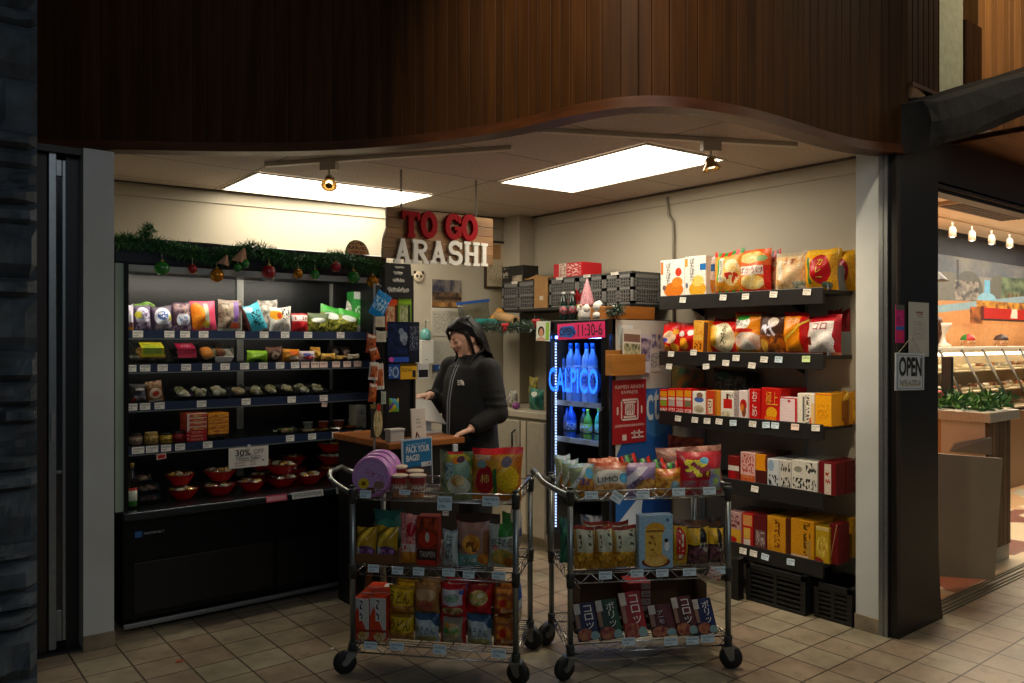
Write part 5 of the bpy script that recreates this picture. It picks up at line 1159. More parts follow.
# ======================= corner shelves =================================
GX,GZ = 3.76,1.615
o = MB().box(GX,4.325,4.235,5.10,GZ - 0.022,GZ).build('corner_shelf',plain('shelf_beige','#8d8069',0.5),bevel=0.002); tag(o,'pale wall shelf in the corner edged with tinsel, left of the drinks cooler','shelf')
UZ = 1.752
o = MB().box(3.94,4.325,3.66,5.09,UZ - 0.02,UZ).build('crate_shelf',plain('shelf_black','#131211',0.5),bevel=0.002); tag(o,'long black shelf on the right wall carrying the grey folding crates','shelf')
def fold_crate(y0,y1,label,h=0.205,x0=3.965,d=0.30,col='#4b4a48'):
 W = y1 - y0; CM = plain('crate_grey','#6d6c69',0.5); root = empty('folding_crate',(x0,(y0 + y1) / 2,UZ),-PI / 2,label,'crate','grey folding crates over the cooler')
 def grid(mb,a0,a1,z0,z1,put_):
  nx = max(3,int((a1 - a0) / 0.022)); nz = 3
  for k in range(nx + 1): a = a0 + (a1 - a0) * k / nx; put_(mb,a - 0.003,a + 0.003,z0,z1)
  for k in range(nz + 1): z = z0 + (z1 - z0) * k / nz; put_(mb,a0,a1,z - 0.003,z + 0.003)
 for nm,pf in (('front_side',lambda mb,a,b,c,e: mb.box(a,b,0.002,0.010,c,e)),('back_side',lambda mb,a,b,c,e: mb.box(a,b,d - 0.010,d - 0.002,c,e))):
  mb = MB();
  for c,e in ((0.0,0.02),(h * 0.46,h * 0.56),(h - 0.03,h)): pf(mb,-W / 2,W / 2,c,e)
  for a in (-W / 2,-0.012,W / 2 - 0.024): pf(mb,a,a + 0.024,0,h)
  grid(mb,-W / 2 + 0.02,W / 2 - 0.02,0.015,h * 0.46,pf); grid(mb,-W / 2 + 0.02,W / 2 - 0.02,h * 0.56,h - 0.03,pf)
  mb.build(nm,CM,root)
 for s in (-1,1):
  pf = lambda mb,a,b,c,e: mb.box(s * W / 2 - (0.008 if s > 0 else 0),s * W / 2 + (0.008 if s < 0 else 0),a,b,c,e)
  mb = MB()
  for c,e in ((0.0,0.02),(h * 0.46,h * 0.56),(h - 0.03,h)): pf(mb,0.01,d - 0.01,c,e)
  for a in (0.01,d - 0.034): pf(mb,a,a + 0.024,0,h)
  grid(mb,0.02,d - 0.02,0.015,h * 0.46,pf); grid(mb,0.02,d - 0.02,h * 0.56,h - 0.03,pf)
  mb.build('end_side',CM,root)
 MB().box(-W / 2 + 0.008,W / 2 - 0.008,0.01,d - 0.01,0.0,0.008).build('bottom',CM,root)
 MB().box(-W / 2 - 0.003,W / 2 + 0.003,-0.001,0.006,h,h + 0.012).box(-W / 2 - 0.003,W / 2 + 0.003,d - 0.006,d + 0.001,h,h + 0.012).box(-W / 2 - 0.003,-W / 2 + 0.004,0,d,h,h + 0.012).box(W / 2 - 0.004,W / 2 + 0.003,0,d,h,h + 0.012).build('rim',plain('crate_rim','#3a3937',0.45),root)
 MB().box(-W / 2 + 0.02,W / 2 - 0.02,0.02,d - 0.02,0.009,h - 0.02).build('liner',plain('crate_liner','#2a2826',0.7),root)
 price_tag(root,(-W * 0.1,-0.004,h + 0.004),0.07,0.02,TAGW)
 return root
ya = 3.667
fold_crate(ya,ya + 0.262,'grey folding crate at the right end of the row over the cooler')
fold_crate(3.935,4.20,'grey folding crate behind the pointed hat of the gnome')
fold_crate(4.206,4.50,'grey folding crate under the red and white carton')
fold_crate(4.66,5.07,'dark folding crate in the wall corner under the black lettered box')
o = MB().prism([(-0.075,0.0),(0.075,0.0),(0.075,0.225),(-0.07,0.235)],0,0.01).build('cardboard_sheet',plain('cardboard','#9a713f',0.7,noise_amt=0.15)); put(o,(3.95,4.582,UZ),-PI / 2,0.0); tag(o,'upright brown cardboard between two grey crates','cardboard')
MB().box(-0.01,0.03,-0.001,0.0,0.06,0.09).build('mark',plain('mark_white2','#b8ad98',0.6),o)
o = MB().box(-0.17,0.17,0,0.22,0,0.008).prism([(-0.17,0.006),(0.10,0.006),(-0.05,0.035)],0.02,0.024).build('cardboard_sheet',plain('cardboard','#9a713f',0.7,noise_amt=0.15)); put(o,(4.0,4.66,UZ + 0.228),-PI / 2,-0.02); tag(o,'flat brown cardboard lying across the tops of two crates','cardboard')
KB = art('#15130f',('t',0.05,0.3,0.3,0.9,'#8f887a',4,3),('n',0.5,0.0,0.95,0.4,'#6e6450','#a89a80',3),rough=0.4)
a = on_x(502,281,4.0); b = on_x(523,262,4.0)
carton('black_box','black box with pale marks standing on the corner crate','box',(4.0,(a.y + b.y) / 2,UZ + 0.217),-PI / 2,(a.y - b.y),0.13,0.16,KB)
a = on_x(553.5,280,4.0); b = on_x(582,265.5,4.0)
carton('gift_carton','red and white patterned carton lying on a grey crate','box',(4.0,(a.y + b.y) / 2,UZ + 0.217),-PI / 2,(a.y - b.y),0.105,0.2,art('#b8141f',('r',0.2,0,0.46,1,'#cfc0b0'),('t',0.22,0.05,0.44,0.95,'#9a4a40',6,8),('t',0.5,0.1,0.95,0.9,'#e0b0a8',6,5),rough=0.35))
a = on_y(612,322,CYA + 0.02); b = on_y(655,308.5,CYA + 0.02)
o = MB().box(a.x,b.x,CYA + 0.02,CYA + 0.22,ZT,UZ - 0.022).build('wooden_box',wood_mat('amber_wood','#9a5c22','#b5722e',(5,20,24),0.4,0.0),bevel=0.003); tag(o,'amber wooden box on the cooler top under the right-hand crate','box')
TS = [plain('tinsel_green','#1f4a34',0.35,0.2),plain('tinsel_dark','#142c20',0.4),plain('tinsel_silver','#8f9f96',0.25,0.8)]
spruce('tinsel_garland',[(GX - 0.02,5.22,GZ + 0.0)] + [(GX - 0.025,5.1 - 0.17 * k,GZ - 0.005 + 0.015 * math.sin(k * 2.1)) for k in range(6)],0.05,2600,0.035,TS,31,'dark green and silver tinsel along the corner shelf edge')
for k,(px,py) in enumerate(((505,325),(536,321))):
 p = on_x(px,py,GX - 0.08); mb = MB()
 for s in (-1,1): mb.ball((0,s * 0.022,0),0.010,0.022,0.016,0,10,6)
 mb.ball((0,0,0),0.012,0.010,0.012,0,8,6).tube([(0,0.004,-0.005),(0,0.016,-0.05)],0.006,6).tube([(0,-0.004,-0.005),(0,-0.014,-0.045)],0.006,6)
 o = mb.build('ribbon_bow',plain('bow_red','#b01824',0.5)); o.location = p; tag(o,('red ribbon bow on the shelf tinsel above the cabinet handle','small red ribbon bow on the tinsel next to the photo card')[k],'bow')
p = on_x(615,314,3.74)
spruce('tinsel_garland',[(p.x,p.y + 0.07,ZT + 0.045),(p.x + 0.02,p.y,ZT + 0.06),(p.x,p.y - 0.06,ZT + 0.045)],0.045,700,0.03,TS,32,'short bunch of tinsel on the cooler top beside the white ball figure')
a = on_x(469,316,GX + 0.08); b = on_x(498,308,GX + 0.08)
o = MB().box(-0.13,0.13,0,0.16,0,0.012).box(-0.13,-0.122,0,0.16,0,0.045).box(0.122,0.13,0,0.16,0,0.045).box(-0.13,0.13,0,0.008,0,0.045).box(-0.13,0.13,0.152,0.16,0,0.045).build('teal_tray',plain('teal_tray','#1f8f8c',0.4),bevel=0.003); put(o,(GX + 0.06,5.13,GZ + 0.02),-PI / 2 + 0.2); o.location.y = 5.10; tag(o,'teal plastic tray on the corner shelf behind the cashier','tray')
mb = MB(); i = mb.add([(-0.07,0,0),(0.07,0,0),(0.07,0.1,0),(-0.07,0.1,0),(-0.02,0.05,0.085),(0.03,0.05,0.075)])
for f in ((0,1,5,4),(1,2,5),(2,3,4,5),(3,0,4),(3,2,1,0)): mb.face([i + q for q in f])
o = mb.build('orange_cloth',plain('cloth_orange','#b8802c',0.7)); o.name = 'folded_cloth'; put(o,(GX + 0.10,5.03,GZ + 0.066),-PI / 2); tag(o,'folded mustard cloth in a peak over the teal tray','cloth')
o = MB().tube([(0,0,0),(0,0,0.26)],0.035,16).build('paper_roll',plain('kraft_paper','#b08b5c',0.7)); o.location = (GX + 0.06,4.72,GZ + 0.045); o.rotation_euler = (PI / 2 - 0.16,0,PI - 0.1); tag(o,'roll of brown kraft paper lying on the corner shelf','roll')
MB().lathe([(0.0,-0.001),(0.02,-0.001)],12).build('hollow',plain('roll_dark','#2a2018',0.8),o)
o = MB().box(-0.12,0.12,0,0.12,0,0.03).build('green_carton',plain('pack_green','#7fa838',0.5),bevel=0.003); put(o,(GX + 0.14,4.52,GZ),-PI / 2); tag(o,'flat lime green pack lying on the corner shelf behind the tinsel','packet')
a = on_back(440,306,0.05); b = on_back(489,291,0.05)
o = bag('zip_bag','clear zip bag with a blue seal hanging over the corner shelf','bag',(on_x(475,308,3.80).x,5.20,GZ + 0.055),BROT,0.30,0.15,0.03,clear('zip_film','#d9dcd6',0.2,0.25),roll=-0.12)
MB().box(-0.15,0.15,0.006,0.024,0.136,0.158).build('seal',plain('seal_blue','#2f5fb0',0.4),o)
cb = empty('base_cabinet',(3.73,4.70,0),-PI / 2,'off-white base cabinet with a pale worktop behind the cashier','cabinet')
BC = plain('cabinet_offwhite','#a9a08c',0.5,noise_amt=0.1)
MB().box(-0.42,0.42,0.02,0.57,0.08,0.945).box(-0.42,0.42,0.06,0.57,0.0,0.08).build('carcass',BC,cb)
MB().box(-0.43,0.43,0.0,0.57,0.945,0.99).build('worktop',plain('worktop_pale','#b5aa95',0.4),cb,bevel=0.004)
d1 = MB().box(-0.40,0.13,0.0,0.02,0.10,0.92).build('door',BC,cb,bevel=0.004); MB().box(0.15,0.20,0.002,0.02,0.10,0.92).build('stile',plain('stile_pale','#c0b49c',0.5),cb); MB().box(0.22,0.41,0.0,0.02,0.10,0.92).build('door',BC,cb,bevel=0.004)
p = on_x(514,438,3.72)
MB().tube([(4.70 - p.y,0.0,0.68),(4.70 - p.y,-0.03,0.70),(4.70 - p.y + 0.01,-0.035,0.77),(4.70 - p.y,-0.03,0.83),(4.70 - p.y,0.0,0.85)],0.007,8).build('handle',BLACKM,d1)
a = on_x(521,408,3.80); b = on_x(533,387,3.80)
o = bag('gift_bag','teal and green gift bag standing on the cabinet worktop beside the cooler','bag',(3.86,(a.y + b.y) / 2,0.99),-PI / 2,a.y - b.y + 0.02,0.16,0.07,art('#1e5a4c',('n',0,0,1,1,'#184a40','#3f8a78',4),('e',0.5,0.75,0.2,0.12,'#cfd8c8')))
o = MB().ball((0,0,0.028),0.03,0.03,0.028,0,14,10).build('purple_ball',plain('ball_purple','#7e3a78',0.3)); o.name = 'small_ball'; o.location = (3.79,on_x(516,400,3.79).y,0.99); tag(o,'small purple ball on the cabinet worktop next to the gift bag','ball')
o = bag('clear_bag','clear bag of odds and ends on the cabinet worktop behind the cashier','bag',(3.86,on_x(509,400,3.86).y,0.99),-PI / 2,0.12,0.13,0.06,art('#8d8a80',('n',0,0,1,1,'#6a675e','#b9b5a8',5),rough=0.2))
o = bag('flower_bag','small crumpled bag with yellow specks against the cooler side','bag',(3.95,on_x(531,392,3.95).y - 0.0,0.99),-PI / 2,0.10,0.24,0.05,art('#6a6650',('n',0,0.5,1,1,'#5a5840','#b8a83a',6),rough=0.4))
# ======================= figures on the cooler ==========================
p = on_x(586,319,3.77)
gn = empty('gnome',(3.78,p.y,ZT),-PI / 2,'white bearded gnome with a tall pink glitter hat on the drinks cooler','gnome')
MB().lathe([(0.055,0),(0.062,0.03),(0.055,0.07),(0.035,0.10)],18).build('body',plain('gnome_white','#cfc8be',0.8,bump=0.4,nscale=60),gn)
MB().lathe([(0.052,0.095),(0.05,0.11),(0.036,0.17),(0.018,0.235),(0.004,0.275),(0,0.278)],18).build('hat',plain('hat_pink','#c98a90',0.45,noise_amt=0.5,nscale=120),gn)
mb = MB();
for s in (-1,0,1): mb.ball((s * 0.03,-0.035,0.075),0.026,0.022,0.03,0,10,7)
mb.build('beard',plain('gnome_beard','#e0dacf',0.9),gn); MB().ball((0,-0.058,0.095),0.011,0.011,0.011,0,10,7).build('nose',plain('gnome_skin','#d8a58a',0.5),gn)
p = on_x(599,318,3.77)
sn = empty('snow_figure',(3.77,p.y,ZT),-PI / 2,'small white snowman with dark earmuffs beside the gnome','figure')
MB().ball((0,0,0.028),0.045,0.04,0.03,0,16,10).build('body',plain('snow_white','#d6d2c8',0.7),sn); MB().ball((0,0,0.085),0.042,0.04,0.04,0,18,12).build('head',plain('snow_white','#d6d2c8',0.7),sn)
MB().tube([(0.044 * math.cos(t * PI / 10),0,0.088 + 0.046 * math.sin(t * PI / 10)) for t in range(11)],0.006,6).ball((-0.042,-0.004,0.085),0.010,0.018,0.018,0,10,7).ball((0.042,-0.004,0.085),0.010,0.018,0.018,0,10,7).build('earmuffs',plain('muff_dark','#241c1a',0.6),sn)
p = on_x(572,308,3.80); mb = MB(); rr = random.Random(8)
fw = empty('red_flower',(3.83,p.y - 0.005,ZT + 0.0),-PI / 2,'large red poinsettia with yellow-green leaves behind the gnome','flower')
for k in range(9):
 a = k * 2 * PI / 9; M = Matrix.Translation((0.02,0.02,0.125)) @ Matrix.Rotation(a,4,'Y') @ Matrix.Rotation(0.35,4,'X')
 pts = [(0,0,0.01),(0.020,-0.006,0.045),(0.0,-0.002,0.10),(-0.020,-0.006,0.045)]
 i = mb.add([M @ Vector(q) for q in pts] + [M @ (Vector(q) + Vector((0,0.004,0))) for q in pts]); mb.face((i,i + 1,i + 2,i + 3)); mb.face((i + 7,i + 6,i + 5,i + 4))
 for q in range(4): mb.face((i + q,i + 4 + q,i + 4 + (q + 1) % 4,i + (q + 1) % 4))
mb.build('petals',plain('petal_red','#b0121c',0.55),fw)
mb = MB()
for k in range(7):
 a = PI * 0.75 + k * 0.25; M = Matrix.Translation((0.02,0.03,0.07)) @ Matrix.Rotation(a,4,'Y')
 mb.ball(M @ Vector((0,0,0.06)),0.016,0.006,0.04,0,8,6)
mb.build('leaves',plain('leaf_lime','#7d8a2c',0.5),fw); MB().tube([(0.02,0.03,0.0),(0.02,0.03,0.1)],0.008,8).ball((0.02,0.0,0.10),0.012,0.01,0.012,0,10,6).build('stem',plain('leaf_lime','#7d8a2c',0.5),fw)
for k,px in enumerate((563.5,569.5)):
 p = on_x(px,318,3.79)
 bottle('glass_bottle',('dark green bottle with a white cap, left of the pair on the cooler','dark green bottle with a white cap, next to the red flower')[k],'bottle',(3.79 + 0.03 * k,p.y,ZT),0.028,0.20,plain('bottle_dark','#16241e',0.12),plain('cap_white','#cfcfc8',0.4),art('#2a4a44',('t',0,0.1,1,0.9,'#b84a58',8,3)),neck=0.42)
BL = [plain('bottle_blue','#8fc0f0',0.15),plain('bottle_sky','#c4e0f4',0.15)]
for k,px in enumerate((562,570.5,578.5,586.5,594)):
 p = on_x(px,400,X0 + 0.13)
 bottle('drink_bottle','tall pale blue drink bottle on the upper cooler shelf behind the lit lettering','bottle',(X0 + 0.12 + 0.012 * (k % 2),p.y,CZ1),0.034,on_x(px,343,X0 + 0.13).z - CZ1,BL[k % 2],plain('cap_sky','#3f86d0',0.4),art('#c3d6e6',('t',0.05,0.1,0.95,0.9,'#4a6aa8',9,4)),'tall blue drink bottles in the cooler',lab=(0.3,0.62),neck=0.42,shoulder=0.70)
for k,(px,top,r,c,cp,lb,lab) in enumerate(((557,405,0.030,'#3fae3a','#2a7ac0','#55c040','bright green drink bottle on the lower cooler shelf, leftmost'),(565,408,0.026,'#8a8ab0','#2a5ab0','#a86a7a','greyish pink drink bottle half hidden behind the large blue one'),(572.5,404,0.034,'#2f5fae','#5a86c0','#3a6cc0','large rounded blue drink bottle on the lower cooler shelf'),(582,409,0.027,'#6a5a3a','#2a66b8','#b8933a','brown drink bottle with a blue cap on the lower cooler shelf'),(589,409,0.030,'#8ab83a','#d6dc3a','#b9d83f','lime drink bottle with a yellow cap on the lower cooler shelf'),(596.5,408,0.027,'#6fc07a','#b8d83a','#7fc890','pale green drink bottle at the right end of the lower cooler shelf'))):
 p = on_x(px,438,X0 + 0.11)
 bottle('drink_bottle',lab,'bottle',(X0 + 0.10 + 0.03 * (k % 2),p.y,CZ2),r,on_x(px,top,X0 + 0.11).z - CZ2,plain('bottle_%d' % k,c,0.15),plain('cap_%d' % k,cp,0.4),art(lb,('t',0.05,0.2,0.95,0.8,'#e8e8d8',8,3),('r',0,0,1,0.18,'#2c5a3a')))
p = on_y(371,252,4.62)
sgn = MB().prism([(0.085 * math.cos(t * PI / 16) * (1.06 if 4 < t < 12 else 1),0.085 * math.sin(t * PI / 16) * 1.15) for t in range(17)] ,0,0.004).build('paper_sign',plain('sign_green_edge','#4e7a48',0.7)); put(sgn,(on_y(357.5,253,4.56).x,4.56,ztop),0.0,-0.1)
tag(sgn,'rounded brown paper sign with a green edge on top of the cold case','sign')
MB().prism([(0.076 * math.cos(t * PI / 16) * (1.06 if 4 < t < 12 else 1),0.004 + 0.076 * math.sin(t * PI / 16) * 1.15) for t in range(17)],-0.001,0.0,uvbox=(-0.08,0,0.08,0.1)).build('face',art('#c99a6c',('t',0.15,0.66,0.8,0.85,'#2a2018',8,6),('t',0.12,0.38,0.9,0.58,'#2a2018',8,6),('t',0.25,0.12,0.85,0.28,'#8a3a28',9,7),rough=0.7),sgn)
# ======================= the cashier ====================================
def loft(mb,rings,seg=20,mat=0,cap0=True,cap1=True):
 """rings: (centre, rx, ry, axis) ; rx along local side, ry along front"""
 ids = []
 n = len(rings); prev = None
 for k,(c,rx,ry) in enumerate(rings):
  c = Vector(c); t = (Vector(rings[min(k + 1,n - 1)][0]) - Vector(rings[max(k - 1,0)][0])).normalized()
  if prev is None: prev = Vector((1,0,0)) if abs(t.x) < 0.8 else Vector((0,1,0))
  s = (prev - t * prev.dot(t)).normalized(); prev = s; f = t.cross(s)
  ids.append(mb.add([c + s * math.cos(2 * PI * j / seg) * rx + f * math.sin(2 * PI * j / seg) * ry for j in range(seg)]))
 for a,b in zip(ids,ids[1:]):
  for j in range(seg): mb.face((a + j,a + (j + 1) % seg,b + (j + 1) % seg,b + j),mat,None,True)
 if cap0: mb.face([ids[0] + j for j in reversed(range(seg))],mat)
 if cap1: mb.face([ids[-1] + j for j in range(seg)],mat)
 return mb
def fuse(mb,name,mats,parent,voxel,smooth=6):
 """melt overlapping volumes into one continuous skin"""
 o = mb.build('melt',mats[0]); md = o.modifiers.new('r','REMESH'); md.mode = 'VOXEL'; md.voxel_size = voxel
 ms = o.modifiers.new('s','SMOOTH'); ms.factor = 0.5; ms.iterations = smooth
 dg = bpy.context.evaluated_depsgraph_get(); me = bpy.data.meshes.new_from_object(o.evaluated_get(dg)); bpy.data.objects.remove(o)
 me.name = name; me.materials.clear()
 for m in mats: me.materials.append(m)
 me.polygons.foreach_set('use_smooth',[True] * len(me.polygons)); me.polygons.foreach_set('material_index',[0] * len(me.polygons))
 r = bpy.data.objects.new(name,me); COL.objects.link(r)
 if parent is not None: r.parent = parent
 return r
SKIN = plain('skin','#e2b094',0.5,noise_amt=0.06,nscale=30); LIP = plain('lips','#b06a5c',0.4)
HAIR = plain('black_hair','#0a0807',0.5,spec=0.3); JACK = plain('black_fleece','#08080a',0.85,noise_amt=0.25,nscale=60,bump=0.25); TROU = plain('dark_trousers','#121317',0.7)
PX,PY = 2.81,3.90
per = empty('person',(PX,PY,0),math.radians(-91),'person with long black hair in a black fleece jacket using the till tablet','person')
shL,shR = Vector((0.175,0.0,1.335)),Vector((-0.175,-0.01,1.34))
elL,elR = Vector((0.245,0.02,1.09)),Vector((-0.215,-0.10,1.12))
wrL,wrR = Vector((0.222,-0.155,1.005)),Vector((-0.13,-0.205,1.185))
HT = Vector((0,-0.035,1.525))        # centre of the head
HM = Matrix.Translation(HT) @ Matrix.Rotation(math.radians(-8),4,'Z') @ Matrix.Rotation(math.radians(20),4,'X')
def head_mesh(mb):
 nu,nv = 30,24; rows = []
 for a in range(1,nv):
  th = PI * a / nv; row = []
  for b in range(nu):
   ph = 2 * PI * b / nu; x = math.sin(th) * math.cos(ph); y = math.sin(th) * math.sin(ph); z = math.cos(th)
   X,Y,Z = x * 0.073,y * 0.092,z * 0.112
   if z < 0:                      # jaw narrows to the chin
    k = 1 + z * 0.38; X *= k; Y = Y * (1 + z * 0.16) - (0.034 if y < 0 else 0.0) * (-z) ** 1.6 * min(1,-y * 3 if y < 0 else 0)
   if y < 0: X *= 1 - 0.10 * (-y)  # face is flatter and narrower in front
   if y < -0.6 and -0.25 < z < 0.25: Y += 0.006 * (1 - abs(z) / 0.25)   # eye line set back
   row.append(HM @ Vector((X,Y,Z)))
  rows.append(mb.add(row))
 t = mb.add([HM @ Vector((0,0,0.112))]); bt = mb.add([HM @ Vector((0,-0.012,-0.112))])
 for a,b in zip(rows,rows[1:]):
  for j in range(nu): mb.face((a + j,b + j,b + (j + 1) % nu,a + (j + 1) % nu))
 for j in range(nu): mb.face((t,rows[0] + j,rows[0] + (j + 1) % nu)); mb.face((bt,rows[-1] + (j + 1) % nu,rows[-1] + j))
 mb.tube([HM @ Vector(p) for p in ((0,-0.088,0.022),(0,-0.096,0.0),(0,-0.104,-0.020),(0,-0.092,-0.030))],[0.007,0.008,0.011,0.008],8)
 for s in (-1,1):
  mb.ball(HM @ Vector((s * 0.009,-0.093,-0.027)),0.007,0.008,0.006,0,8,6)
  mb.ball(HM @ Vector((s * 0.072,0.010,-0.010)),0.007,0.016,0.030,0,10,8)
  mb.ball(HM @ Vector((s * 0.034,-0.070,-0.020)),0.020,0.016,0.022,0,10,8)
 mb.ball(HM @ Vector((0,-0.084,-0.050)),0.019,0.007,0.005,0,10,6); mb.ball(HM @ Vector((0,-0.082,-0.059)),0.016,0.007,0.006,0,10,6)
 mb.ball(HM @ Vector((0,-0.070,-0.090)),0.020,0.012,0.013,0,10,6)
def hand(mb,wr,d,palm_n,side,curl):
 """palm then four unequal bent fingers and a thumb from the side of the palm"""
 d = d.normalized(); n = (palm_n - d * palm_n.dot(d)).normalized(); s = d.cross(n) * side
 c0 = wr; c1 = wr + d * 0.075
 loft(mb,[(c0 - d * 0.02,0.022,0.022),(c0 + d * 0.015,0.026,0.019),(c0 + d * 0.045,0.034,0.017),(c1,0.033,0.014)],14) if False else None
 for k in range(5):                      # palm as a fan of overlapping rods
  t = (k - 2) / 2; mb.tube([wr - d * 0.02 + s * t * 0.012,wr + d * 0.03 + s * t * 0.024,wr + d * 0.078 + s * t * 0.030],[0.014,0.0135,0.011],8)
 for k,(off,ln) in enumerate(((-0.030,0.060),(-0.010,0.070),(0.011,0.066),(0.030,0.050))):
  p = wr + d * (0.076 - abs(k - 1.4) * 0.004) + s * off; dd = d.copy(); pts = [p]
  for seg_,f in enumerate((0.45,0.32,0.23)):
   dd = (dd + n * curl * (0.7 + 0.25 * seg_)).normalized(); p = p + dd * ln * f; pts.append(p)
  mb.tube(pts,[0.0088,0.0085,0.0078,0.0065],8); mb.ball(pts[-1],0.0066,0.0066,0.0066,0,8,6)
 p = wr + d * 0.022 - s * 0.024; dd = (d * 0.65 - s * 0.75 + n * 0.3).normalized(); q = p + dd * 0.034; e = q + (d * 0.85 - s * 0.2 + n * 0.35).normalized() * 0.030
 mb.tube([p,q,e],[0.0125,0.0100,0.0078],8); mb.ball(e,0.0078,0.0078,0.0078,0,8,6)
mb = MB(); head_mesh(mb)
neck0 = Vector((0,0.012,1.33)); neck1 = HM @ Vector((0,0.022,-0.06))
loft(mb,[(neck0,0.062,0.058),(neck0.lerp(neck1,0.5),0.051,0.052),(neck1,0.050,0.054)],16)
loft(mb,[((0,0.01,0.80),0.150,0.105),((0,0.0,0.92),0.160,0.110),((0,0.0,1.02),0.130,0.092),((0,0,1.18),0.142,0.098),((0,0.005,1.29),0.150,0.088),((0,0.01,1.355),0.095,0.065)],20)
for s,sh,el,wr in ((1,shL,elL,wrL),(-1,shR,elR,wrR)):
 mb.ball(sh,0.055,0.055,0.055,0,12,8)
 mb.tube([sh,sh.lerp(el,0.5),el,el.lerp(wr,0.4),wr],[0.050,0.044,0.037,0.037,0.024],12); mb.ball(el,0.037,0.037,0.037,0,12,8)
hand(mb,wrR,Vector((0.04,-0.95,-0.10)),Vector((0,-0.1,-1)),-1,0.35)
hand(mb,wrL,Vector((-0.22,-0.9,-0.32)),Vector((0.1,-0.2,-1)),1,0.40)
for s in (-1,1):
 hip = Vector((s * 0.085,0.01,0.84)); kn = Vector((s * 0.095,-0.005,0.46)); an = Vector((s * 0.10,0.02,0.08))
 mb.tube([hip,hip.lerp(kn,0.5),kn,kn.lerp(an,0.3),an],[0.088,0.075,0.056,0.055,0.036],14)
 mb.tube([an,an + Vector((0,-0.06,-0.035)),an + Vector((0,-0.16,-0.05))],[0.036,0.036,0.026],10)
bd = fuse(mb,'body',[SKIN,LIP],per,0.0042,5)
inv = HM.inverted()
for p in bd.data.polygons:
 c = inv @ p.center
 if abs(c.x) < 0.018 and c.y < -0.074 and -0.064 < c.z < -0.046: p.material_index = 1
for s in (-1,1):
 e = MB().ball((0,0,0),0.0125,0.0125,0.0125,0,14,10); eo = e.build('eye',plain('eye_white','#cfc8c0',0.2),per)
 eo.matrix_local = HM @ Matrix.Translation((s * 0.031,-0.0745,0.004)) @ Matrix.Rotation(0.35,4,'X')
 MB().ball((0,-0.0095,0),0.0066,0.004,0.0066,0,12,8).build('iris',plain('iris_dark','#1a100c',0.15),eo)
 MB().ball((0,0.0006,0.0030),0.0138,0.0138,0.0118,0,14,10).build('eyelid',SKIN,eo)
 MB().tube([(s * -0.014,-0.0125,0.020),(0,-0.0150,0.024),(s * 0.016,-0.010,0.020)],[0.0016,0.0022,0.0012],6).build('eyebrow',HAIR,eo)
 MB().tube([(-0.012,-0.010,-0.0045),(0,-0.0145,-0.0060),(0.012,-0.010,-0.0045)],0.0011,5).build('eyelash',HAIR,eo)
mb = MB(); loft(mb,[((0,0.01,0.76),0.172,0.125),((0,0.008,0.95),0.160,0.115)],20)
for s in (-1,1):
 hip = Vector((s * 0.088,0.01,0.82)); kn = Vector((s * 0.098,-0.005,0.46)); an = Vector((s * 0.105,0.02,0.075))
 mb.tube([hip,hip.lerp(kn,0.5),kn,kn.lerp(an,0.5),an],[0.100,0.088,0.074,0.070,0.066],14)
fuse(mb,'trousers',[TROU],per,0.012,4)
for s in (-1,1):
 MB().prism([(-0.10,0.0),(0.17,0.0),(0.18,0.03),(0.08,0.075),(-0.03,0.09),(-0.10,0.085)],-0.045,0.045,M=Matrix.Translation((s * 0.105,0.03,0.0)) @ Matrix.Rotation(-PI / 2,4,'Z')).build('shoe',plain('shoe_dark','#1a1a1c',0.5),per,bevel=0.02,seg=3)
mb = MB()
loft(mb,[((0,0.0,0.795),0.195,0.152),((0,-0.004,0.86),0.205,0.158),((0,-0.006,1.0),0.196,0.150),((0,-0.006,1.15),0.200,0.148),((0,0.002,1.27),0.206,0.134),((0,0.006,1.34),0.180,0.108),((0,0.012,1.385),0.100,0.082),((0,0.008,1.425),0.078,0.074)],24)
for s,sh,el,wr in ((1,shL,elL,wrL),(-1,shR,elR,wrR)):
 mb.ball(sh + Vector((s * 0.012,0,0)),0.068,0.074,0.072,0,14,10); mb.ball(el,0.066,0.066,0.066,0,12,8)
 q = el.lerp(wr,0.93)
 mb.tube([sh + Vector((s * 0.01,0,0)),sh.lerp(el,0.5) + Vector((s * 0.008,0,0)),el,el.lerp(wr,0.5),q],[0.070,0.068,0.062,0.055,0.042],14)
 for t in (0.3,0.45,0.62,0.8): mb.ball(sh.lerp(el,t) + Vector((s * 0.01,0,0)),0.071,0.071,0.018,0,12,6)
jk = fuse(mb,'jacket',[JACK],per,0.009,5)
def front_y(z):
 pts = [(0.80,-0.152),(0.86,-0.162),(1.0,-0.156),(1.15,-0.154),(1.27,-0.132),(1.34,-0.102),(1.385,-0.072),(1.42,-0.066)]
 for (a,ya),(b,yb) in zip(pts,pts[1:]):
  if z <= b: return ya + (yb - ya) * (z - a) / (b - a)
 return pts[-1][1]
mb = MB()
for s in (-1,1): mb.tube([(s * 0.012,front_y(0.82 + 0.03 * k) - 0.0015,0.82 + 0.03 * k) for k in range(19)],0.0042,6)
mb.build('zip',plain('zip_grey','#8a8f94',0.5),jk)
mb = MB(); zc = 1.262; xc = 0.105
def chest(x,z): return (x,-0.118 - 0.022 * (1 - ((x - 0.02) / 0.19) ** 2) + 0.006,z)
for r in (0.012,0.020,0.028):
 mb.tube([chest(xc - 0.014 + r * math.cos(t * PI / 16),zc - 0.014 + r * math.sin(t * PI / 16)) for t in range(9)],0.0030,5)
for k in range(3): mb.tube([chest(xc - 0.042,zc - 0.012 + k * 0.011),chest(xc - 0.018,zc - 0.012 + k * 0.011)],0.0030,5)
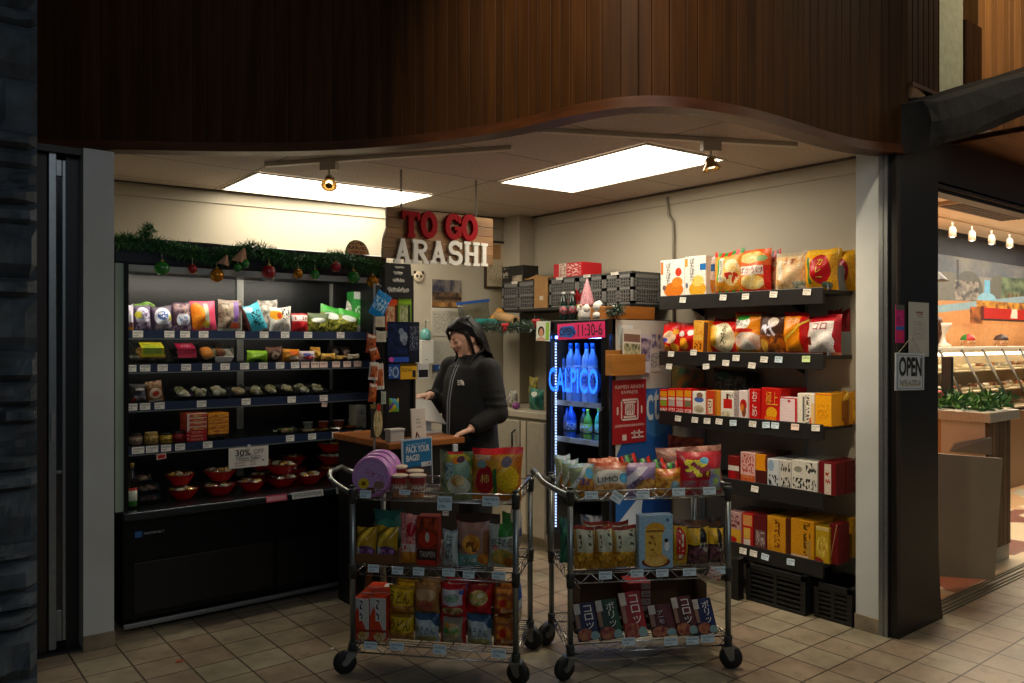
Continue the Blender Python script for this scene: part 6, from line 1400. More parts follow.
emb = mb.build('chest_emblem',plain('emblem_white','#d4d0c8',0.6),jk)
mb = MB(); nu,nv = 36,18; rows = []
for a in range(0,nv + 1):
 th = PI * 0.70 * a / nv; row = []
 for b in range(nu):
  ph = 2 * PI * b / nu; x = math.sin(th) * math.cos(ph); y = math.sin(th) * math.sin(ph); z = math.cos(th)
  lift = 0.0
  f = min(1.0,max(0.0,(0.30 - y) / 0.55))    # 0 behind the ear, 1 over the brow
  lim = -0.60 + 1.12 * min(1,f * 1.6) + 0.06 * math.cos(ph)
  k = 1 + 0.01 * math.sin(ph * 17)
  row.append(HM @ Vector((x * 0.083 * k,y * 0.102 * k + 0.004,max(z,lim) * 0.124 + 0.002)))
 rows.append(mb.add(row))
for a,b in zip(rows,rows[1:]):
 for j in range(nu): mb.face((a + j,b + j,b + (j + 1) % nu,a + (j + 1) % nu),0,None,True)
rr = random.Random(4)
for k in range(120):
 ph = rr.uniform(-0.42,1.42) * PI          # from one temple round the back to the other
 y = math.sin(ph); x = math.cos(ph)
 if y < (0.28 if x > 0 else -0.25): continue
 st = HM @ Vector((x * 0.045,y * 0.055 + 0.004,0.110)); e1 = HM @ Vector((x * 0.084,y * 0.100 + 0.006,0.02)); e2 = HM @ Vector((x * 0.088,y * 0.102 + 0.012,-0.09))
 fr = y < 0.42
 ln = rr.uniform(0.16,0.30)
 side = 1 if x > 0 else -1
 if fr: end = Vector((side * rr.uniform(0.075,0.125),rr.uniform(-0.13,-0.05),1.36 - ln * 0.8)); mid = Vector((side * rr.uniform(0.08,0.10),-0.045,1.40))
 else: end = Vector((x * 0.12 + rr.uniform(-0.02,0.02),0.135 + rr.uniform(0,0.03),1.36 - ln)); mid = Vector((x * 0.10,0.105,1.39))
 mb.tube(resample([st,e1,e2,mid,end],4),[0.010,0.0095,0.009,0.0085,0.008,0.0085,0.0085,0.0085,0.0085,0.0085,0.0085,0.008,0.0075,0.007,0.006,0.005,0.003],6)
for s in (-1,1):
 for k in range(8 if s < 0 else 0):
  x = s * (0.008 + 0.008 * k); st = HM @ Vector((s * 0.006,-0.070,0.100)); a1 = HM @ Vector((x * 1.3,-0.098 + 0.004 * k,0.052)); a2 = HM @ Vector((s * (0.066 + 0.002 * k),-0.066 + 0.008 * k,-0.02)); a3 = HM @ Vector((s * (0.062 + 0.003 * k),-0.060 + 0.010 * k,-0.10 - 0.008 * k))
  mb.tube(resample([st,a1,a2,a3],4),[0.007] * 9 + [0.006,0.005,0.004,0.002],6)
for k in range(16):     # hair swept from the parting back over the temple
 t = k / 15; x0 = 0.002 + 0.004 * t
 mb.tube(resample([HM @ Vector(p) for p in ((x0,-0.085 + 0.05 * t,0.094 + 0.026 * t),(0.030 + 0.014 * t,-0.080 + 0.045 * t,0.080 + 0.030 * t),(0.066 + 0.006 * t,-0.042 + 0.03 * t,0.046 + 0.040 * t),(0.083,0.006 + 0.03 * t,0.012 + 0.02 * t),(0.082,0.050 + 0.02 * t,-0.06))],4),[0.006] * 17,6)
for k in range(3):      # thin lock falling in front of the ear
 mb.tube(resample([HM @ Vector(p) for p in ((0.055,-0.045,0.075),(0.076 + 0.002 * k,-0.030 + 0.006 * k,0.03),(0.080,-0.024 + 0.006 * k,-0.03),(0.070,-0.020 + 0.006 * k,-0.11 - 0.012 * k))],4),[0.005] * 9 + [0.004,0.0035,0.003,0.0015],6)
mb.build('hair',HAIR,per,recalc=False)
# ======================= the neighbouring shop ==========================
SF = MB(); NW = 9.0
i = SF.add([(4.5,1.97,0.0),(14,1.97,0.0),(14,4.2,0.0),(4.5,4.2,0.0)]); SF.face((i,i + 1,i + 2,i + 3))
m,nt,b = newmat('terrazzo_patchwork'); L = nt.links.new
tc = nt.nodes.new('ShaderNodeTexCoord'); vo = nt.nodes.new('ShaderNodeTexVoronoi'); vo.inputs['Scale'].default_value = 2.2; vo.distance = 'MANHATTAN'; L(tc.outputs['Object'],vo.inputs['Vector'])
cr = nt.nodes.new('ShaderNodeValToRGB'); cr.color_ramp.interpolation = 'CONSTANT'; e = cr.color_ramp.elements; e[0].color = lin('#d6c6a4'); e[1].position = 0.45; e[1].color = lin('#7a4638')
x = e.new(0.65); x.color = lin('#c9a277'); x = e.new(0.85); x.color = lin('#b8b39c')
sp = nt.nodes.new('ShaderNodeSeparateColor'); L(vo.outputs['Color'],sp.inputs[0]); L(sp.outputs[0],cr.inputs[0]); L(cr.outputs[0],b.inputs['Base Color']); b.inputs['Roughness'].default_value = 0.3
struct('floor_neighbour',SF,m,recalc=False)
mb = MB().box(4.50,9.0,1.965,2.085,0.0,0.006)
for y in (1.98,2.005,2.04,2.06): mb.box(4.5,9.0,y,y + 0.008,0.006,0.014)
struct('trim_15',mb,plain('threshold_metal','#8b8470',0.4,0.5))
MURAL = art('#c58f5f',('r',0,0.44,1,1,'#8a8880'),('n',0,0.62,1,1,'#5a6470','#8a8a84',2.5),('n',0,0.74,1,1,'#27303c','#3c4652',2),('e',0.16,0.50,0.17,0.13,'#6f716a'),('e',0.33,0.52,0.13,0.13,'#5f625e'),('e',0.62,0.50,0.12,0.15,'#66675f'),('e',0.86,0.52,0.20,0.13,'#56665a'),('n',0.64,0.42,1,0.64,'#34483c','#78886a',12),('s',0.68,0.40,1,0.52,'#6a4a38',24),('r',0.22,0.44,0.24,0.72,'#4a4c50'),('n',0.20,0.44,0.42,0.58,'#3f4248','#9a9488',22),('r',0.475,0.47,0.53,0.60,'#6fb0d0'),('e',0.50,0.46,0.09,0.05,'#86b8cc'),('r',0,0,1,0.40,'#c98c55'),('e',0.5,0.40,0.6,0.04,'#c08a5a'),('d',0.14,0.335,0.05,'#8aa6ae'),('n',0.34,0.22,0.46,0.40,'#5a3422','#b8682e',12),('r',0.44,0.32,1.0,0.41,'#b5221a'),('n',0.40,0.40,1,0.45,'#7a4a2a','#d89a3a',20),('r',0.44,0.32,0.47,0.41,'#5a1c16'),('t',0.74,0.33,0.98,0.40,'#e8d8c4',7,2),('r',0.44,0.305,1,0.32,'#3a2a24'),('n',0.0,0.0,1,0.28,'#c08450','#d49a62',3),rough=0.6,busy=0.08,name='mural_paint')
mb = MB(); a = on_y(930,300,4.0).x; c = on_y(1034,300,4.0).x
i = mb.add([(4.4,4.0,0),(14,4.0,0),(14,4.0,1.25),(4.4,4.0,1.25)]); mb.face((i,i + 1,i + 2,i + 3),1)
i = mb.add([(4.4,4.0,1.25),(a,4.0,1.25),(a,4.0,2.9),(4.4,4.0,2.9)]); mb.face((i,i + 1,i + 2,i + 3),1)
i = mb.add([(a,4.0,1.25),(c,4.0,1.25),(c,4.0,2.9),(a,4.0,2.9)]); mb.face((i,i + 1,i + 2,i + 3),0,[(0,0),(1,0),(1,1),(0,1)])
i = mb.add([(c,4.0,1.25),(14,4.0,1.25),(14,4.0,2.9),(c,4.0,2.9)]); mb.face((i,i + 1,i + 2,i + 3),1)
PEACH = plain('peach_paint','#cf9462',0.6)
struct('wall_mural',mb,[MURAL,PEACH],recalc=False)
struct('wall_side',MB().box(4.46,4.55,2.12,4.0,0,2.9),PEACH); struct('wall_far',MB().box(13.9,14,1.9,4.1,0,2.9),PEACH)
struct('ceiling_neighbour',MB().box(4.4,14,2.02,4.1,2.75,2.80),plain('peach_ceiling','#efdcc2',0.7))
g0 = on_z(965,212,2.75);
gr = empty('air_grille',(8.23,3.13,2.748),0,'long metal air grille in the ceiling of the neighbouring shop','grille')
MB().box(-0.75,0.75,-0.14,0.14,-0.03,0.0).build('frame',plain('grille_frame','#8f7a5e',0.5),gr)
mb = MB()
for k in range(5): mb.box(-0.7,0.7,-0.11 + k * 0.048,-0.08 + k * 0.048,-0.036,-0.028)
mb.build('slats',plain('grille_slot','#3a2f24',0.5),gr)
for k,(px,lab) in enumerate(((952.5,'first white track spot from the pillar in the neighbouring shop'),(972,'second white track spot from the pillar in the neighbouring shop'),(991.5,'third white track spot from the pillar in the neighbouring shop'),(1009.5,'fourth white track spot from the pillar in the neighbouring shop'))):
 p = on_y(px,234 + k * 3.2,3.55); s_ = empty('track_spot',(p.x,3.55,2.685),0,lab,'spotlight','track spots in the neighbouring shop')
 MB().lathe([(0.036,-0.13),(0.034,-0.06),(0.022,-0.03),(0.0,-0.025)],14).build('shade',plain('spot_white','#e6d8c0',0.4),s_,recalc=False)
 MB().tube([(0,0,-0.03),(0,0,0.03)],0.008,8).build('stem',plain('spot_white','#e6d8c0',0.4),s_)
 MB().ball((0,0,-0.118),0.028,0.028,0.02,0,12,8).build('bulb',plain('spot_glow','#fff0d0',0.4,emit='#fff0d0',estr=5),s_)
o = MB().box(6.5,13.5,3.545,3.555,2.72,2.735).build('light_rail',plain('spot_white','#e6d8c0',0.4)); tag(o,'pale rail carrying the track spots on the neighbouring ceiling','rail')
dc = empty('display_case',(9.0,3.1,0),0,'long glass-fronted sweets counter in the neighbouring shop','counter')
MB().box(-3.5,4.5,0.12,0.75,0,0.78).build('base',plain('case_wood','#8a6c4c',0.5),dc); MB().box(-3.5,4.5,0.35,0.75,1.40,1.445).build('top',plain('case_top','#e2d8c4',0.4),dc,bevel=0.004)
mb = MB(); i = mb.add([(-3.5,0.05,0.80),(4.5,0.05,0.80),(4.5,0.35,1.42),(-3.5,0.35,1.42)]); mb.face((i,i + 1,i + 2,i + 3)); mb.build('front_glass',clear('case_glass','#f6f1e6',0.12),dc,recalc=False)
for k in range(17): x = -3.5 + k * 0.5; MB().tube([(x,0.045,0.80),(x,0.345,1.42)],0.014,6).build('glazing_bar',plain('bar_steel','#5d574c',0.4,0.6),dc)
MB().box(-3.5,4.5,0.70,0.73,0.78,1.40).build('back',plain('case_back_cream','#b9a884',0.5),dc)
for k,z in enumerate((0.82,1.0,1.2)): MB().box(-3.5,4.5,0.15 + k * 0.13,0.70,z - 0.012,z).build('shelf',plain('case_shelf_cream','#cfc4aa',0.4),dc)
MB().box(-3.5,4.5,0.40,0.44,1.36,1.385).build('light_tube',plain('case_glow','#ffffff',0.4,emit='#fff0d8',estr=12),dc)
rr = random.Random(12); SWM = [plain('sweet_%d' % k,c,0.4) for k,c in enumerate(('#7a4a2a','#d8c9a8','#8a8a7a','#a86a3a','#e2ddd0','#5a3a24'))]
n_t = 0
for sh in range(3):
 for k in range(13):
  x = -2.9 + k * 0.5 + rr.uniform(-0.05,0.05)
  if sh == 0 and k % 2: continue
  z = (0.82,1.0,1.2)[sh]; y = 3.1 + 0.2 + sh * 0.13
  ord_ = ('bottom','middle','top')[sh]
  t_ = tray('sweets_tray','pale tray of sweets on the %s shelf inside the neighbouring glass counter' % ord_,'tray',(9.0 + x,y,z),0,0.30,0.24,0.07,plain('tray_cream','#d8d0bc',0.4),[SWM[rr.randrange(6)],SWM[rr.randrange(6)]],9,0.035,group='trays of sweets on the %s counter shelf' % ord_,lid=False)
p = on_y(946,330,3.5)
o = MB().ball((-0.05,0,0.22),0.085,0.04,0.09,0,14,10).ball((0.05,0,0.22),0.085,0.04,0.09,0,14,10).prism([(-0.12,0.20),(0.0,0.03),(0.12,0.20)],-0.03,0.03).tube([(0,0,0),(0,0,0.08)],0.015,8).build('heart_ornament',plain('chocolate_brown','#4a2c1c',0.4)); o.location = (p.x,3.6,1.445); tag(o,'brown heart ornament on the neighbouring counter next to the pillar','ornament')
p = on_y(951,335,3.45)
o = MB().lathe([(0.07,0),(0.08,0.02),(0.03,0.05),(0.025,0.12),(0.07,0.20),(0.085,0.24)],16).build('white_stand',plain('stand_white','#e0d6c4',0.4)); o.name = 'cake_stand'; o.location = (p.x + 0.12,3.58,1.445); tag(o,'white footed stand on the neighbouring counter right of the heart','stand')
for k,(px,c1,lab) in enumerate(((970,'#b8242a','red and green domed jar cover on the neighbouring counter'),(1003,'#3a2c28','dark domed jar cover on the neighbouring counter'))):
 p = on_y(px,335,3.6)
 o = MB().lathe([(0.075,0.0),(0.075,0.01),(0.068,0.03),(0.045,0.055),(0.0,0.068)],18).build('domed_cover',art(c1,('r',0.1,0,0.28,1,'#2f7a34' if k == 0 else '#4a3a34'),('r',0.5,0,0.62,1,'#d8b04a' if k == 0 else '#2a201c'))); o.location = (p.x,3.62,1.515); tag(o,lab,'cover')
 MB().lathe([(0.06,-0.07),(0.068,-0.06),(0.068,0.0)],16).build('glass_bowl',clear('case_glass','#f6f1e6',0.12),o,recalc=False)
p = on_y(940,282,3.0); o = MB().lathe([(0.11,0.0),(0.105,0.01),(0.05,0.07),(0.02,0.09),(0.012,0.13)],20).tube([(0,0,0.2),(0,0,2.75 - p.z)],0.006,6).build('pendant_lamp',plain('shade_black','#14110e',0.4),recalc=False); o.location = (p.x - 0.12,3.0,p.z); tag(o,'black pendant lamp hanging beside the black pillar','lamp')
MB().ball((0,0,0.02),0.035,0.035,0.018,0,12,8).build('bulb',plain('spot_glow','#fff0d0',0.4,emit='#fff0d0',estr=9),o)
QX,QY = 5.74,2.15
pc = empty('planter_counter',(QX,QY,0),0,'stone-topped counter with wooden slat end beside the black pillar, bearing greenery','counter')
MB().box(0.0,0.50,0.0,0.95,0.965,1.03).build('stone_top',plain('pale_stone','#c4bba6',0.5,noise_amt=0.2,nscale=80),pc,bevel=0.004)
MB().box(0.06,0.44,0.06,0.90,0.10,0.965).build('core',plain('counter_core','#b89468',0.5),pc); MB().box(0.045,0.06,0.05,0.33,0.0,0.965).build('white_panel',plain('panel_white','#cdc5b4',0.5),pc)
mb = MB()
for k in range(6):
 i0 = len(mb.f); mb.box(0.055 + k * 0.062,0.055 + k * 0.062 + 0.056,0.03,0.052,0.11,0.96)
 for j in range(i0,len(mb.f)): mb.uv[j] = [(rr.random(),0)] * 4
mb.build('slat_cladding',wood_mat('slat_wood','#5e4630','#7d6144',rough=0.5,tone=0.25),pc,bevel=0.002)
MB().box(0.05,0.44,0.045,0.9,0.0,0.10).build('plinth',plain('plinth_grey','#a9a596',0.5),pc)
LV = [plain('leaf_dark','#2a5c2c',0.5),plain('leaf_mid','#2f6a30',0.5),plain('leaf_light','#5c9646',0.5)]
mb = MB(); rr = random.Random(6)
for k in range(900):
 t = rr.random(); y = QY + 0.02 + 0.9 * t; x = QX + rr.uniform(0.03,0.46); hgt = 0.06 + 0.05 * abs(math.sin(y * 5.2))
 z = 1.03 + rr.uniform(0,hgt); d = Vector((rr.uniform(-1,1),rr.uniform(-1,1),rr.uniform(-0.1,1))).normalized(); s = d.cross(Vector((rr.uniform(-1,1),rr.uniform(-1,1),0.3))).normalized() * 0.013; ln = rr.uniform(0.05,0.09)
 p = Vector((x,y,z)); i = mb.add([p,p + d * ln * 0.5 + s,p + d * ln,p + d * ln * 0.5 - s]); mb.face((i,i + 1,i + 2,i + 3),rr.randrange(3))
mb.tube([(QX + 0.2,QY + 0.05,1.036),(QX + 0.2,QY + 0.9,1.036)],0.012,6)
o = mb.build('leafy_garland',LV,recalc=False); tag(o,'leafy green garland lying along the stone counter top','garland')
p = on_x(939,396,QX + 0.12); o = MB().ball((0,0,0),0.028,0.028,0.03,0,12,8,0.1).tube([(0,0,-0.02),(0.0,0.0,-0.09)],0.006,6).build('pink_flower',plain('flower_pink','#c94a58',0.6)); o.location = (p.x,p.y,p.z + 0.01); tag(o,'pink flower in the leafy garland next to the black pillar','flower')
o = MB().box(-0.035,0.035,0,0.04,0,0.36).build('card_terminal',plain('terminal_grey','#3b3a40',0.4),bevel=0.004); o.name = 'grey_post'; p = on_x(951,392,QX + 0.3); put(o,(QX + 0.45,p.y + 0.15,1.03),-PI / 2); tag(o,'dark grey upright post behind the leafy garland','post')
o.location = (QX + 0.34,p.y + 0.05,1.031)
GZ_ = 4.95
def at_depth(px,py,Z): return ray(px,py) * Z + Vector((0,0,H))
gt = empty('swing_gate',(0,0,0),0,'brushed steel swing gate panel between the black pillar and the slatted counter','gate')
g = [at_depth(925,575.5,4.88),at_depth(995,580,4.96),at_depth(1003,458.5,4.96),at_depth(925,452.5,4.88)]
g0 = g[0].copy(); g0.z = 0; gt.location = g0; back = Vector((0.018 * .6257,0.018 * .7801,0))
mb = MB(); i = mb.add([p - g0 for p in g]); j = mb.add([p - g0 + back for p in g]); mb.face((i,i + 1,i + 2,i + 3)); mb.face((j + 3,j + 2,j + 1,j))
for k in range(4): mb.face((i + k,j + k,j + (k + 1) % 4,i + (k + 1) % 4))
mb.build('panel',plain('gate_steel','#978a74',0.42,0.2,noise_amt=0.05,nscale=8),gt,bevel=0.002)
mb = MB()
for z in (0.2,0.7): mb.tube([g[0] - g0 + back * 2 + Vector((0,0,z - 0.05)),g[0] - g0 + back * 2 + Vector((0,0,z + 0.05))],0.012,8)
mb.build('hinge',POST,gt)
h0 = at_depth(950,452,5.4); h1 = at_depth(992,455,5.3); h2 = at_depth(992,437,5.3); h3 = at_depth(955,443,5.4)
mb = MB(); c_ = (h0 + h1 + h2 + h3) / 4; i = mb.add([p - c_ for p in (h0,h1,h2,h3)]); j = mb.add([p - c_ + back for p in (h0,h1,h2,h3)]); mb.face((i,i + 1,i + 2,i + 3)); mb.face((j + 3,j + 2,j + 1,j))
for k in range(4): mb.face((i + k,j + k,j + (k + 1) % 4,i + (k + 1) % 4))
o = mb.build('counter_flap',plain('flap_steel','#8a867c',0.35,0.7),None,bevel=0.002); o.location = c_; tag(o,'small steel latch flap behind the top edge of the swing gate','flap')
MB().tube([(0.06,-0.04,-0.02),(0.09,-0.05,0.0),(0.09,-0.05,0.06)],0.012,8).build('latch',BLACKM,o)
def area(name,loc,tgt,sx,sy,en,col):
 l = bpy.data.lights.new(name,'AREA'); l.shape = 'RECTANGLE'; l.size = sx; l.size_y = sy; l.energy = en; l.color = col
 o = bpy.data.objects.new(name,l); COL.objects.link(o); o.location = loc; o.rotation_euler = (Vector(tgt) - Vector(loc)).to_track_quat('-Z','Y').to_euler(); return o
area('shop_light',(9.5,3.0,2.70),(9.5,3.0,0),6.0,1.2,NB_LIGHT,(1,0.86,0.68))
area('shop_light',(6.2,2.9,2.70),(6.0,2.4,0),1.6,1.0,NB_LIGHT * 0.5,(1,0.84,0.64))
# ======================= papers on the black pillar =====================
yq = 1.949
a = on_y(895.5,343,yq); b = on_y(904,305,yq)
o = MB().box(-(b.x - a.x) / 2,(b.x - a.x) / 2,0,0.002,0,b.z - a.z,uvfront=True).build('flyer',art('#c41f6e',('r',0,0.86,1,1,'#5a5a50'),('r',0,0.34,1,0.44,'#3a66b0'),('f',0.5,0.62,0.35,0.2,'#8a1450','#e0408a',4),('e',0.5,0.2,0.35,0.12,'#d8305a'),rough=0.5)); o.location = ((a.x + b.x) / 2,yq - 0.002,a.z); tag(o,'narrow pink and blue flyer taped to the black pillar','flyer')
a = on_y(908.5,357,yq); b = on_y(928.5,303,yq)
o = MB().box(-(b.x - a.x) / 2,(b.x - a.x) / 2,0,0.002,0,b.z - a.z,uvfront=True).build('paper_sheet',art('#b9b7ac',('r',0.35,0.80,0.7,0.83,'#8a5a48'),('t',0.38,0.72,0.68,0.79,'#6a4a40',6,16),('t',0.2,0.3,0.8,0.66,'#a5a298',10,14),rough=0.6)); o.location = ((a.x + b.x) / 2,yq - 0.002,a.z); tag(o,'tall white paper sheet taped to the black pillar above the OPEN sign','paper')
a = on_y(895,391.5,yq - 0.012); b = on_y(924,353,yq - 0.012); w_,h_ = b.x - a.x,b.z - a.z
op = MB().box(-w_ / 2,w_ / 2,0,0.004,0,h_).build('open_sign',plain('open_card','#c6cbcb',0.4),bevel=0.004); put(op,((a.x + b.x) / 2,yq - 0.013,a.z),0,0.0,0.03); tag(op,'white sign reading OPEN hung by a string on the black pillar','sign')
sf = flat_surf(w_,h_); mb = MB(); bl_ = plain('sign_line_blue','#55708c',0.5)
for q in ((0.06,0.05,0.94,0.06),(0.06,0.94,0.94,0.95),(0.06,0.05,0.075,0.95),(0.925,0.05,0.94,0.95)): p = sf(q[0],q[1]); r = sf(q[2],q[3]); mb.box(p[0],r[0],-0.001,0.0,p[2],r[2])
mb.build('border',bl_,op); write('OPEN',sf,(0.11,0.38,0.89,0.90),INK,op);
mb = MB(); p = sf(0.14,0.12); r = sf(0.86,0.30); mb.box(p[0],r[0],-0.0008,0.0,p[2],r[2],uvfront=True); mb.build('script_marks',art('#c6cbcb',('t',0,0.1,1,0.9,'#5a5238',11,2.5),('t',0,0.0,1,0.3,'#a89a40',8,3)),op)
MB().tube([(-w_ * 0.4,0.001,h_),(0.01,0.001,h_ + 0.085),(w_ * 0.4,0.001,h_)],0.0015,5).build('string',plain('thread','#c9c0a0',0.7),op)
# ======================= goods on the shelves ===========================
def spot_of(pl,px0,px1,top,z,back):
 a = pl.hit(px0,back=back); b = pl.hit(px1,back=back); c = pl.hit((px0 + px1) / 2,top,back=back)
 return ((a.x + b.x) / 2,(a.y + b.y) / 2,z),(Vector((a.x,a.y)) - Vector((b.x,b.y))).length,max(c.z - z,0.02)
def B(pl,px0,px1,top,z,d,mat,label,name='snack_bag',cat='bag',back=0.0,**k):
 loc,w,h = spot_of(pl,px0,px1,top,z,back); return bag(name,label,cat,loc,pl.rot,w,h,d,mat,**k)
def K(pl,px0,px1,top,z,d,mat,label,name='snack_box',cat='box',back=0.0,**k):
 loc,w,h = spot_of(pl,px0,px1,top,z,back); return carton(name,label,cat,loc,pl.rot,w,h,d,mat,**k)
def row_behind(o,n,step,label,group,shrink=0.0):
 """more of the same, ranked behind the first towards the wall"""
 v = Vector((-math.sin(o.rotation_euler.z),math.cos(o.rotation_euler.z),0))
 for k in range(1,n + 1):
  c = copy_tree(o); c.location = Vector(o.location) + v * step * k; c['label'] = label; c['group'] = group
 return o
G = Pl((4.05,0),-PI / 2); z1,z2,z3,z4,z5 = SHZ
W_ = '#f1ece0'; R_ = '#d8201c'
K(G,660.5,684.5,259.5,z1,0.09,art(W_,('e',0.55,0.20,0.40,0.20,'#e07818'),('e',0.70,0.40,0.22,0.13,'#e88a24'),('e',0.75,0.66,0.13,0.11,'#d83a1e'),('r',0.02,0.62,0.12,0.95,'#d8741c'),('e',0.16,0.27,0.07,0.07,'#7a5a58'),rough=0.3),'white packet with orange crackers, first on the uppermost wall shelf',name='cracker_box',txt=[('ぽたぽた',(0.26,0.36,0.44,0.92),'#30342e',True)])
K(G,684.8,706,256,z1,0.09,art(W_,('e',0.60,0.18,0.40,0.19,'#e8a828'),('e',0.62,0.38,0.28,0.14,'#f0d068'),('r',0.0,0.75,0.14,0.95,'#e09a3a'),('r',0.72,0.64,1.0,0.80,'#1f74b8'),('e',0.10,0.28,0.06,0.07,'#6a6a78'),rough=0.3),'white packet with pale yellow crackers and a blue tab on the uppermost wall shelf',name='cracker_box',txt=[('ぽたぽた',(0.26,0.40,0.46,0.95),'#30342e',True)])
B(G,703,712.5,256,z1,0.05,art('#f0dcd0',('r',0,0.62,1,0.8,'#3a7ab8'),('n',0,0,1,0.4,'#d8701c','#e8b04a',5)),'narrow packet squeezed between a white packet and the striped bag, uppermost shelf',name='cracker_pack',cat='packet',back=0.04)
B(G,710,739,250.5,z1,0.11,art('#e89a2a',('r',0,0.90,1,1,'#2f8a34'),('r',0,0,1,0.10,'#2f9a34'),('s',0,0.88,1,1,'#d8301c',4),('s',0,0,1,0.11,'#e8501c',4),('r',0.20,0.30,0.42,0.86,'#e8e0c8'),('r',0.20,0.30,0.26,0.86,'#3aa044'),('f',0.68,0.5,0.28,0.3,'#e8b858','#f4dca8',6),('t',0.5,0.25,0.9,0.5,'#c8301c',5,4)),'orange bag edged top and bottom in red and green stripes on the uppermost wall shelf',txt=[('おつまみ',(0.28,0.34,0.40,0.82),'#2f6a3a',True)])
B(G,735,765.5,248.5,z1,0.12,art('#e8601c',('r',0,0.42,1,0.62,'#f2e6d6'),('r',0,0,1,0.10,'#d81c14'),('f',0.45,0.82,0.4,0.14,'#e8a030','#f4d890',5),('f',0.5,0.26,0.4,0.16,'#f0c040','#f8e0a0',4),('e',0.8,0.78,0.14,0.07,'#8ab070'),('r',0.88,0,1,0.62,'#d82018')),'orange and red cracker bag with a wide white band of red lettering, uppermost shelf',txt=[('ばかうけ',(0.08,0.45,0.90,0.60),'#a8141c')])
B(G,757,779,250,z1,0.05,art('#c8341c',('s',0,0.85,1,1,'#2a2a22',5),('n',0,0,1,0.8,'#e8c0a0','#d8501c',6)),'bag with a red striped top half hidden behind the noodle bag on the uppermost shelf',back=0.10)
B(G,770,802,251.5,z1,0.12,art('#d8b888',('n',0,0,1,0.86,'#d89a4a','#f0dcb4',5),('r',0,0.90,1,1,'#b5a184'),('e',0.62,0.42,0.34,0.26,'#f0c898'),('r',0.18,0.3,0.34,0.8,'#e2dcc4'),('n',0.66,0,1,0.25,'#7a8a7a','#d8d0b8',7)),'clear bag of pale curled crackers with red marks on the uppermost wall shelf',txt=[('うす',(0.42,0.68,0.72,0.84),'#b0342a')])
B(G,799,832,248.5,z1,0.13,art('#e8a412',('e',0.60,0.50,0.30,0.36,'#b8141c'),('r',0.20,0.16,0.30,0.80,'#3a7a34'),('n',0,0.86,1,1,'#e0a010','#f0c038',4),('e',0.75,0.12,0.15,0.08,'#6a7a6a')),'big yellow bag with a red oval emblem on the uppermost wall shelf',txt=[('カレー',(0.52,0.30,0.68,0.78),'#f0d050',True)])
B(G,829,853,249.5,z1,0.09,art('#e0a010',('e',0.5,0.5,0.34,0.3,'#a01830'),('t',0.3,0.35,0.7,0.65,'#e8c8a0',6,5),('n',0,0.8,1,1,'#c88a0c','#e8b428',4)),'yellow bag leaning at the right end of the uppermost wall shelf, turned away',back=0.19,roll=-0.06)
B(G,822,840,250,z1,0.05,art('#c89a1c'),'dull yellow bag edge behind the two yellow bags, uppermost shelf',back=0.19)
B(G,659.5,676.5,324,z2,0.09,art('#d81414',('e',0.55,0.55,0.35,0.22,'#f0c8a0'),('e',0.3,0.18,0.2,0.12,'#f0a020'),('e',0.75,0.2,0.2,0.14,'#f0b030'),('e',0.28,0.45,0.14,0.08,'#5a5ac0'),('e',0.85,0.72,0.12,0.1,'#f0a818')),'small red sweet bag with a pale burst, first on the second wall shelf')
B(G,675.5,695,325.5,z2,0.09,art('#d41616',('e',0.35,0.34,0.24,0.22,'#f0a020'),('e',0.25,0.70,0.15,0.10,'#e8d8d0'),('e',0.72,0.74,0.16,0.10,'#f0e8e0'),('r',0,0,1,0.1,'#e05a10')),'small red bag with white spots and an orange shape on the second wall shelf')
K(G,692.5,707,320.5,z2,0.12,art('#e08a1c',('n',0,0.4,0.7,1,'#e0901c','#f0b84a',5),('r',0.72,0.05,1,0.95,'#5a3018'),('t',0.1,0.1,0.6,0.35,'#7a3a10',5,6)),'orange slim pack with a brown side on the second wall shelf',name='cracker_pack',cat='packet',roll=0.05)
B(G,704,733.5,321,z2,0.12,art('#d81c18',('e',0.56,0.5,0.40,0.46,'#f0e2b8'),('f',0.22,0.55,0.22,0.34,'#e8a020','#c8c850',4),('r',0,0,1,0.07,'#c01018')),'cream and red bag with slanting dark lettering on the second wall shelf',txt=[('おせんべ',(0.54,0.14,0.72,0.88),'#2a1a10',True,-0.14)])
B(G,729,760,311.5,z2,0.13,art('#e88a10',('r',0,0.95,1,1,'#d82018'),('e',0.36,0.74,0.28,0.17,'#f2ece0'),('e',0.36,0.86,0.22,0.06,'#3a9a3a'),('e',0.4,0.56,0.34,0.05,'#c82a1c'),('f',0.55,0.30,0.46,0.22,'#e8b8a0','#f4e6d6',5),('e',0.55,0.22,0.2,0.14,'#f6eee0'),('n',0,0,1,0.10,'#3a9a2a','#d8501c',6)),'large orange bag with a white name cloud and round crackers on the second wall shelf',txt=[('ぱりんこ',(0.13,0.67,0.58,0.81),'#14100c')])
B(G,755,781,313.5,z2,0.10,art('#4a2e24',('n',0,0,1,0.5,'#c8701c','#5a2a14',5),('e',0.62,0.80,0.22,0.12,'#d8ccc0'),('e',0.30,0.22,0.16,0.16,'#e8b040'),('t',0.2,0.45,0.75,0.75,'#cfc8d8',5,4)),'brown see-through bag with pale script between the two orange bags, second shelf')
B(G,768,787,313,z2,0.06,art('#b86a2a',('n',0,0,1,0.9,'#a8501c','#e8b06a',6),('r',0,0.9,1,1,'#7a86a8')),'crinkled amber bag tucked behind the orange-red bag on the second wall shelf',back=0.07)
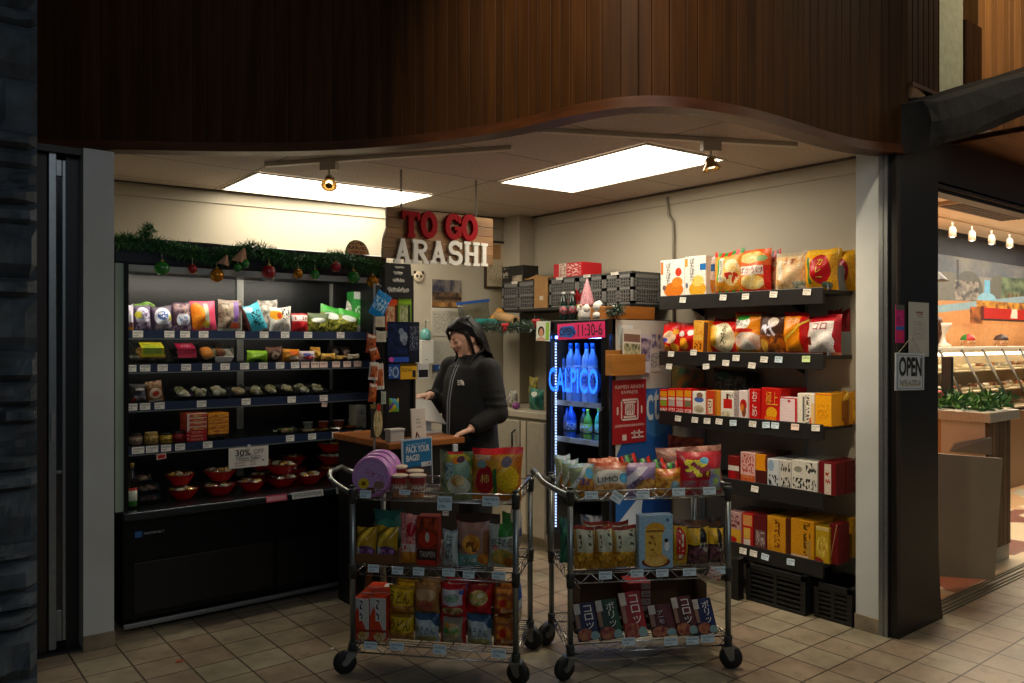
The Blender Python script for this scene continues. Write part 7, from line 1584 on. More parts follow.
B(G,779,804.5,312,z2,0.12,art('#e88a10',('d',2.2,-0.3,-3,'#d81a14'),('r',0.78,0,1,1,'#d4160f'),('r',0,0.90,1,1,'#d41a10'),('d',0.6,0.2,0.06,'#f4d048'),('r',0,0,1,0.08,'#c81a10')),'bright orange bag framed in red on the second wall shelf',txt=[('サラダ',(0.30,0.70,0.70,0.88),'#f4d8b0')])
B(G,801.5,835,315,z2,0.14,art('#e6dcd6',('r',0.86,0,1,1,'#a81420'),('r',0,0.86,1,1,'#b01824'),('d',2.6,0.62,1.0,'#8a1a24'),('e',0.16,0.36,0.12,0.11,'#7a2a20'),('r',0,0.0,1,0.07,'#c87a5a'),('e',0.55,0.35,0.35,0.25,'#ece6e2'),('r',0.1,0.84,0.9,0.90,'#c01c28')),'white and dark red bag at the right of the second wall shelf',txt=[('コロ',(0.34,0.64,0.70,0.80),'#a8202c')])
for k,(px0,px1,bk) in enumerate(((826,840,0.19),(833,848,0.235))):
 B(G,px0,px1,310,z2 + 0.0,0.05,art('#7a1218',('n',0,0,1,1,'#5a0c12','#a01a22',6)),('dark red bag behind the white and red one on the second wall shelf','dark red bag farthest back by the grey column on the second shelf')[k],back=bk)
B(G,664,700,322,z2,0.06,art('#a81414',('n',0,0,1,1,'#8a1010','#c83a2a',5)),'dull red bag behind the small red bags on the second wall shelf',back=0.14)
B(G,712,735,318,z2,0.06,art('#c81a18'),'plain red bag behind the cream and red one, second wall shelf',back=0.16)
cols3 = ['#8fb03a','#b8b0a8','#d8c0b8','#7a7a5a']
for k in range(4):
 px0 = 659.5 + k * 8.1
 o = K(G,px0,px0 + 7.9,388.5 + (0.8 if k == 0 else 0),z3,0.07,art('#d01c1c',('r',0.08,0.68,0.92,0.92,'#f0a020'),('r',0.1,0.28,0.9,0.52,cols3[k]),('r',0.08,0.54,0.92,0.64,'#e8dcc8'),('t',0.05,0.04,0.95,0.2,'#f0e0d8',8,5),rough=0.35),('red snack cup box with a green picture, first on the third wall shelf','red snack box with a grey picture, second on the third wall shelf','red snack box with a pink picture, third on the third wall shelf','red snack box with an olive picture, fourth on the third wall shelf')[k])
 row_behind(o,2,0.075,'red snack box ranked behind the first four on the third wall shelf','red boxes ranked on the third shelf')
o = K(G,692.5,705.5,391.5,z3,0.08,art(W_,('e',0.5,0.66,0.36,0.12,'#4a6ab0'),('e',0.55,0.84,0.24,0.12,'#8a6a5a'),('f',0.5,0.26,0.4,0.16,'#d8ccb0','#a89a7a',5)),'white box with a blue and brown emblem on the third wall shelf')
row_behind(o,2,0.085,'white box ranked behind the blue emblem box on the third shelf','white boxes behind the blue emblem')
o = K(G,706,720.5,390.5,z3,0.08,art('#d88a24',('r',0,0,0.62,1,'#c8401c'),('r',0.12,0.1,0.46,0.66,'#e8d8b8'),('t',0.16,0.15,0.42,0.6,'#8a2a18',4,8),('r',0.62,0,0.74,1,'#b86a20')),'red and orange box with a cream label on the third wall shelf')
row_behind(o,2,0.085,'orange box ranked behind the cream label box on the third shelf','orange boxes behind the cream label')
K(G,720.8,734,391,z3,0.08,art('#f0e8d8',('r',0.2,0.35,0.85,0.70,'#c8201c'),('r',0.42,0.70,0.58,0.90,'#5a2a20'),('t',0.6,0.74,0.95,0.95,'#8a8070',6,6),('f',0.4,0.14,0.36,0.1,'#b8a878','#e8dcc0',5)),'white box with a red house-shaped picture on the third wall shelf')
K(G,733.8,738.5,391,z3,0.08,art('#b8a8a4',('t',0.1,0.1,0.9,0.9,'#8a7a78',4,10)),'very thin grey-pink box next to the house box on the third wall shelf')
K(G,738.8,748,390.5,z3,0.08,art('#ecdcd8',('e',0.5,0.50,0.36,0.20,'#b81c1c'),('e',0.55,0.28,0.24,0.20,'#8a4a2a'),('e',0.35,0.40,0.18,0.14,'#e07a20')),'pale pink box with a red cone on the third wall shelf')
o = K(G,748.6,760.5,389,z3,0.09,art('#cc1414',('r',0,0,0.06,1,'#e8d8d0')),'red box with upright white lettering on the third wall shelf',txt=[('おこめ',(0.30,0.12,0.74,0.94),'#f0d8d0',True)])
row_behind(o,2,0.095,'red box ranked behind the upright white lettering on the third shelf','red boxes behind the white lettering')
o = K(G,760.8,780,388,z3,0.10,art('#d01c14',('e',0.55,0.26,0.28,0.18,'#f0a818'),('r',0.2,0,0.8,0.16,'#e87a18')),'wider red box with yellow lettering on the third wall shelf',txt=[('極上',(0.24,0.48,0.86,0.90),'#f0a830')],roll=0.03)
row_behind(o,2,0.105,'wider red box ranked behind the yellow lettering on the third shelf','red boxes behind the yellow lettering')
K(G,779.5,797,397.5,z3,0.10,art('#e8d0d0',('r',0.88,0,1,1,'#c01c28'),('r',0,0.95,1,1,'#b01820'),('e',0.55,0.86,0.10,0.05,'#b83a40')),'low pale pink box with a red edge on the third wall shelf')
o = K(G,797.5,814.5,393.5,z3,0.10,art('#e8dfcc',('r',0.3,0.1,0.42,0.9,'#6a6a6a'),('t',0.46,0.05,0.7,0.95,'#3a342c',3,11),('e',0.9,0.14,0.2,0.14,'#d8501c'),('r',0.8,0,1,0.7,'#e8c080')),'white box with dark upright lettering on the third wall shelf')
row_behind(o,2,0.105,'grey topped box ranked behind the dark lettering on the third shelf','boxes behind the dark lettering')
o = K(G,815,831.5,393.5,z3,0.11,art('#f0a414',('r',0,0.94,1,1,'#d87a10'),('t',0.15,0.2,0.85,0.65,'#d88a0c',6,6)),'plain bright yellow box on the third wall shelf')
row_behind(o,1,0.115,'yellow box ranked behind the bright yellow one on the third shelf','yellow boxes on the third shelf')
B(G,832,845,392,z3,0.08,art('#8a5210',('e',0.5,0.5,0.25,0.35,'#7a1c10'),('n',0,0.75,1,1,'#a87a18','#c89a28',4)),'brown and amber packet near the right end of the third wall shelf',name='cracker_pack',cat='packet',back=0.10)
B(G,840,853,391,z3 + 0.002,0.06,art('#c88a18',('n',0,0,1,1,'#b87a10','#e0a830',4)),'amber packet leaning on the column at the end of the third shelf',name='cracker_pack',cat='packet',back=0.21)
B(G,668,701,368.5,z3 + 0.0,0.06,art('#5a4a22',('n',0,0.3,1,1,'#8a5a18','#3a5a3a',4),('n',0.2,0,1,0.3,'#8a3a14','#1c1c34',6)),'dark amber and green bag behind the red boxes on the third wall shelf',back=0.17)
B(G,710,747,370,z3 + 0.0,0.07,art('#2c2e2c',('n',0,0,1,0.9,'#1c1e1e','#6a6e68',6),('e',0.3,0.85,0.2,0.1,'#3a6a5a')),'dark grey bag with pale script behind the white boxes on the third wall shelf',back=0.17,txt=[('うまし',(0.15,0.45,0.85,0.85),'#8a8c84')])
B(G,742,757,372,z3,0.06,art('#101012'),'black bag standing behind the red lettered box, third wall shelf',back=0.18)
B(G,664,700,437,z4,0.07,art('#8a2c18',('n',0,0,1,1,'#5a1c10','#b85a2a',4)),'dark red bag at the far left of the fourth wall shelf',back=0.06)
def ranked(px0,px1,top,z,d,mat,lab,lab2,grp,n=2,name='snack_box',txt=()):
 o = K(G,px0,px1,top,z,d,mat,lab,name=name,txt=txt); row_behind(o,n,d + 0.006,lab2,grp); return o
ranked(728,739,456,z4,0.08,art('#7a1c18',('r',0,0.4,1,0.6,'#d8d0c4'),('e',0.4,0.2,0.3,0.2,'#a8141c')),'red box with a white band left of the pink one on the fourth wall shelf','dark box ranked behind the white banded one on the fourth shelf','dark boxes behind the white band',2)
ranked(740.5,755,452.5,z4,0.08,art('#d8a8a0',('n',0,0,1,0.25,'#b84a20','#c87a4a',5),('t',0.1,0.3,0.9,0.95,'#a83a30',6,6)),'pinkish box with red marks on the fourth wall shelf','box ranked behind the pinkish one on the fourth shelf','boxes behind the pinkish one',2)
ranked(755.3,767,454,z4,0.08,art('#4a1c18',('r',0,0.46,1,1,'#d88a14'),('e',0.95,0.7,0.12,0.3,'#6a2a18')),'box yellow above and brown below on the fourth wall shelf','box ranked behind the yellow and brown one on the fourth shelf','boxes behind the yellow and brown one',2)
ranked(767.3,779.5,459,z4,0.085,art('#bfc4c8',('t',0.1,0.05,0.9,0.42,'#1c1c1e',4,3),('e',0.3,0.75,0.25,0.2,'#8aa0b8')),'bluish white box with black lettering, left of three on the fourth wall shelf','box ranked behind the bluish white one on the fourth shelf','boxes behind the bluish white one',2)
ranked(779.7,791.5,460.5,z4,0.085,art('#c4bfb4',('t',0.1,0.6,0.9,0.92,'#3a3a38',6,3),('t',0.1,0.05,0.9,0.4,'#1c1c1c',4,3)),'greyish white box with dark blocks of lettering, middle of three on the fourth wall shelf','box ranked behind the greyish white one on the fourth shelf','boxes behind the greyish white one',2)
ranked(791.8,817.5,461,z4,0.09,art('#d0ccc0',('t',0.05,0.08,0.95,0.42,'#141414',7,3),('t',0.55,0.6,0.95,0.95,'#3a3a38',6,4),('e',0.25,0.7,0.16,0.1,'#8a8a78')),'wide white box with black blocks of lettering on the fourth wall shelf','wide box ranked behind the black lettered one on the fourth shelf','wide boxes behind the black lettering',2)
ranked(818.5,836,462,z4,0.10,art('#6a1216',('r',0.34,0.02,0.72,0.94,'#d0c0b0'),('t',0.4,0.3,0.66,0.7,'#a82a20',4,5)),'dark red box with an upright white label on the fourth wall shelf','dark red box ranked behind the white label on the fourth shelf','dark red boxes on the fourth shelf',1)
B(G,838,853,458,z4 + 0.05,0.06,art('#5a1014',('n',0,0,1,1,'#4a0c10','#7a181c',4)),'dark red pack lying against the wall at the right end of the fourth shelf',back=0.20)
ranked(727,741,512,z5,0.08,art('#b08a8a',('r',0,0,1,0.45,'#c8962a'),('e',0.4,0.1,0.3,0.1,'#a8201c'),('t',0.1,0.5,0.9,0.9,'#6a2a2a',5,5)),'pinkish yellow box beside the trolley post on the lowest wall shelf','box ranked behind the pinkish yellow one on the lowest shelf','boxes behind the pinkish yellow one')
ranked(742,753,513.5,z5,0.08,art('#a81c1c',('r',0.1,0.62,0.9,0.95,'#c88a4a'),('r',0.15,0.22,0.75,0.55,'#c8a040'),('r',0.15,0.02,0.75,0.2,'#d0c4b4')),'red and yellow box with a white foot label on the lowest wall shelf','box ranked behind the red and yellow one on the lowest shelf','boxes behind the red and yellow one')
ranked(754,766.5,515,z5,0.08,art('#5a1418',('r',0.1,0.05,0.9,0.55,'#6a4a4a'),('t',0.15,0.1,0.85,0.5,'#a89a98',5,5)),'dark maroon box with a grey label on the lowest wall shelf','box ranked behind the dark maroon one on the lowest shelf','boxes behind the dark maroon one')
ranked(767.2,785.5,517,z5,0.09,art('#c98a16',('t',0.4,0.08,0.7,0.92,'#6a3a0c',4,8),('n',0,0,0.35,1,'#c08010','#d89a24',3)),'mustard box with a column of brown lettering on the lowest wall shelf','mustard box ranked behind the brown lettering on the lowest shelf','mustard boxes behind the brown lettering')
ranked(785.8,790.5,518,z5,0.09,art('#5a2a14',('t',0.1,0.05,0.9,0.95,'#2a140c',3,12)),'thin dark brown box between the mustard boxes on the lowest wall shelf','thin brown box ranked behind another on the lowest shelf','thin brown boxes')
ranked(790.8,814,520,z5,0.10,art('#c98a14',('t',0.55,0.05,0.85,0.95,'#5a3a10',3,8),('r',0.7,0.05,0.86,0.5,'#a8863a'),('r',0,0.0,0.75,0.08,'#d8b890')),'wide mustard box with two columns of lettering on the lowest wall shelf','wide mustard box ranked behind another on the lowest shelf','wide mustard boxes')
ranked(815.5,829,527,z5,0.10,art('#b8941c',('f',0.5,0.45,0.4,0.3,'#a8801c','#d8c050',4),('r',0,0.9,1,1,'#c8b070'),('e',0.1,0.02,0.5,0.12,'#8a2a20')),'gold box with a dark red side on the lowest wall shelf','dark red sided box ranked behind the gold one on the lowest shelf','boxes behind the gold one',2)
K(G,829.2,838,524,z5,0.12,art('#6a1418',('d',1.2,-0.1,0.12,'#a8805a')),'dark red box at the corner of the lowest wall shelf',back=0.02)
K(G,836,852,517,z5,0.06,art('#b8860f'),'plain mustard box beside the column on the lowest wall shelf',back=0.21)
FP = Pl((0,FY + 0.025),0.0)
zz = CS[1] + 0.002
PUR = '#4a3450'
B(FP,126.5,134.5,304,zz,0.04,art('#cfc8d8',('e',0.5,0.45,0.4,0.25,'#e8e4f0'),('r',0,0,1,0.12,'#d8902a'),('n',0,0.12,1,0.3,'#5a3a4a','#a87a8a',5)),'narrow pale purple packet at the left end of the top case shelf',name='sweet_pack',cat='packet')
B(FP,135,153,305,zz,0.06,art('#5a4a68',('e',0.5,0.55,0.42,0.38,'#d8d4e4'),('e',0.25,0.62,0.2,0.14,'#d8d040'),('n',0.1,0.05,0.9,0.35,'#5a3a58','#c8b8d0',6),('t',0.4,0.45,0.9,0.8,'#7a5a98',5,4)),'pale lilac sweet packet with a yellow patch on the top case shelf',name='sweet_pack',cat='packet',roll=-0.04)
B(FP,153.5,175,306,zz,0.06,art('#4a3a50',('e',0.5,0.55,0.40,0.40,'#dcdfe8'),('e',0.5,0.62,0.26,0.18,'#3a62a8'),('t',0.3,0.5,0.7,0.75,'#e8ecf4',6,5),('n',0.1,0,0.9,0.25,'#5a4a58','#c8b8bc',6),('e',0.85,0.5,0.1,0.14,'#c8c050')),'white and dark purple sweet packet with blue lettering on the top case shelf',name='sweet_pack',cat='packet',roll=-0.06)
B(FP,174.5,193.5,302.5,zz,0.06,art('#4a3048',('e',0.52,0.40,0.36,0.26,'#d8dce6'),('t',0.3,0.32,0.75,0.5,'#4a6aa8',6,5),('n',0.05,0.6,0.95,0.95,'#3a2438','#9a7a78',6),('n',0,0,1,0.2,'#6a3a58','#b8a0b0',6)),'dark purple sweet packet with a round white badge on the top case shelf',name='sweet_pack',cat='packet',roll=-0.05)
B(FP,194,219,301,zz,0.06,art('#d8506a',('f',0.22,0.5,0.32,0.44,'#e87818','#f09a2a',4),('r',0.50,0.08,0.68,0.92,'#a8b098'),('r',0.68,0,1,1,'#d84a68'),('e',0.55,0.22,0.12,0.12,'#d8b83a')),'orange and pink packet of gummy pieces on the top case shelf',name='sweet_pack',cat='packet',roll=-0.10)
B(FP,219.5,243,300,zz,0.06,art('#8a7a6a',('n',0,0,1,0.9,'#4a3426','#a89a84',4),('r',0.62,0.3,0.84,0.95,'#7a5a98'),('e',0.7,0.16,0.2,0.12,'#b84a28'),('r',0,0,1,0.08,'#a8a89a')),'clear packet of brown sweets with a purple strip on the top case shelf',name='sweet_pack',cat='packet')
B(FP,243,258,308,zz,0.05,art('#4a2a28',('n',0,0,1,1,'#3a1c1c','#7a4a3a',6)),'dark brown packet behind the leaning cyan one on the top case shelf',name='sweet_pack',cat='packet',back=0.05)
B(FP,251,270,303,zz + 0.004,0.05,art('#3fb0c4',('t',0.35,0.2,0.85,0.75,'#1c2a34',5,6),('e',0.3,0.85,0.25,0.12,'#a8e0e8'),('r',0,0,0.12,1,'#5a2a2a')),'cyan packet leaning steeply to the left on the top case shelf',name='sweet_pack',cat='packet',roll=-0.38,back=-0.02)
B(FP,259,279,300,zz,0.05,art('#a8a49a',('n',0,0,1,1,'#6a645a','#c8c4b8',5)),'silvery clear packet behind the cyan one on the top case shelf',name='sweet_pack',cat='packet',back=0.08)
B(FP,271,292.5,307,zz,0.05,art('#e0dcd0',('e',0.28,0.68,0.3,0.2,'#e0a020'),('e',0.40,0.66,0.10,0.14,'#c8401c'),('t',0.5,0.5,0.9,0.95,'#3a3a38',5,5),('n',0.2,0.05,0.9,0.35,'#8a8478','#d8d0c0',7)),'white packet with a yellow and red round picture on the top case shelf',name='sweet_pack',cat='packet')
B(FP,293,309.5,313.5,zz,0.05,art('#b81c24',('r',0.0,0.58,1,0.90,'#d8cfc8'),('t',0.1,0.64,0.9,0.84,'#a82a2a',7,4),('r',0,0.48,1,0.56,'#d8303a')),'short red packet with a white band on the top case shelf',name='sweet_pack',cat='packet')
for k,(a,b_,t_,bk) in enumerate(((309.5,331,313,0.0),(320,343,306,0.05),(337,359,310,0.02))):
 B(FP,a,b_,t_,zz,0.07,art('#6a7a2a',('n',0,0,1,0.55,'#3a4a18','#b8b84a',6),('r',0,0.72,1,1,'#3a9a34' if k else '#5a6a4a'),('e',0.45,0.62,0.34,0.13,'#cfd8d0')),('dull green leafy packet, left of the three on the top case shelf','bright green topped leafy packet in the middle of the three on the top case shelf','bright green topped leafy packet, rightmost of the three on the top case shelf')[k],name='leaf_pack',cat='packet',back=bk,roll=(0,0.14,0.22)[k])
B(FP,343,356,303,zz,0.05,art('#b8b4a8',('n',0,0,1,1,'#8a8a7a','#d0ccc0',4)),'pale grey packet behind the green ones on the top case shelf',name='sweet_pack',cat='packet',back=0.14,roll=0.2)
K(FP,354,373,292,zz,0.10,art('#2f8a3c',('r',0,0.82,1,1,'#a8aea8'),('t',0.05,0.3,0.55,0.65,'#b8c8b0',7,6),('t',0.6,0.35,0.95,0.75,'#a8c8a0',6,8),('r',0,0,1,0.18,'#a8a89c')),'tall green and grey carton at the right end of the top case shelf',back=0.12,name='carton')
o = B(FP,127,156,326,zz + 0.145,0.05,art('#5a8a2c',('n',0,0,1,1,'#4a7a24','#8aae4a',3)),'flat green packet lying across the tops of the purple packets',name='sweet_pack',cat='packet',back=0.06,roll=-0.18,tilt=-1.2)
zz = CS[2] + 0.002
BREAD = [plain('bread_gold','#c8862e',0.5),plain('bread_pale','#d8a85a',0.5)]; TW = plain('tray_white','#cfcabc',0.4); TBK = plain('tray_black','#141414',0.35); TCL = clear('tray_clear','#eef0ea',0.12)
def TR(px0,px1,top,z,d,tm,fm,label,n=8,size=0.02,back=0.0,tilt=0.0,cat='tray',name='food_tray',**k):
 loc,w,h = spot_of(FP,px0,px1,top,z,back); return tray(name,label,cat,loc,0,w,d,min(h,0.09),tm,fm,n,size,tilt,**k)
TL = 0.42
TR(130,171,347,zz,0.14,TCL,BREAD,'wide tray of golden rice sweets with a yellow-green label on the second case shelf',12,0.026,tilt=TL,stick=art('#b8b020',('t',0.1,0.5,0.9,0.9,'#3a4a14',8,4),('r',0.1,0.1,0.9,0.4,'#7a9a2a')),stickbox=(0.25,0.1,0.8,0.6))
TR(173,201.5,350,zz,0.12,TBK,[plain('dark_sweet','#2c1a16',0.4),plain('rose_sweet','#8a4a3a',0.4)],'black tray of dark sweets with a maroon label on the second case shelf',8,0.022,tilt=TL,stick=art('#8a1430',('t',0.2,0.3,0.8,0.7,'#d89aa8',8,4)),stickbox=(0.15,0.3,0.8,0.9))
TR(199.5,216.5,347,zz,0.11,TCL,[plain('bun_orange','#d87e1c',0.45)],'clear pack with one big orange bun on the second case shelf, left of the pair',2,0.036,tilt=TL,name='bun_pack')
TR(214.5,233,348,zz,0.11,TW,[plain('bun_amber','#c8741e',0.45),plain('bun_dark','#7a3c14',0.5)],'white pack with an amber bun on the second case shelf, right of the pair',3,0.03,tilt=TL,name='bun_pack')
B(FP,249,270.5,350.5,zz,0.08,art('#7fc01c',('n',0,0,1,1,'#6aa818','#a8d83a',3),('e',0.5,0.15,0.2,0.14,'#2f5a14')),'lime green bread pack on the second case shelf',name='bread_pack',cat='packet')
B(FP,268,284.5,347,zz,0.09,art('#6a4a38',('e',0.5,0.45,0.42,0.42,'#4a2c1e'),('e',0.48,0.42,0.26,0.26,'#a8927a'),('e',0.48,0.40,0.13,0.13,'#3a2018')),'swiss roll cake pack with a dark spiral on the second case shelf',name='cake_pack',cat='packet')
def bread(px0,px1,top,mat,label,back=0.0):
 B(FP,px0,px1,top,zz,0.09,mat,label,name='bread_pack',cat='packet',back=back)
bread(285,302,349,art('#d88a24',('e',0.55,0.72,0.28,0.18,'#d8601c'),('e',0.6,0.3,0.3,0.16,'#ecdcc0'),('n',0,0,0.3,1,'#b86a14','#e8a840',4)),'round orange bread with a white label on the second case shelf')
bread(301.5,317.5,351,art('#d8c8c8',('e',0.5,0.45,0.46,0.44,'#e4d8d8'),('e',0.5,0.35,0.34,0.16,'#d83a4a'),('e',0.4,0.66,0.26,0.16,'#4a4a98')),'round pale bread pack with red and blue lettering on the second case shelf')
bread(313,323.5,347,art('#d89a2a',('n',0,0,1,1,'#c07a18','#ecc060',4)),'orange-gold bread pack behind the round pale one on the second case shelf',0.06)
bread(324,338.5,353.5,art('#d8a02c',('n',0,0,1,1,'#b87a1c','#f0cc70',4)),'yellow bread pack right of the round pale one on the second case shelf')
bread(338.8,350,355.5,art('#c8a04a',('e',0.6,0.5,0.26,0.3,'#5a3c20'),('n',0,0,0.3,1,'#b8842c','#e0c070',4)),'small golden bread with a dark centre on the second case shelf')
bread(350.5,362.5,354,art('#cfc4ae',('e',0.5,0.5,0.3,0.3,'#8a7a60'),('n',0.6,0,1,1,'#a89a80','#e0d8c4',4)),'creamy white bread at the right end of the second case shelf')
bread(331,341,346,art('#2a2420',('e',0.5,0.5,0.3,0.3,'#6a5c50')),'dark round pack behind the yellow bread on the second case shelf',0.12)
bread(342,353,346.5,art('#2a2220',('e',0.5,0.5,0.3,0.3,'#70584c')),'dark round pack behind the small golden bread on the second case shelf',0.12)
zz = CS[3] + 0.002
B(FP,131,149,384,zz,0.05,art('#2a2422',('r',0.3,0.66,0.85,0.76,'#b8b0a8'),('e',0.5,0.40,0.4,0.10,'#3a3e58'),('n',0.2,0.1,0.9,0.36,'#a8a49c','#5a5450',5),('e',0.2,0.15,0.14,0.12,'#8a2420')),'dark packet with a pale picture at the left of the third case shelf',name='sweet_pack',cat='packet',roll=-0.05)
B(FP,149,165.5,381,zz,0.05,art('#8a5a34',('e',0.5,0.42,0.4,0.26,'#cfb89a'),('e',0.5,0.40,0.24,0.13,'#b83a24'),('n',0,0.7,1,1,'#6a4424','#a8845a',5),('r',0.1,0,0.9,0.12,'#c8bca0')),'brown packet with a red topped picture on the third case shelf',name='sweet_pack',cat='packet',roll=-0.14)
RICE = [plain('rice_white','#c9c2ae',0.6),plain('rice_olive','#7a7a4a',0.6),plain('rice_cream','#b8aa84',0.6)]
for k,(a,b_) in enumerate(((175,193),(193.5,211),(211.5,230),(230.5,249),(249.5,266),(266.5,281.5),(282,297),(297.5,312.5),(313,329))):
 lab = ('flat clear rice roll pack nearest the dark packets on the third case shelf','flat clear pack of pale rice rolls, second of nine on the third case shelf','flat clear pack of pale rice rolls, third of nine on the third case shelf','flat clear pack of tan rice rolls, fourth of nine on the third case shelf','flat clear pack of rice rolls, fifth of nine on the third case shelf','flat clear pack of rice rolls, sixth of nine on the third case shelf','flat clear pack of rice rolls, seventh of nine on the third case shelf','flat clear pack of rice rolls, eighth of nine on the third case shelf','flat clear pack of rice rolls, last of nine on the third case shelf')[k]
 TR(a,b_,391.5 - (k > 4) * 2,zz,0.12,TBK,RICE if k != 3 else [plain('rice_tan','#a8845a',0.6),RICE[2]],lab,12,0.020,tilt=0.35,group='flat packs of rice rolls')
zz = CS[4] + 0.002
for k,(a,b_,t_,c,l_,lab) in enumerate(((129.5,142,433.5,'#7a5a44','#a8907a','brown jar with a grey label, leftmost on the fourth case shelf'),(144,158,432,'#9a7a3a','#b8964a','amber jar with a gold label, second on the fourth case shelf'),(159.5,172,433,'#a8861c','#b8982a','mustard jar with a yellow label, third on the fourth case shelf'),(173,185.5,431,'#7a1418','#a01c20','dark red jar, fourth on the fourth case shelf'))):
 loc,w,h = spot_of(FP,a,b_,t_,zz,0.05); jar('sauce_jar',lab,loc,w / 2,h,plain('jar_%d' % k,c,0.2),plain('jar_lid_%d' % k,('#1c1c1c','#b8a05a','#1a1f1c','#1a1a1a')[k],0.35),art(l_,('t',0.0,0.2,1,0.8,'#3a2a1c',8,4)),group='sauce jars on the fourth case shelf')
for k in range(3):
 loc,w,h = spot_of(FP,187,207,430.5,zz,0.0); hh = h / 2
 carton('noodle_box',('red noodle box, bottom of the stack beside the dark red jar','red noodle box in the middle of the stack beside the dark red jar','red noodle box, third up beside the dark red jar')[k],'box',(loc[0],loc[1],zz + k * hh / 1.5),0,w,hh / 1.5 - 0.001,0.13,art('#a81c18',('t',0.2,0.15,0.8,0.85,'#d88a7a',5,3),('r',0,0.8,0.1,1,'#d8cfc4')))
 loc2,w2,h2 = spot_of(FP,187,207,413,zz,0.0)
zr = zz + 2 * hh
for k in range(4):
 s_ = (h2 - 2 * hh) / 4
 carton('noodle_box',('white and red noodle box lying on the red ones in the left stack','white and red noodle box, second from below in the left stack','white and red noodle box, second from the top in the left stack','white and red noodle box on top of the left stack')[k],'box',(loc[0],loc[1],zr + k * s_),0,w,s_ - 0.001,0.13,art('#b84a30',('r',0,0.82,1,1,'#d8d0c4'),('r',0,0,0.12,1,'#d0c8bc'),('n',0.3,0.1,0.8,0.75,'#a82a1c','#d8a05a',3)))
loc3,w3,h3 = spot_of(FP,208,229,413,zz,0.0); loc4,w4,h4 = spot_of(FP,208,229,434.5,zz,0.0)
tray('food_tray','clear tray lying under the orange noodle boxes on the fourth case shelf','tray',(loc4[0],loc4[1],zz),0,w4,0.13,h4,TCL,[plain('noodle_grey','#5a544a',0.5)],8,0.016)
for k in range(4):
 s_ = (h3 - h4) / 4
 carton('noodle_box',('orange noodle box just above the clear tray','orange noodle box, second up over the clear tray','orange noodle box, second from the top over the clear tray','orange noodle box on top of the stack over the clear tray')[k],'box',(loc3[0],loc3[1],zz + h4 + 0.001 + k * s_),0,w3,s_ - 0.001,0.13,art('#d87e14',('n',0.05,0.1,0.95,0.8,'#a8501c','#e8a840',4),('r',0,0.84,1,1,'#e89a1c')))
SAL = [plain('salad_green','#6a7a34',0.5),plain('salad_tan','#a8885a',0.5),plain('salad_orange','#c8701c',0.5),plain('fruit_yellow','#d8a02c',0.4),plain('fruit_orange','#d8621c',0.4)]
for k,(a,b_,t_,fm,lab) in enumerate(((281,297,428,[SAL[0],SAL[1]],'tray of green and tan salad, leftmost tray on the right of the fourth case shelf'),(302,318.5,431,[SAL[1],RICE[2]],'tray of pale tan food under a cup on the fourth case shelf'),(319,331.5,431,[SAL[2],SAL[1]],'small tray of orange-brown food on the fourth case shelf'),(332,346,427,[SAL[3],RICE[0]],'tray of yellow fruit on the fourth case shelf'),(347.5,363,426,[SAL[4],SAL[3]],'tray of bright orange fruit at the right of the fourth case shelf'))):
 TR(a,b_,t_,zz,0.12,TCL,fm,lab,12,0.02)
for k,(a,b_,t_,c,lab) in enumerate(((303,313,422,'#8a8a80','small grey cup behind the tan tray on the fourth case shelf'),(318,328,421,'#b84a2c','small reddish cup behind the orange-brown tray on the fourth case shelf'),(334,344,420,'#b85a3a','small reddish cup behind the yellow fruit on the fourth case shelf'),(348,358,419,'#a8a49a','small pale cup behind the orange fruit on the fourth case shelf'))):
 loc,w,h = spot_of(FP,a,b_,t_,zz,0.19); cup('sauce_cup',lab,(loc[0],loc[1],loc[2]),w / 2,h,plain('cup_%d' % k,c,0.35),plain('cup_lid','#c9c6bc',0.3))
K(FP,356,370,405,zz,0.10,art('#a8a598',('t',0.2,0.6,0.8,0.8,'#4a5a78',5,5),('t',0.15,0.2,0.85,0.5,'#8a867a',8,8)),'pale grey carton at the right end of the fourth case shelf',back=0.04,name='carton')
zz = DZ - 0.013
loc,w,h = spot_of(FP,128.5,136,463,zz,-0.06)
bottle('sauce_bottle','dark sauce bottle with a green and white label at the left of the case deck','bottle',loc,0.024,h,plain('sauce_dark','#1a0e0c',0.15),plain('cap_gold','#a8863a',0.4),art('#c8ccb8',('r',0,0,1,0.3,'#4a9a34'),('r',0,0.85,1,1,'#a82a20')),neck=0.36,shoulder=0.60,lab=(0.05,0.46))
for k,(a,b_,t_,bt,lab) in enumerate(((139,161,496,506,'clear food box on the case deck, bottom of the stack by the sauce bottle'),(138.5,160.5,485,496,'clear food box in the middle of the stack by the sauce bottle'),(138,152,475,485,'smaller clear food box on top of the stack by the sauce bottle'))):
 loc,w,h = spot_of(FP,a,b_,t_,0,-0.02); zb_ = FP.hit((a + b_) / 2,bt,back=-0.02).z if k else zz;
 if k == 1: zb_ = zz + sh_;
 if k == 2: zb_ = zz + 2 * sh_
 sh_ = 0.055
 tray('food_tray',lab,'tray',(loc[0],loc[1],zb_),0,w,0.13,sh_ - 0.002,TBK,[plain('food_brown','#5a2a1c',0.5),plain('food_tan','#8a6a4a',0.5)],10,0.018)
RBW = plain('bowl_red','#c41a14',0.3); FD = [plain('egg_yellow','#d8a84a',0.5),plain('rice_pale','#cfc8b0',0.5),plain('meat_brown','#7a4424',0.5)]
BH = 0.074
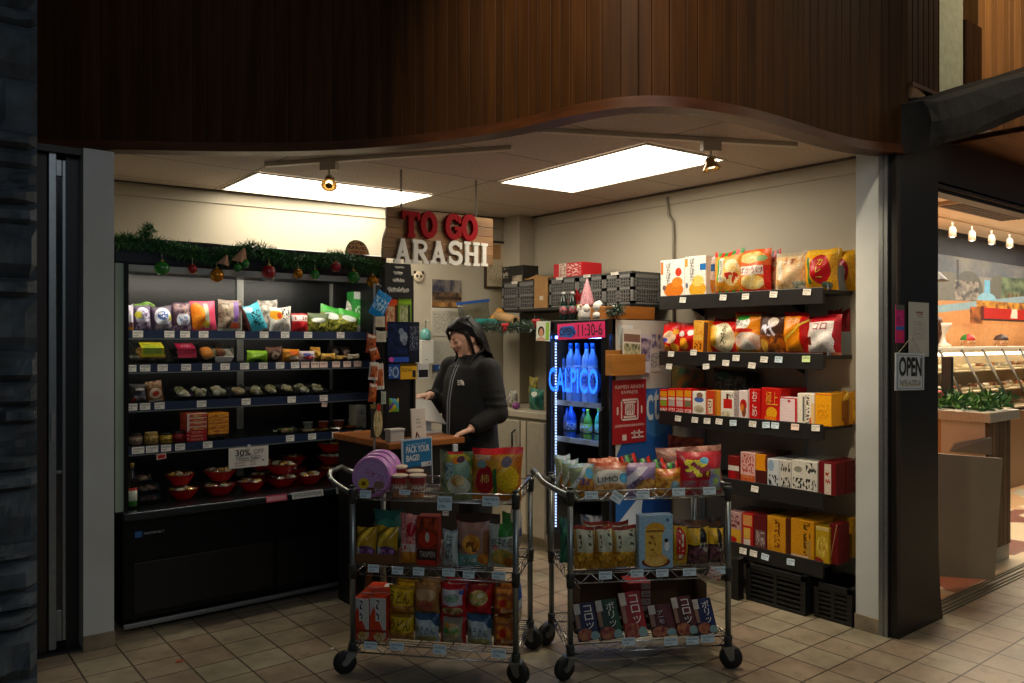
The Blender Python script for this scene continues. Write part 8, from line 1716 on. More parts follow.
for k,(cx_,w_px,back,lev,lab) in enumerate(((183,33,-0.03,0,'red rice bowl at the front of the deck, under the left pair'),(180,30,-0.02,1,'red rice bowl stacked second from left on the case deck'),(219,34,-0.03,0,'red rice bowl at the bottom of the second pair on the case deck'),(220,33,-0.02,1,'red rice bowl on top of the second pair on the case deck'),(251,28,-0.03,0,'low red rice bowl standing alone in front of the sale card'),(281,33,0.0,0,'red rice bowl at the bottom of the third pair, right of the sale card'),(281,34,0.0,1,'red rice bowl heaped with pale food on the third pair, right of the sale card'),(262,24,0.20,0,'dim red rice bowl behind the low one in the case'),(262,24,0.20,1,'dim red rice bowl upper of the pair behind the sale card'),(294,24,0.28,0,'red rice bowl at the bottom of the far pair behind the third pair'),(294,24,0.28,1,'red rice bowl on top of the far pair behind the third pair'),(309,29,-0.02,0,'low red rice bowl in front of the tall stack near the white deck labels'),(331,27,0.16,0,'red rice bowl at the bottom of the tall right stack'),(331,27,0.16,1,'red rice bowl in the middle of the tall right stack'),(331,27,0.16,2,'red rice bowl on the top of the tall right stack'),(356,28,0.14,0,'red rice bowl at the bottom of the rightmost pair by the trolley handle'),(356,28,0.14,1,'red rice bowl on top of the rightmost pair by the trolley handle'))):
 loc,w,h = spot_of(FP,cx_ - w_px / 2,cx_ + w_px / 2,480,zz,back + 0.07)
 bowl(lab,(loc[0],loc[1] ,zz + lev * (BH * 1.04 + 0.003)),w / 2 * 0.96,BH,RBW,FD,group='red rice bowls on the case deck')
SP = [plain('needle_dark','#1f4a26',0.55),plain('needle_mid','#37703a',0.55),plain('needle_light','#588f4c',0.55)]
gp = [on_y(px,py,4.475) for px,py in ((117,241),(135,241),(152,243),(172,249),(195,254),(218,256),(236,253),(248,248),(258,250),(275,256),(298,262),(318,261),(335,258),(350,260),(366,266),(380,268),(389,271))]
spruce('evergreen_garland',resample(gp,3),lambda t: 0.036 + 0.012 * math.sin(t * 23) ** 2,6200,0.042,SP,21,'thick dark green evergreen garland draped along the front of the cold case',droop=0.1)
p = on_y(147,236,4.47); spruce('evergreen_sprig',[p + Vector((-0.02,0,0)),p + Vector((0.0,0,0.03)),p + Vector((0.03,0,0.05))],0.03,260,0.035,SP,22,'sprig of evergreen sticking up at the left end of the garland',cat='sprig')
for k,(px,py,s) in enumerate(((243,257,1.0),(226,261,0.7))):
 p = on_y(px,py,4.415); mb = MB(); rr = random.Random(k)
 i = mb.add([(-0.06 * s,0.01,-0.02 * s),(0.0,-0.01,0.05 * s),(0.025 * s,0.0,-0.04 * s),(-0.02 * s,-0.014,-0.03 * s),(0.02 * s,0.014,0.045 * s),(-0.055 * s,0.02,-0.012 * s)])
 for f in ((0,3,1),(3,2,1),(1,2,4),(0,1,5),(5,1,4),(0,5,3),(3,5,2),(2,5,4)): mb.face([i + q for q in f])
 o = mb.build('paper_bow',plain('bow_kraft','#b88a68',0.6)); o.location = p; tag(o,('tan paper bow in the garland beside the two green baubles','smaller tan paper scrap in the garland left of the bow')[k],'bow')
bG,bR,bY = plain('bauble_green','#1f7a22',0.18,spec=0.7),plain('bauble_red','#9c0f16',0.18,spec=0.7),plain('bauble_gold','#b97a1c',0.22,0.6)
for px,py,rp,mt,lab in ((162,268.5,7.2,bG,'large green bauble, leftmost on the cold case'),(192.5,269,4.6,bR,'small red bauble, second from the left on the cold case'),(217,275.5,6.8,bY,'large gold bauble left of the paired green ones'),(237.5,267.5,4.2,bG,'small green bauble, lower of the touching pair'),(245,263.5,4.5,bG,'small green bauble, upper of the touching pair'),(269,272,6.8,bR,'large red bauble above the white clip ring'),(298,273.5,4.9,bY,'gold bauble between the large red and the green one'),(315,274.5,4.8,bG,'green bauble right of the small gold one'),(336,267,5.0,bR,'red bauble tucked high in the garland near its right end'),(353.5,277,6.2,bG,'large green bauble near the right end of the garland'),(372.5,281.5,6.0,bY,'gold bauble, rightmost on the cold case')):
 p = on_y(px,py,4.42); Z = -p.x * SY + p.y * CY
 bauble(lab,p,rp * Z / FPX,mt,0.03)
p = on_y(268,279,4.45); o = MB().tube([(0.034 * math.cos(t * PI / 8),0,0.012 * math.sin(t * PI / 8) + (0.004 if t % 2 else 0)) for t in range(17)],0.004,6,caps=False).build('clip_ring',plain('ring_white','#c9c6bc',0.4)); o.location = p; tag(o,'small white wire clip under the large red bauble','clip')
T1 = Pl((O1.x,O1.y),R1); zt,zm,zb_ = S1[0][1] + 0.003,S1[1][1] + 0.003,S1[2][1] + 0.003
TIN = art('#b878b8',('e',0.5,0.5,0.46,0.46,'#c48ac4'),('e',0.5,0.5,0.40,0.40,'#9a6ea8'),('e',0.5,0.5,0.385,0.385,'#b890c4'),('e',0.33,0.33,0.14,0.13,'#d8b824'),('e',0.33,0.33,0.06,0.055,'#8a5a18'),('e',0.72,0.30,0.14,0.10,'#8a6a5a'),('r',0.42,0.10,0.62,0.24,'#6a3418'))
for k,bk in enumerate((0.03,0.11,0.19)):
 loc,w,h = spot_of(T1,350 + k * 4.0,389.5 + k * 4.0,463,zt,bk)
 r = w / 2; mb = MB(); n = 40
 for (ra,ya,rb,yb,uvq) in ((0,0.0,r * 0.93,0.0,1),(r * 0.93,0.0,r,0.012,0),(r,0.012,r,0.052,0),(r,0.052,r * 0.93,0.062,0),(r * 0.93,0.062,0,0.062,0)):
  for j in range(n):
   a0_,a1_ = 2 * PI * j / n,2 * PI * (j + 1) / n
   P = [(ra * math.cos(a0_),ya,r + ra * math.sin(a0_)),(ra * math.cos(a1_),ya,r + ra * math.sin(a1_)),(rb * math.cos(a1_),yb,r + rb * math.sin(a1_)),(rb * math.cos(a0_),yb,r + rb * math.sin(a0_))]
   if ra == 0: P = P[1:] if False else [P[0],P[2],P[3]]
   if rb == 0: P = P[:3]
   i = mb.add(P); mb.face(list(range(i,i + len(P))),0,[(0.5 + p[0] / r / 2,p[2] / r / 2) for p in P] if uvq else None)
 o = mb.build('sweet_tin',TIN); put(o,loc,R1,-0.14); tag(o,('round purple tin with red lettering and a yellow flower, front of three on the trolley','round purple tin in the middle of three on the trolley','round purple tin at the back of three on the trolley')[k],'tin','round purple tins on the left trolley')
 if k == 0:
  RD = ink('#a82040')
  for (s,bx_,rt) in (('パイナ',(0.34,0.50,0.60,0.68),-0.35),('ップル',(0.52,0.44,0.86,0.58),-0.35)): write(s,flat_surf(2 * r,2 * r),bx_,RD,o,rot=rt)
CUPM = art('#d8ccbc',('r',0,0.62,1,0.92,'#a83a3a'),('t',0.0,0.3,1,0.62,'#8a4a3a',16,5),('n',0,0,1,0.28,'#b85a20','#c8a078',8)); CL = art('#c8a890',('n',-2,-2,2,2,'#b8803a','#d8c8b0',6)); CL = plain('cup_lid_foil','#c9b49a',0.3)
for k,(cx_,bk,t_) in enumerate(((399,0.04,474.5),(417.5,0.04,474.5),(398.5,0.16,465.5),(415,0.16,470))):
 loc,w,h = spot_of(T1,cx_ - 9,cx_ + 9,t_,zt,bk + 0.04)
 cup('cup_noodle',('noodle cup at the front left, next to the purple tins','noodle cup at the front right, next to the green bag','taller noodle cup at the back left behind the front pair','noodle cup at the back right behind the front pair')[k],loc,w / 2 * 0.93,h,CUPM,CL,'noodle cups on the left trolley')
B(T1,436,470,452,zt,0.10,art('#7a8a5a',('n',0,0.55,1,0.95,'#5a7a3a','#d8b83a',5),('e',0.62,0.62,0.34,0.26,'#8aa894'),('e',0.34,0.60,0.17,0.18,'#a8c0b8'),('t',0.22,0.5,0.46,0.72,'#3a5a98',5,4),('e',0.62,0.30,0.34,0.20,'#cfd0bc'),('f',0.62,0.40,0.22,0.12,'#b8883a','#e0c890',4),('e',0.55,0.82,0.12,0.07,'#d87a14'),('e',0.68,0.84,0.12,0.07,'#5a3448'),('r',0.2,0.95,0.7,1,'#c82a34'),('n',0,0,0.25,1,'#5a6a4a','#98a07a',5)),'green and clear bag with a blue lettered round badge on the left trolley',back=0.03,tilt=-0.08)
o = B(T1,468,520,449,zt,0.12,art('#c87a1c',('r',0,0.88,1,1,'#e0242c'),('n',0,0.10,1,0.86,'#b8641c','#d8a030',4),('e',0.30,0.40,0.19,0.28,'#a81420'),('e',0.76,0.42,0.20,0.26,'#e0b81c'),('r',0.47,0.10,0.55,0.62,'#2f6a34'),('e',0.22,0.70,0.10,0.08,'#7a9a98'),('e',0.72,0.74,0.10,0.10,'#5a5468'),('n',0.05,0.78,0.4,0.88,'#c8b0a0','#d89a50',4)),'big orange bag with a red zip top on the left trolley',back=0.03,tilt=-0.06,txt=[('柿',(0.22,0.34,0.40,0.52),'#e8c060')])
kx = spot_of(T1,353,396,548,zm,0.02)
o = MB().box(-kx[1] / 2,kx[1] / 2,0,0.006,0,0.045).box(-kx[1] / 2,kx[1] / 2,0.264,0.27,0,0.12).box(-kx[1] / 2,-kx[1] / 2 + 0.005,0.006,0.264,0,0.06).box(kx[1] / 2 - 0.005,kx[1] / 2,0.006,0.264,0,0.06).box(-kx[1] / 2,kx[1] / 2,0,0.27,-0.0005,0.004).build('display_carton',plain('carton_brown','#6a4424',0.6)); put(o,kx[0],R1); tag(o,'open brown display carton holding gold packets on the left trolley','carton')
GOLD = art('#a8861c',('d',0.9,0.25,0.22,'#e0c040'),('d',0.6,0.62,0.12,'#6a520f'),('e',0.55,0.28,0.42,0.18,'#5a3a68'),('n',0.1,0,0.9,0.14,'#2a5a34','#3a5a88',5),('t',0.2,0.2,0.9,0.36,'#b87ab0',6,4),('e',0.12,0.3,0.12,0.14,'#c8ccc8'),rough=0.22)
B(T1,353.5,374,528,zm + 0.005,0.06,GOLD,'gold and purple packet standing in the brown carton, left of two',back=0.035,tilt=-0.1,name='gold_pack',cat='packet')
B(T1,374,395.5,527.5,zm + 0.005,0.06,GOLD,'gold and purple packet standing in the brown carton, right of two',back=0.035,tilt=-0.1,name='gold_pack',cat='packet')
B(T1,372,401,511,zm + 0.005,0.07,art('#2a6a64',('n',0,0,1,0.6,'#7a9a98','#2a5a58',4),('e',0.5,0.7,0.3,0.12,'#3a8a78')),'teal and pale bag standing behind the gold packets on the left trolley',back=0.17)
o = B(T1,398,416.5,515.5,zm,0.075,art('#c8603a',('n',0,0.34,1,1,'#b83a3c','#d8a8a0',16),('r',0,0.26,1,0.42,'#cfc0b8'),('r',0,0,1,0.26,'#c8842e'),('e',0.66,0.72,0.24,0.14,'#b01828'),('t',0.1,0.28,0.6,0.40,'#a83a3a',6,4)),'squeezy sauce pack with a red net pattern and amber foot on the left trolley',name='sauce_pack',cat='packet',back=0.03,c=0.02)
K(T1,417,437.5,516.5,zm,0.07,art('#7a2414',('n',0,0.72,1,0.96,'#b8421c','#5a1c10',4),('e',0.5,0.54,0.46,0.16,'#a82a14'),('e',0.5,0.58,0.10,0.10,'#b8b4ac'),('r',0.04,0.12,0.96,0.34,'#2c1814'),('r',0.04,0.0,0.9,0.12,'#b02818')),'dark red box with a grey flame mark on the left trolley',back=0.03,txt=[('TANMEN',(0.14,0.18,0.88,0.30),'#b8a8a0')])
B(T1,434,446,541,zm,0.05,art('#a8b0b0',('n',0,0,1,1,'#98a0a4','#c0c4c4',3)),'plain pale bag edge beside the flour bag on the left trolley',back=0.08,name='flour_bag')
B(T1,441,456.5,531,zm,0.06,art('#b9c4c0',('r',0,0.93,1,1,'#8a98a0'),('r',0,0,1,0.08,'#a0aaa8')),'white starch bag with three upright black characters on the left trolley',name='flour_bag',back=0.03,txt=[('片栗粉',(0.26,0.14,0.74,0.92),'#15263a',True)])
B(T1,454.5,487.5,524,zm,0.09,art('#9a7468',('r',0,0,0.86,0.30,'#6aa8a0'),('r',0.86,0,1,0.8,'#8a5a3a'),('f',0.50,0.54,0.28,0.22,'#b8701c','#e0a840',3),('e',0.12,0.46,0.08,0.06,'#5a2a24'),('t',0.15,0.10,0.7,0.22,'#d0dcd8',9,4),('f',0.82,0.18,0.16,0.14,'#b86a1c','#d89a3a',4),('t',0.35,0.36,0.7,0.6,'#6a3a10',5,4)),'pinkish bag with golden bread and a teal foot on the left trolley',back=0.03)
B(T1,486.5,514.5,525,zm,0.08,art('#aab4aa',('r',0.40,0.72,0.95,1,'#2f7a30'),('f',0.55,0.26,0.40,0.20,'#7a8a3a','#c89a4a',4),('e',0.75,0.14,0.2,0.12,'#a86a24'),('e',0.28,0.48,0.12,0.07,'#b8786a')),'white and green bag with dark brush lettering on the left trolley',back=0.03,txt=[('餃子の皮',(0.16,0.50,0.92,0.70),'#17202a')])
B(T1,455,500,514,zm,0.05,art('#3a2c28',('r',0,0.4,1,0.8,'#6a4a44')),'dim brown pack lying behind the bread bag on the left trolley',back=0.20)
B(T1,501,515,514,zm,0.06,art('#2a4a24',('r',0,0.3,1,1,'#3a7a34')),'green topped bag behind the brush lettered one on the left trolley',back=0.17)
CAR = art('#c03a1c',('d',-1.0,1.05,2,'#b9bab4'),('d',1.0,0.55,2,'#b4b8b4'),('r',0.36,0.46,0.62,0.98,'#c8c6c0'),('t',0.40,0.5,0.58,0.95,'#22324a',2,7),('f',0.6,0.10,0.36,0.1,'#a8782a','#d8c89a',5),('r',0,0.2,1,0.26,'#8a2a14'))
o = K(T1,353.5,369,598.5,zb_,0.08,CAR,'white and orange-red carton at the front left of the trolley bottom shelf',back=0.03,name='drink_carton',cat='carton')
o2 = K(T1,369.5,386,598,zb_,0.08,CAR,'white and orange-red carton, second from the left at the front of the trolley bottom',back=0.03,name='drink_carton',cat='carton')
for q,bk,lb in ((o,0.09,'white and orange-red carton behind the front left one on the trolley bottom'),(o,0.18,'white and orange-red carton farthest back at the left of the trolley bottom'),(o2,0.09,'white and orange-red carton behind the second one on the trolley bottom')):
 c = copy_tree(q); c.location = Vector(q.location) + Vector((T1.v.x,T1.v.y,0)) * bk; c['label'] = lb
for k,(cx_,bk,t_) in enumerate(((382,0.20,590),(388,0.26,585))):
 loc,w,h = spot_of(T1,cx_ - 8,cx_ + 8,t_,zb_,bk)
 bottle('drink_bottle',('pale bottle with a white cap behind the cartons on the trolley bottom','taller pale bottle with a white cap, farther back on the trolley bottom')[k],'bottle',loc,0.032,h,plain('bottle_cream','#8a8478',0.3),plain('cap_white','#cfcfc8',0.4),art('#a8a49a'),neck=0.85,shoulder=0.78)
def duo(px0,px1,top,mid,m_top,m_bot,labs,txt=((),())):
 loc,w,h = spot_of(T1,px0,px1,top,zb_,0.03); l2,w2,h2 = spot_of(T1,px0,px1,mid,zb_,0.03)
 a = bag('noodle_pack',labs[1],'packet',loc,R1,w,h2 - 0.002,0.085,m_bot,txt=txt[1],c=0.03); b = bag('noodle_pack',labs[0],'packet',(loc[0],loc[1],zb_ + h2),R1,w,h - h2,0.085,m_top,txt=txt[0],c=0.03)
 for q,lb in ((a,labs[1]),(b,labs[0])):
  c = copy_tree(q); c.location = Vector(q.location) + Vector((T1.v.x,T1.v.y,0)) * 0.10; c['label'] = lb.replace(' on the left trolley','') + ', its twin one row behind'
YEL = art('#c8a41c',('n',0,0,1,0.34,'#8a5a24','#c89a4a',4),('r',0,0.90,1,1,'#8a6a14'),('e',0.4,0.1,0.3,0.14,'#b87a3a'))
duo(386.5,411.5,588,616,YEL,YEL,('yellow noodle pack with black brush lettering, upper, on the left trolley','yellow noodle pack with black brush lettering, lower, on the left trolley'),([('うどん',(0.10,0.44,0.92,0.84),'#15110a',False,-0.06)],[('うどん',(0.10,0.44,0.92,0.84),'#15110a',False,-0.06)]))
BLUW = art('#a8b8b8',('r',0,0.82,1,1,'#3a5a78'),('d',0.8,-0.05,-0.0,'#3a5a78'),('f',0.5,0.14,0.45,0.14,'#8a8a3a','#c8b878',4),('d',-1.0,1.55,1,'#2c4a6a'))
duo(412,437,586,615.5,art('#9a7040',('e',0.5,0.66,0.42,0.2,'#b8946a'),('f',0.5,0.3,0.4,0.2,'#7a6a2a','#b8503a',5),('t',0.25,0.2,0.8,0.45,'#8a3a3a',6,5)),BLUW,('tan noodle pack, upper in the second column on the left trolley','blue and white noodle pack below the tan one on the left trolley'),((),[('そうめん',(0.10,0.34,0.90,0.62),'#16202c',False,-0.1)]))
duo(438,464.5,586,619.5,art('#b01c28',('r',0.1,0.40,0.9,0.86,'#b9b4bc'),('f',0.5,0.62,0.3,0.12,'#4a7a4a','#98a8a0',5),('f',0.5,0.22,0.4,0.14,'#8a5a2a','#b8a878',5),('e',0.85,0.78,0.1,0.07,'#3a4a98')),art('#8a8474',('r',0,0,0.12,1,'#b01c28'),('r',0.88,0,1,1,'#a82a28'),('f',0.5,0.55,0.34,0.28,'#4a8a4a','#c8a878',4),('f',0.5,0.15,0.4,0.12,'#a8885a','#c8c0a8',5),('e',0.3,0.75,0.12,0.1,'#b8862c')),('red noodle pack with a white window, upper, on the left trolley','red-edged noodle pack with green vegetables, lower, on the left trolley'),((),()))
duo(465,490,587,616.5,art('#a81c1c',('f',0.5,0.60,0.40,0.26,'#7a8a34','#d8b070',4),('r',0,0.0,1,0.22,'#b82028'),('e',0.6,0.7,0.14,0.08,'#d8d0a8'),('r',0.05,0.86,0.95,1,'#7a1418')),BLUW,('red noodle pack with a green and yellow dish, upper, on the left trolley','blue and white noodle pack below the red dish pack on the left trolley'),([('ラーメン',(0.2,0.42,0.85,0.56),'#d0ccc0')],[('そうめん',(0.10,0.34,0.90,0.62),'#16202c',False,-0.1)]))
ORB = art('#8a4a20',('r',0.15,0.82,0.85,0.95,'#b8742a'),('f',0.5,0.42,0.42,0.34,'#a83c14','#d08a2c',4),('e',0.5,0.5,0.18,0.14,'#b81c14'),('t',0.4,0.15,0.95,0.3,'#c8b090',8,4))
duo(491.5,513.5,590,618,ORB,ORB,('orange-brown noodle pack, upper at the right end, on the left trolley','orange-brown noodle pack, lower at the right end, on the left trolley'))
E1 = Pl((FR1.x + 0.02 * U1.x,FR1.y + 0.02 * U1.y),R1 - PI / 2 + PI)
e0 = FR1 + U1 * 0.016
for k,(dy,z0,h,m,lab) in enumerate(((0.17,0.525,0.27,art('#b0b8bc',('n',0,0,1,0.5,'#a8742a','#9aa4ac',3),('r',0.3,0.35,0.7,0.5,'#22448a')),'pale packet on the middle shelf seen through the right end of the left trolley'),(0.17,0.165,0.27,art('#2a5aa8',('n',0,0,1,0.4,'#a8804a','#c8c0ae',4),('r',0.1,0.45,0.9,0.6,'#b8c4d0')),'blue packet on the bottom shelf seen through the right end of the left trolley'))):
 p = FR1 - U1 * 0.006 + Vector((T1.v.x,T1.v.y,0)) * (dy + 0.08)
 bag('end_pack',lab,'packet',(p.x - U1.x * 0.012,p.y - U1.y * 0.012,(zm,zb_)[k]),R1 + PI / 2,0.17,h,0.05,m)
T2 = Pl((O2.x,O2.y),R2); zt,zm,zb_ = S2[0][1] + 0.003,S2[1][1] + 0.003,S2[2][1] + 0.003
NUT = ('f',0.62,0.26,0.36,0.26,'#7a4418','#d8a050',6)
GW = art('#8a9a7a',('r',0,0.9,1,1,'#a8c4d0'),('d',1.4,0.10,-0.0,'#6a8a6a'),('f',0.62,0.3,0.4,0.3,'#8a4a18','#d8a04a',5),('d',1.0,0.18,0.16,'#c8ccd0'),('e',0.75,0.72,0.16,0.16,'#4a9ac0'),('t',0.2,0.4,0.7,0.6,'#6a4a88',6,5))
for k,(a,b_,t_,bk) in enumerate(((557,573,455.5,0.20),(564,581,460,0.12),(571.5,597.5,464.5,0.03))):
 B(T2,a,b_,t_,zt,0.07,GW,('pale green nut bag at the back of three on the right trolley','pale green nut bag in the middle of three on the right trolley','pale green nut bag at the front of three on the right trolley')[k],back=bk,tilt=-0.1)
B(T2,593,632,463,zt,0.08,art('#b8a890',('r',0,0.86,1,1,'#b8502c'),('e',0.48,0.55,0.46,0.26,'#d4d2c8'),('e',0.84,0.56,0.14,0.14,'#4a98c0'),('f',0.5,0.22,0.46,0.20,'#9a5a20','#d8b078',5),('n',0,0.8,1,0.9,'#b8503a','#c8a088',6)),'tan nut bag with a white patch lettered LIMO on the right trolley',back=0.03,tilt=-0.1,txt=[('LIMÓ',(0.12,0.46,0.66,0.64),'#15181c',False,0.05)])
for k,(a,b_,bk,t_) in enumerate(((591,620,0.14,458),(612,640,0.20,456))):
 B(T2,a,b_,t_,zt,0.07,art('#b8481c',('n',0,0.5,1,1,'#a83c1c','#d89a7a',7)),('orange-red topped bag behind the lettered tan one on the right trolley','orange-red topped bag farther back near the blue wave poster')[k],back=bk,tilt=-0.2)
B(T2,626,660,463.5,zt,0.08,art('#8a78a0',('d',0.8,0.28,0.26,'#c8c4d0'),('f',0.72,0.24,0.40,0.3,'#8a4a1c','#d8b060',5),('r',0,0.88,1,1,'#a890b0')),'purple and white nut bag with slanting dark lettering on the right trolley',back=0.03,tilt=-0.1,txt=[('LIMÓ',(0.10,0.36,0.52,0.56),'#1c1828',False,0.75)])
B(T2,657,685,469,zt,0.08,art('#a8702a',('f',0.3,0.5,0.36,0.4,'#9a5a18','#d8a84a',5),('e',0.68,0.34,0.18,0.22,'#6a8a98'),('n',0,0.72,1,1,'#b8861c','#b8502a',5)),'golden nut bag with a small blue figure on the right trolley',back=0.03,tilt=-0.1)
B(T2,681,727,452,zt,0.10,art('#a81828',('e',0.38,0.60,0.30,0.24,'#8a1430'),('t',0.12,0.42,0.62,0.82,'#d8d024',4,4),('e',0.56,0.80,0.10,0.08,'#6ab0d0'),('n',0.05,0,1,0.34,'#8a6a78','#a8202c',6),('n',0.66,0.1,0.95,0.6,'#a8c83a','#8a8ac0',5),('r',0,0.93,1,1,'#b8303a')),'shiny red bag with yellow-green lettering on the right trolley',back=0.03,tilt=-0.12)
for k,(a,b_,bk,t_,rl) in enumerate(((634,652,0.16,452,-0.35),(646,664,0.16,456,-0.30),(658,676,0.15,458,-0.25),(668,688,0.13,461,-0.15))):
 B(T2,a,b_,t_,zt,0.05,art('#141a14',('d',2.2,-1.1,0.40,'#c01c1c'),('d',2.2,-0.3,0.40,'#2f8a34'),('d',2.2,0.4,0.40,'#c8281c')),('red, green and black striped pack, first of four on the right trolley','red, green and black striped pack, second of four on the right trolley','red, green and black striped pack, third of four on the right trolley','red, green and black striped pack next to the shiny red bag, last of four')[k],back=bk,tilt=-0.25,roll=rl,name='striped_pack',cat='packet')
B(T2,660,727,447,zt,0.10,art('#7a4434',('n',0,0,1,1,'#5a3024','#a87a6a',5)),'dull brown and pink bag behind the shiny red one on the right trolley',back=0.25,tilt=-0.1)
NOO = art('#a88a4a',('n',0,0,1,0.42,'#8a5c14','#d8a838',9),('r',0.1,0.42,0.9,0.92,'#b4b8a0'),('t',0.62,0.46,0.80,0.9,'#3a2c20',3,7),('t',0.18,0.5,0.3,0.88,'#5a3a2c',3,6),('r',0,0.92,1,1,'#8a2c20'))
for k,(a,b_,t_,bk) in enumerate(((576,597,528,0.03),(597.5,616,527.5,0.03),(614.5,640,528,0.03),(586,607,523,0.12),(608,632,523,0.12))):
 B(T2,a,b_,t_,zm,0.085,NOO,('clear bag of golden twists by the left post, middle shelf of the right trolley','clear bag of golden twists, second along the middle shelf of the right trolley','clear bag of golden twists next to the pale blue box, right trolley','bag of golden twists in the row behind, nearer the left post','bag of golden twists in the row behind, nearer the pale blue box')[k],back=bk,tilt=-0.05)
K(T2,639,673,515,zm,0.05,art('#8fb4cc',('e',0.48,0.74,0.28,0.12,'#c8962c'),('r',0.18,0.22,0.68,0.74,'#cfa848'),('r',0.22,0.68,0.72,0.72,'#8a5a24'),('e',0.5,0.12,0.42,0.10,'#6a2a1c'),('f',0.5,0.16,0.34,0.12,'#b8862c','#e0b860',3),('t',0.28,0.3,0.5,0.62,'#8a5a1c',3,7),('e',0.82,0.42,0.07,0.10,'#d8dce0'),('e',0.80,0.52,0.06,0.04,'#2a2220'),('e',0.84,0.9,0.05,0.03,'#3a6a98')),'pale blue box picturing golden biscuit sticks, middle shelf of the right trolley',back=0.02,name='biscuit_box')
B(T2,672.5,691,527.5,zm,0.08,art('#b8901c',('e',0.5,0.55,0.30,0.42,'#a8201c'),('t',0.35,0.2,0.65,0.9,'#d8ccb0',3,6),('n',0,0,1,0.14,'#c89a1c','#d8b84a',4)),'narrow yellow bag with a red oval next to the pale blue box, right trolley',back=0.03)
for k,(a,b_,bk,t_) in enumerate(((689.5,712,0.03,528),(709,727,0.05,528))):
 B(T2,a,b_,t_,zm,0.08,art('#2a2420',('n',0,0.55,1,0.96,'#a8861c','#d8b02c',4),('e',0.65,0.66,0.16,0.30,'#141414'),('n',0.05,0.05,0.95,0.5,'#2a1c24','#7a4a58',9),('t',0.5,0.35,0.95,0.6,'#a8a894',6,4)),('yellow and black bag of dark sweets, nearer the red oval bag, right trolley','yellow and black bag of dark sweets by the right post of the right trolley')[k],back=bk)
B(T2,672,724,520,zm,0.06,art('#3a241c',('n',0,0.6,1,1,'#2a1c18','#6a4a30',5)),'dark brown pack behind the yellow bags on the right trolley',back=0.16)
B(T2,561,574,519,zm,0.06,art('#1c5a5a',('n',0,0,1,1,'#143a4a','#3a8a6a',4)),'teal pack behind the left post of the right trolley',back=0.15)
B(T2,582,604,516,zm,0.05,art('#24406a',('n',0,0.6,1,1,'#a8b0b8','#1c2c58',4),('r',0.3,0,0.6,0.6,'#2a6a3a')),'blue and white pack at the back of the middle shelf, right trolley',back=0.26)
BX = spot_of(T2,580,707,575,zb_,0.20)
bw = BX[1]
o = MB().box(-bw / 2,bw / 2,0.17,0.176,0,0.22).box(-bw / 2,bw / 2,0,0.004,0,0.06).box(-bw / 2,-bw / 2 + 0.005,0.004,0.17,0,0.18).box(bw / 2 - 0.005,bw / 2,0.004,0.17,0,0.18).box(-bw / 2,bw / 2,0,0.176,-0.0005,0.004).build('cardboard_box',plain('carton_dark','#4a3420',0.7,noise_amt=0.1)); put(o,BX[0],R2); tag(o,'open brown cardboard box at the back of the right trolley bottom shelf','box')
for k,(a,b_,t_,c1,c2,lab) in enumerate(((578.5,604,607.5,'#10163c','#1c1a44','navy blue chocolate box leaning, leftmost on the trolley bottom shelf'),(601,627.5,604,'#0c2c1a','#164426','dark green chocolate box leaning, second on the trolley bottom shelf'),(626,652.5,597,'#7a0e16','#94181e','red chocolate box leaning, third and tallest on the trolley bottom shelf'),(653,681,608,'#4a1212','#5c2426','low dark red chocolate box with a blue band, fourth on the trolley bottom shelf'),(678,702.5,601,'#3a1614','#5a2420','brown-red chocolate box leaning, fifth on the trolley bottom shelf'),(699,722,602.5,'#101c44','#1c2a58','dark blue chocolate box leaning, last on the trolley bottom shelf'))):
 mt = art(c1,('r',0,0.72,0.30,1.0,'#b8b0a4'),('d',-2.2,1.9,0.7,c2),('f',0.35,0.16,0.36,0.16,'#7a1c18','#a86a40',5),('e',0.8,0.10,0.20,0.12,'#7f9c98'),('r',0.0,0.34,0.2,0.72,'#80604f'),rough=0.45,spec=0.2)
 loc,w,h = spot_of(T2,a,b_ - 3,t_,zb_,0.03)
 o = carton('chocolate_box',lab,'box',loc,R2,w * 0.94,h / math.cos(0.42),0.022,mt,tilt=-0.42,roll=-0.10,txt=[('ポリッ' if k % 2 else 'コロッ',(0.46,0.30,0.84,0.92),'#dcd6d0',True)] if k != 3 else [('アーモ',(0.35,0.4,0.6,0.8),'#b8b8c0',True)])
 tr_ = MB().box(-w * 0.45,w * 0.45,0.03,0.10,-h * 0.0,0.02).prism([(-w * 0.45,0.02),(w * 0.45,0.02),(w * 0.45,0.05),(-w * 0.45,0.05)],0.06,0.10).build('display_tray',plain('display_black','#15120f',0.5)); put(tr_,(loc[0] + T2.v.x * 0.055,loc[1] + T2.v.y * 0.055,zb_),R2); tag(tr_,'black display tray behind the ' + lab.split(' leaning')[0].split(' with')[0] + ' on the right trolley','tray')
loc,w,h = spot_of(T2,628,651,583,zb_,0.22)
for k in range(5):
 s_ = h / 5
 carton('chocolate_box',('red box with a white end, lowest of the stack behind the leaning red one','red box with a white end, second up of the stack behind the leaning red one','white-ended red box in the middle of the stack behind the leaning red one','white-ended red box, second from the top of the stack on the right trolley','red box with a white end on top of the stack on the right trolley')[k],'box',(loc[0],loc[1],zb_ + 0.004 + k * s_),R2,w,s_ - 0.002,0.12,art('#8a1c1c',('r',0.58,0.1,0.97,0.92,'#a8a098'),('t',0.62,0.2,0.93,0.8,'#6a2a24',6,3),('t',0.08,0.2,0.5,0.8,'#6a1014',5,3)),roll=0.02 * (-1) ** k * 0)
p = T2.hit(714,577,back=-0.012)
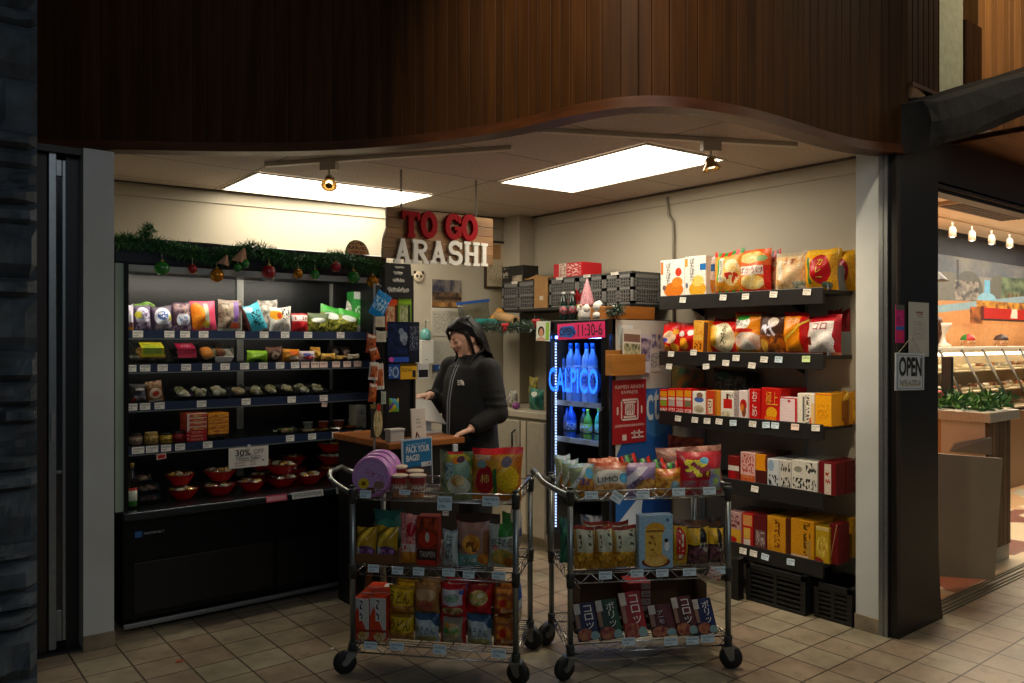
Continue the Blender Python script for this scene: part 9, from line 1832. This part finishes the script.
bag('fallen_pack','small pale packet poking out below the middle shelf edge by the right post','packet',(p.x,p.y,p.z - 0.012),R2,0.07,0.05,0.02,art('#b0a890',('n',0,0,1,1,'#b8541c','#c8ccc8',5)),roll=0.4)
st = empty('wooden_stand',(2.02,3.62,0),0.0,'folded wooden stand leaning in front of the till counter, behind the left trolley','stand')
WS = wood_mat('stand_wood','#6a4020','#85552c',(20,20,2),0.5,0.0)
for s in (-1,1):
 MB().prism([(s * 0.075 - 0.012,0.0),(s * 0.075 + 0.012,0.0),(s * 0.018 + 0.012,0.52),(s * 0.018 - 0.012,0.52)],-0.01,0.014).build('leg',WS,st)
MB().box(-0.06,0.06,-0.01,0.012,0.12,0.14).build('crossbar',WS,st)
p = on_z(179,661,0.002); o = MB().prism([(-0.02,0),(-0.005,-0.014),(0.018,-0.006),(0.024,0.004),(0.008,0.014),(-0.012,0.012)],0,0.002).build('dry_leaf',plain('leaf_russet','#a8502a',0.7)); o.location = p; o.rotation_euler = (PI / 2,0,0.4); tag(o,'small russet leaf lying on the tiles in front of the cold case','leaf')
o.location.z = 0.001
p = on_z(332,649,0.0); o = MB().lathe([(0.0,0),(0.012,0.0),(0.010,0.004),(0,0.005)],10).build('bottle_cap',plain('cap_scrap','#c9c6bc',0.5)); o.location = p; tag(o,'tiny pale scrap on the tiles beside the left trolley wheel','scrap')
# ======================= light from the passage =========================
w = bpy.data.worlds.new('dusk'); SC.world = w; w.use_nodes = True
bg = w.node_tree.nodes['Background']; bg.inputs[0].default_value = (0.72,0.86,1.0,1); bg.inputs[1].default_value = AMB
area('passage_light',(6.2,-0.6,3.6),(4.2,2.0,1.6),1.2,1.2,PASS,(1.0,0.82,0.58))
area('passage_light',(5.4,1.0,4.4),(6.0,2.1,3.0),0.5,0.5,PINE,(1.0,0.78,0.5))
area('front_fill',(0.5,-3.0,4.2),(2.2,3.5,0.6),3.0,2.0,FRONT_FILL,(0.84,0.93,1.0))  # broad fill added behind the camera to brighten trolleys, case and floor
spot('wall_washer',(0.9,1.3,4.3),Vector((2.45,2.35,2.9)) - Vector((0.9,1.3,4.3)),NEARL,math.radians(52),1.0,(1.0,0.84,0.62),0.1)
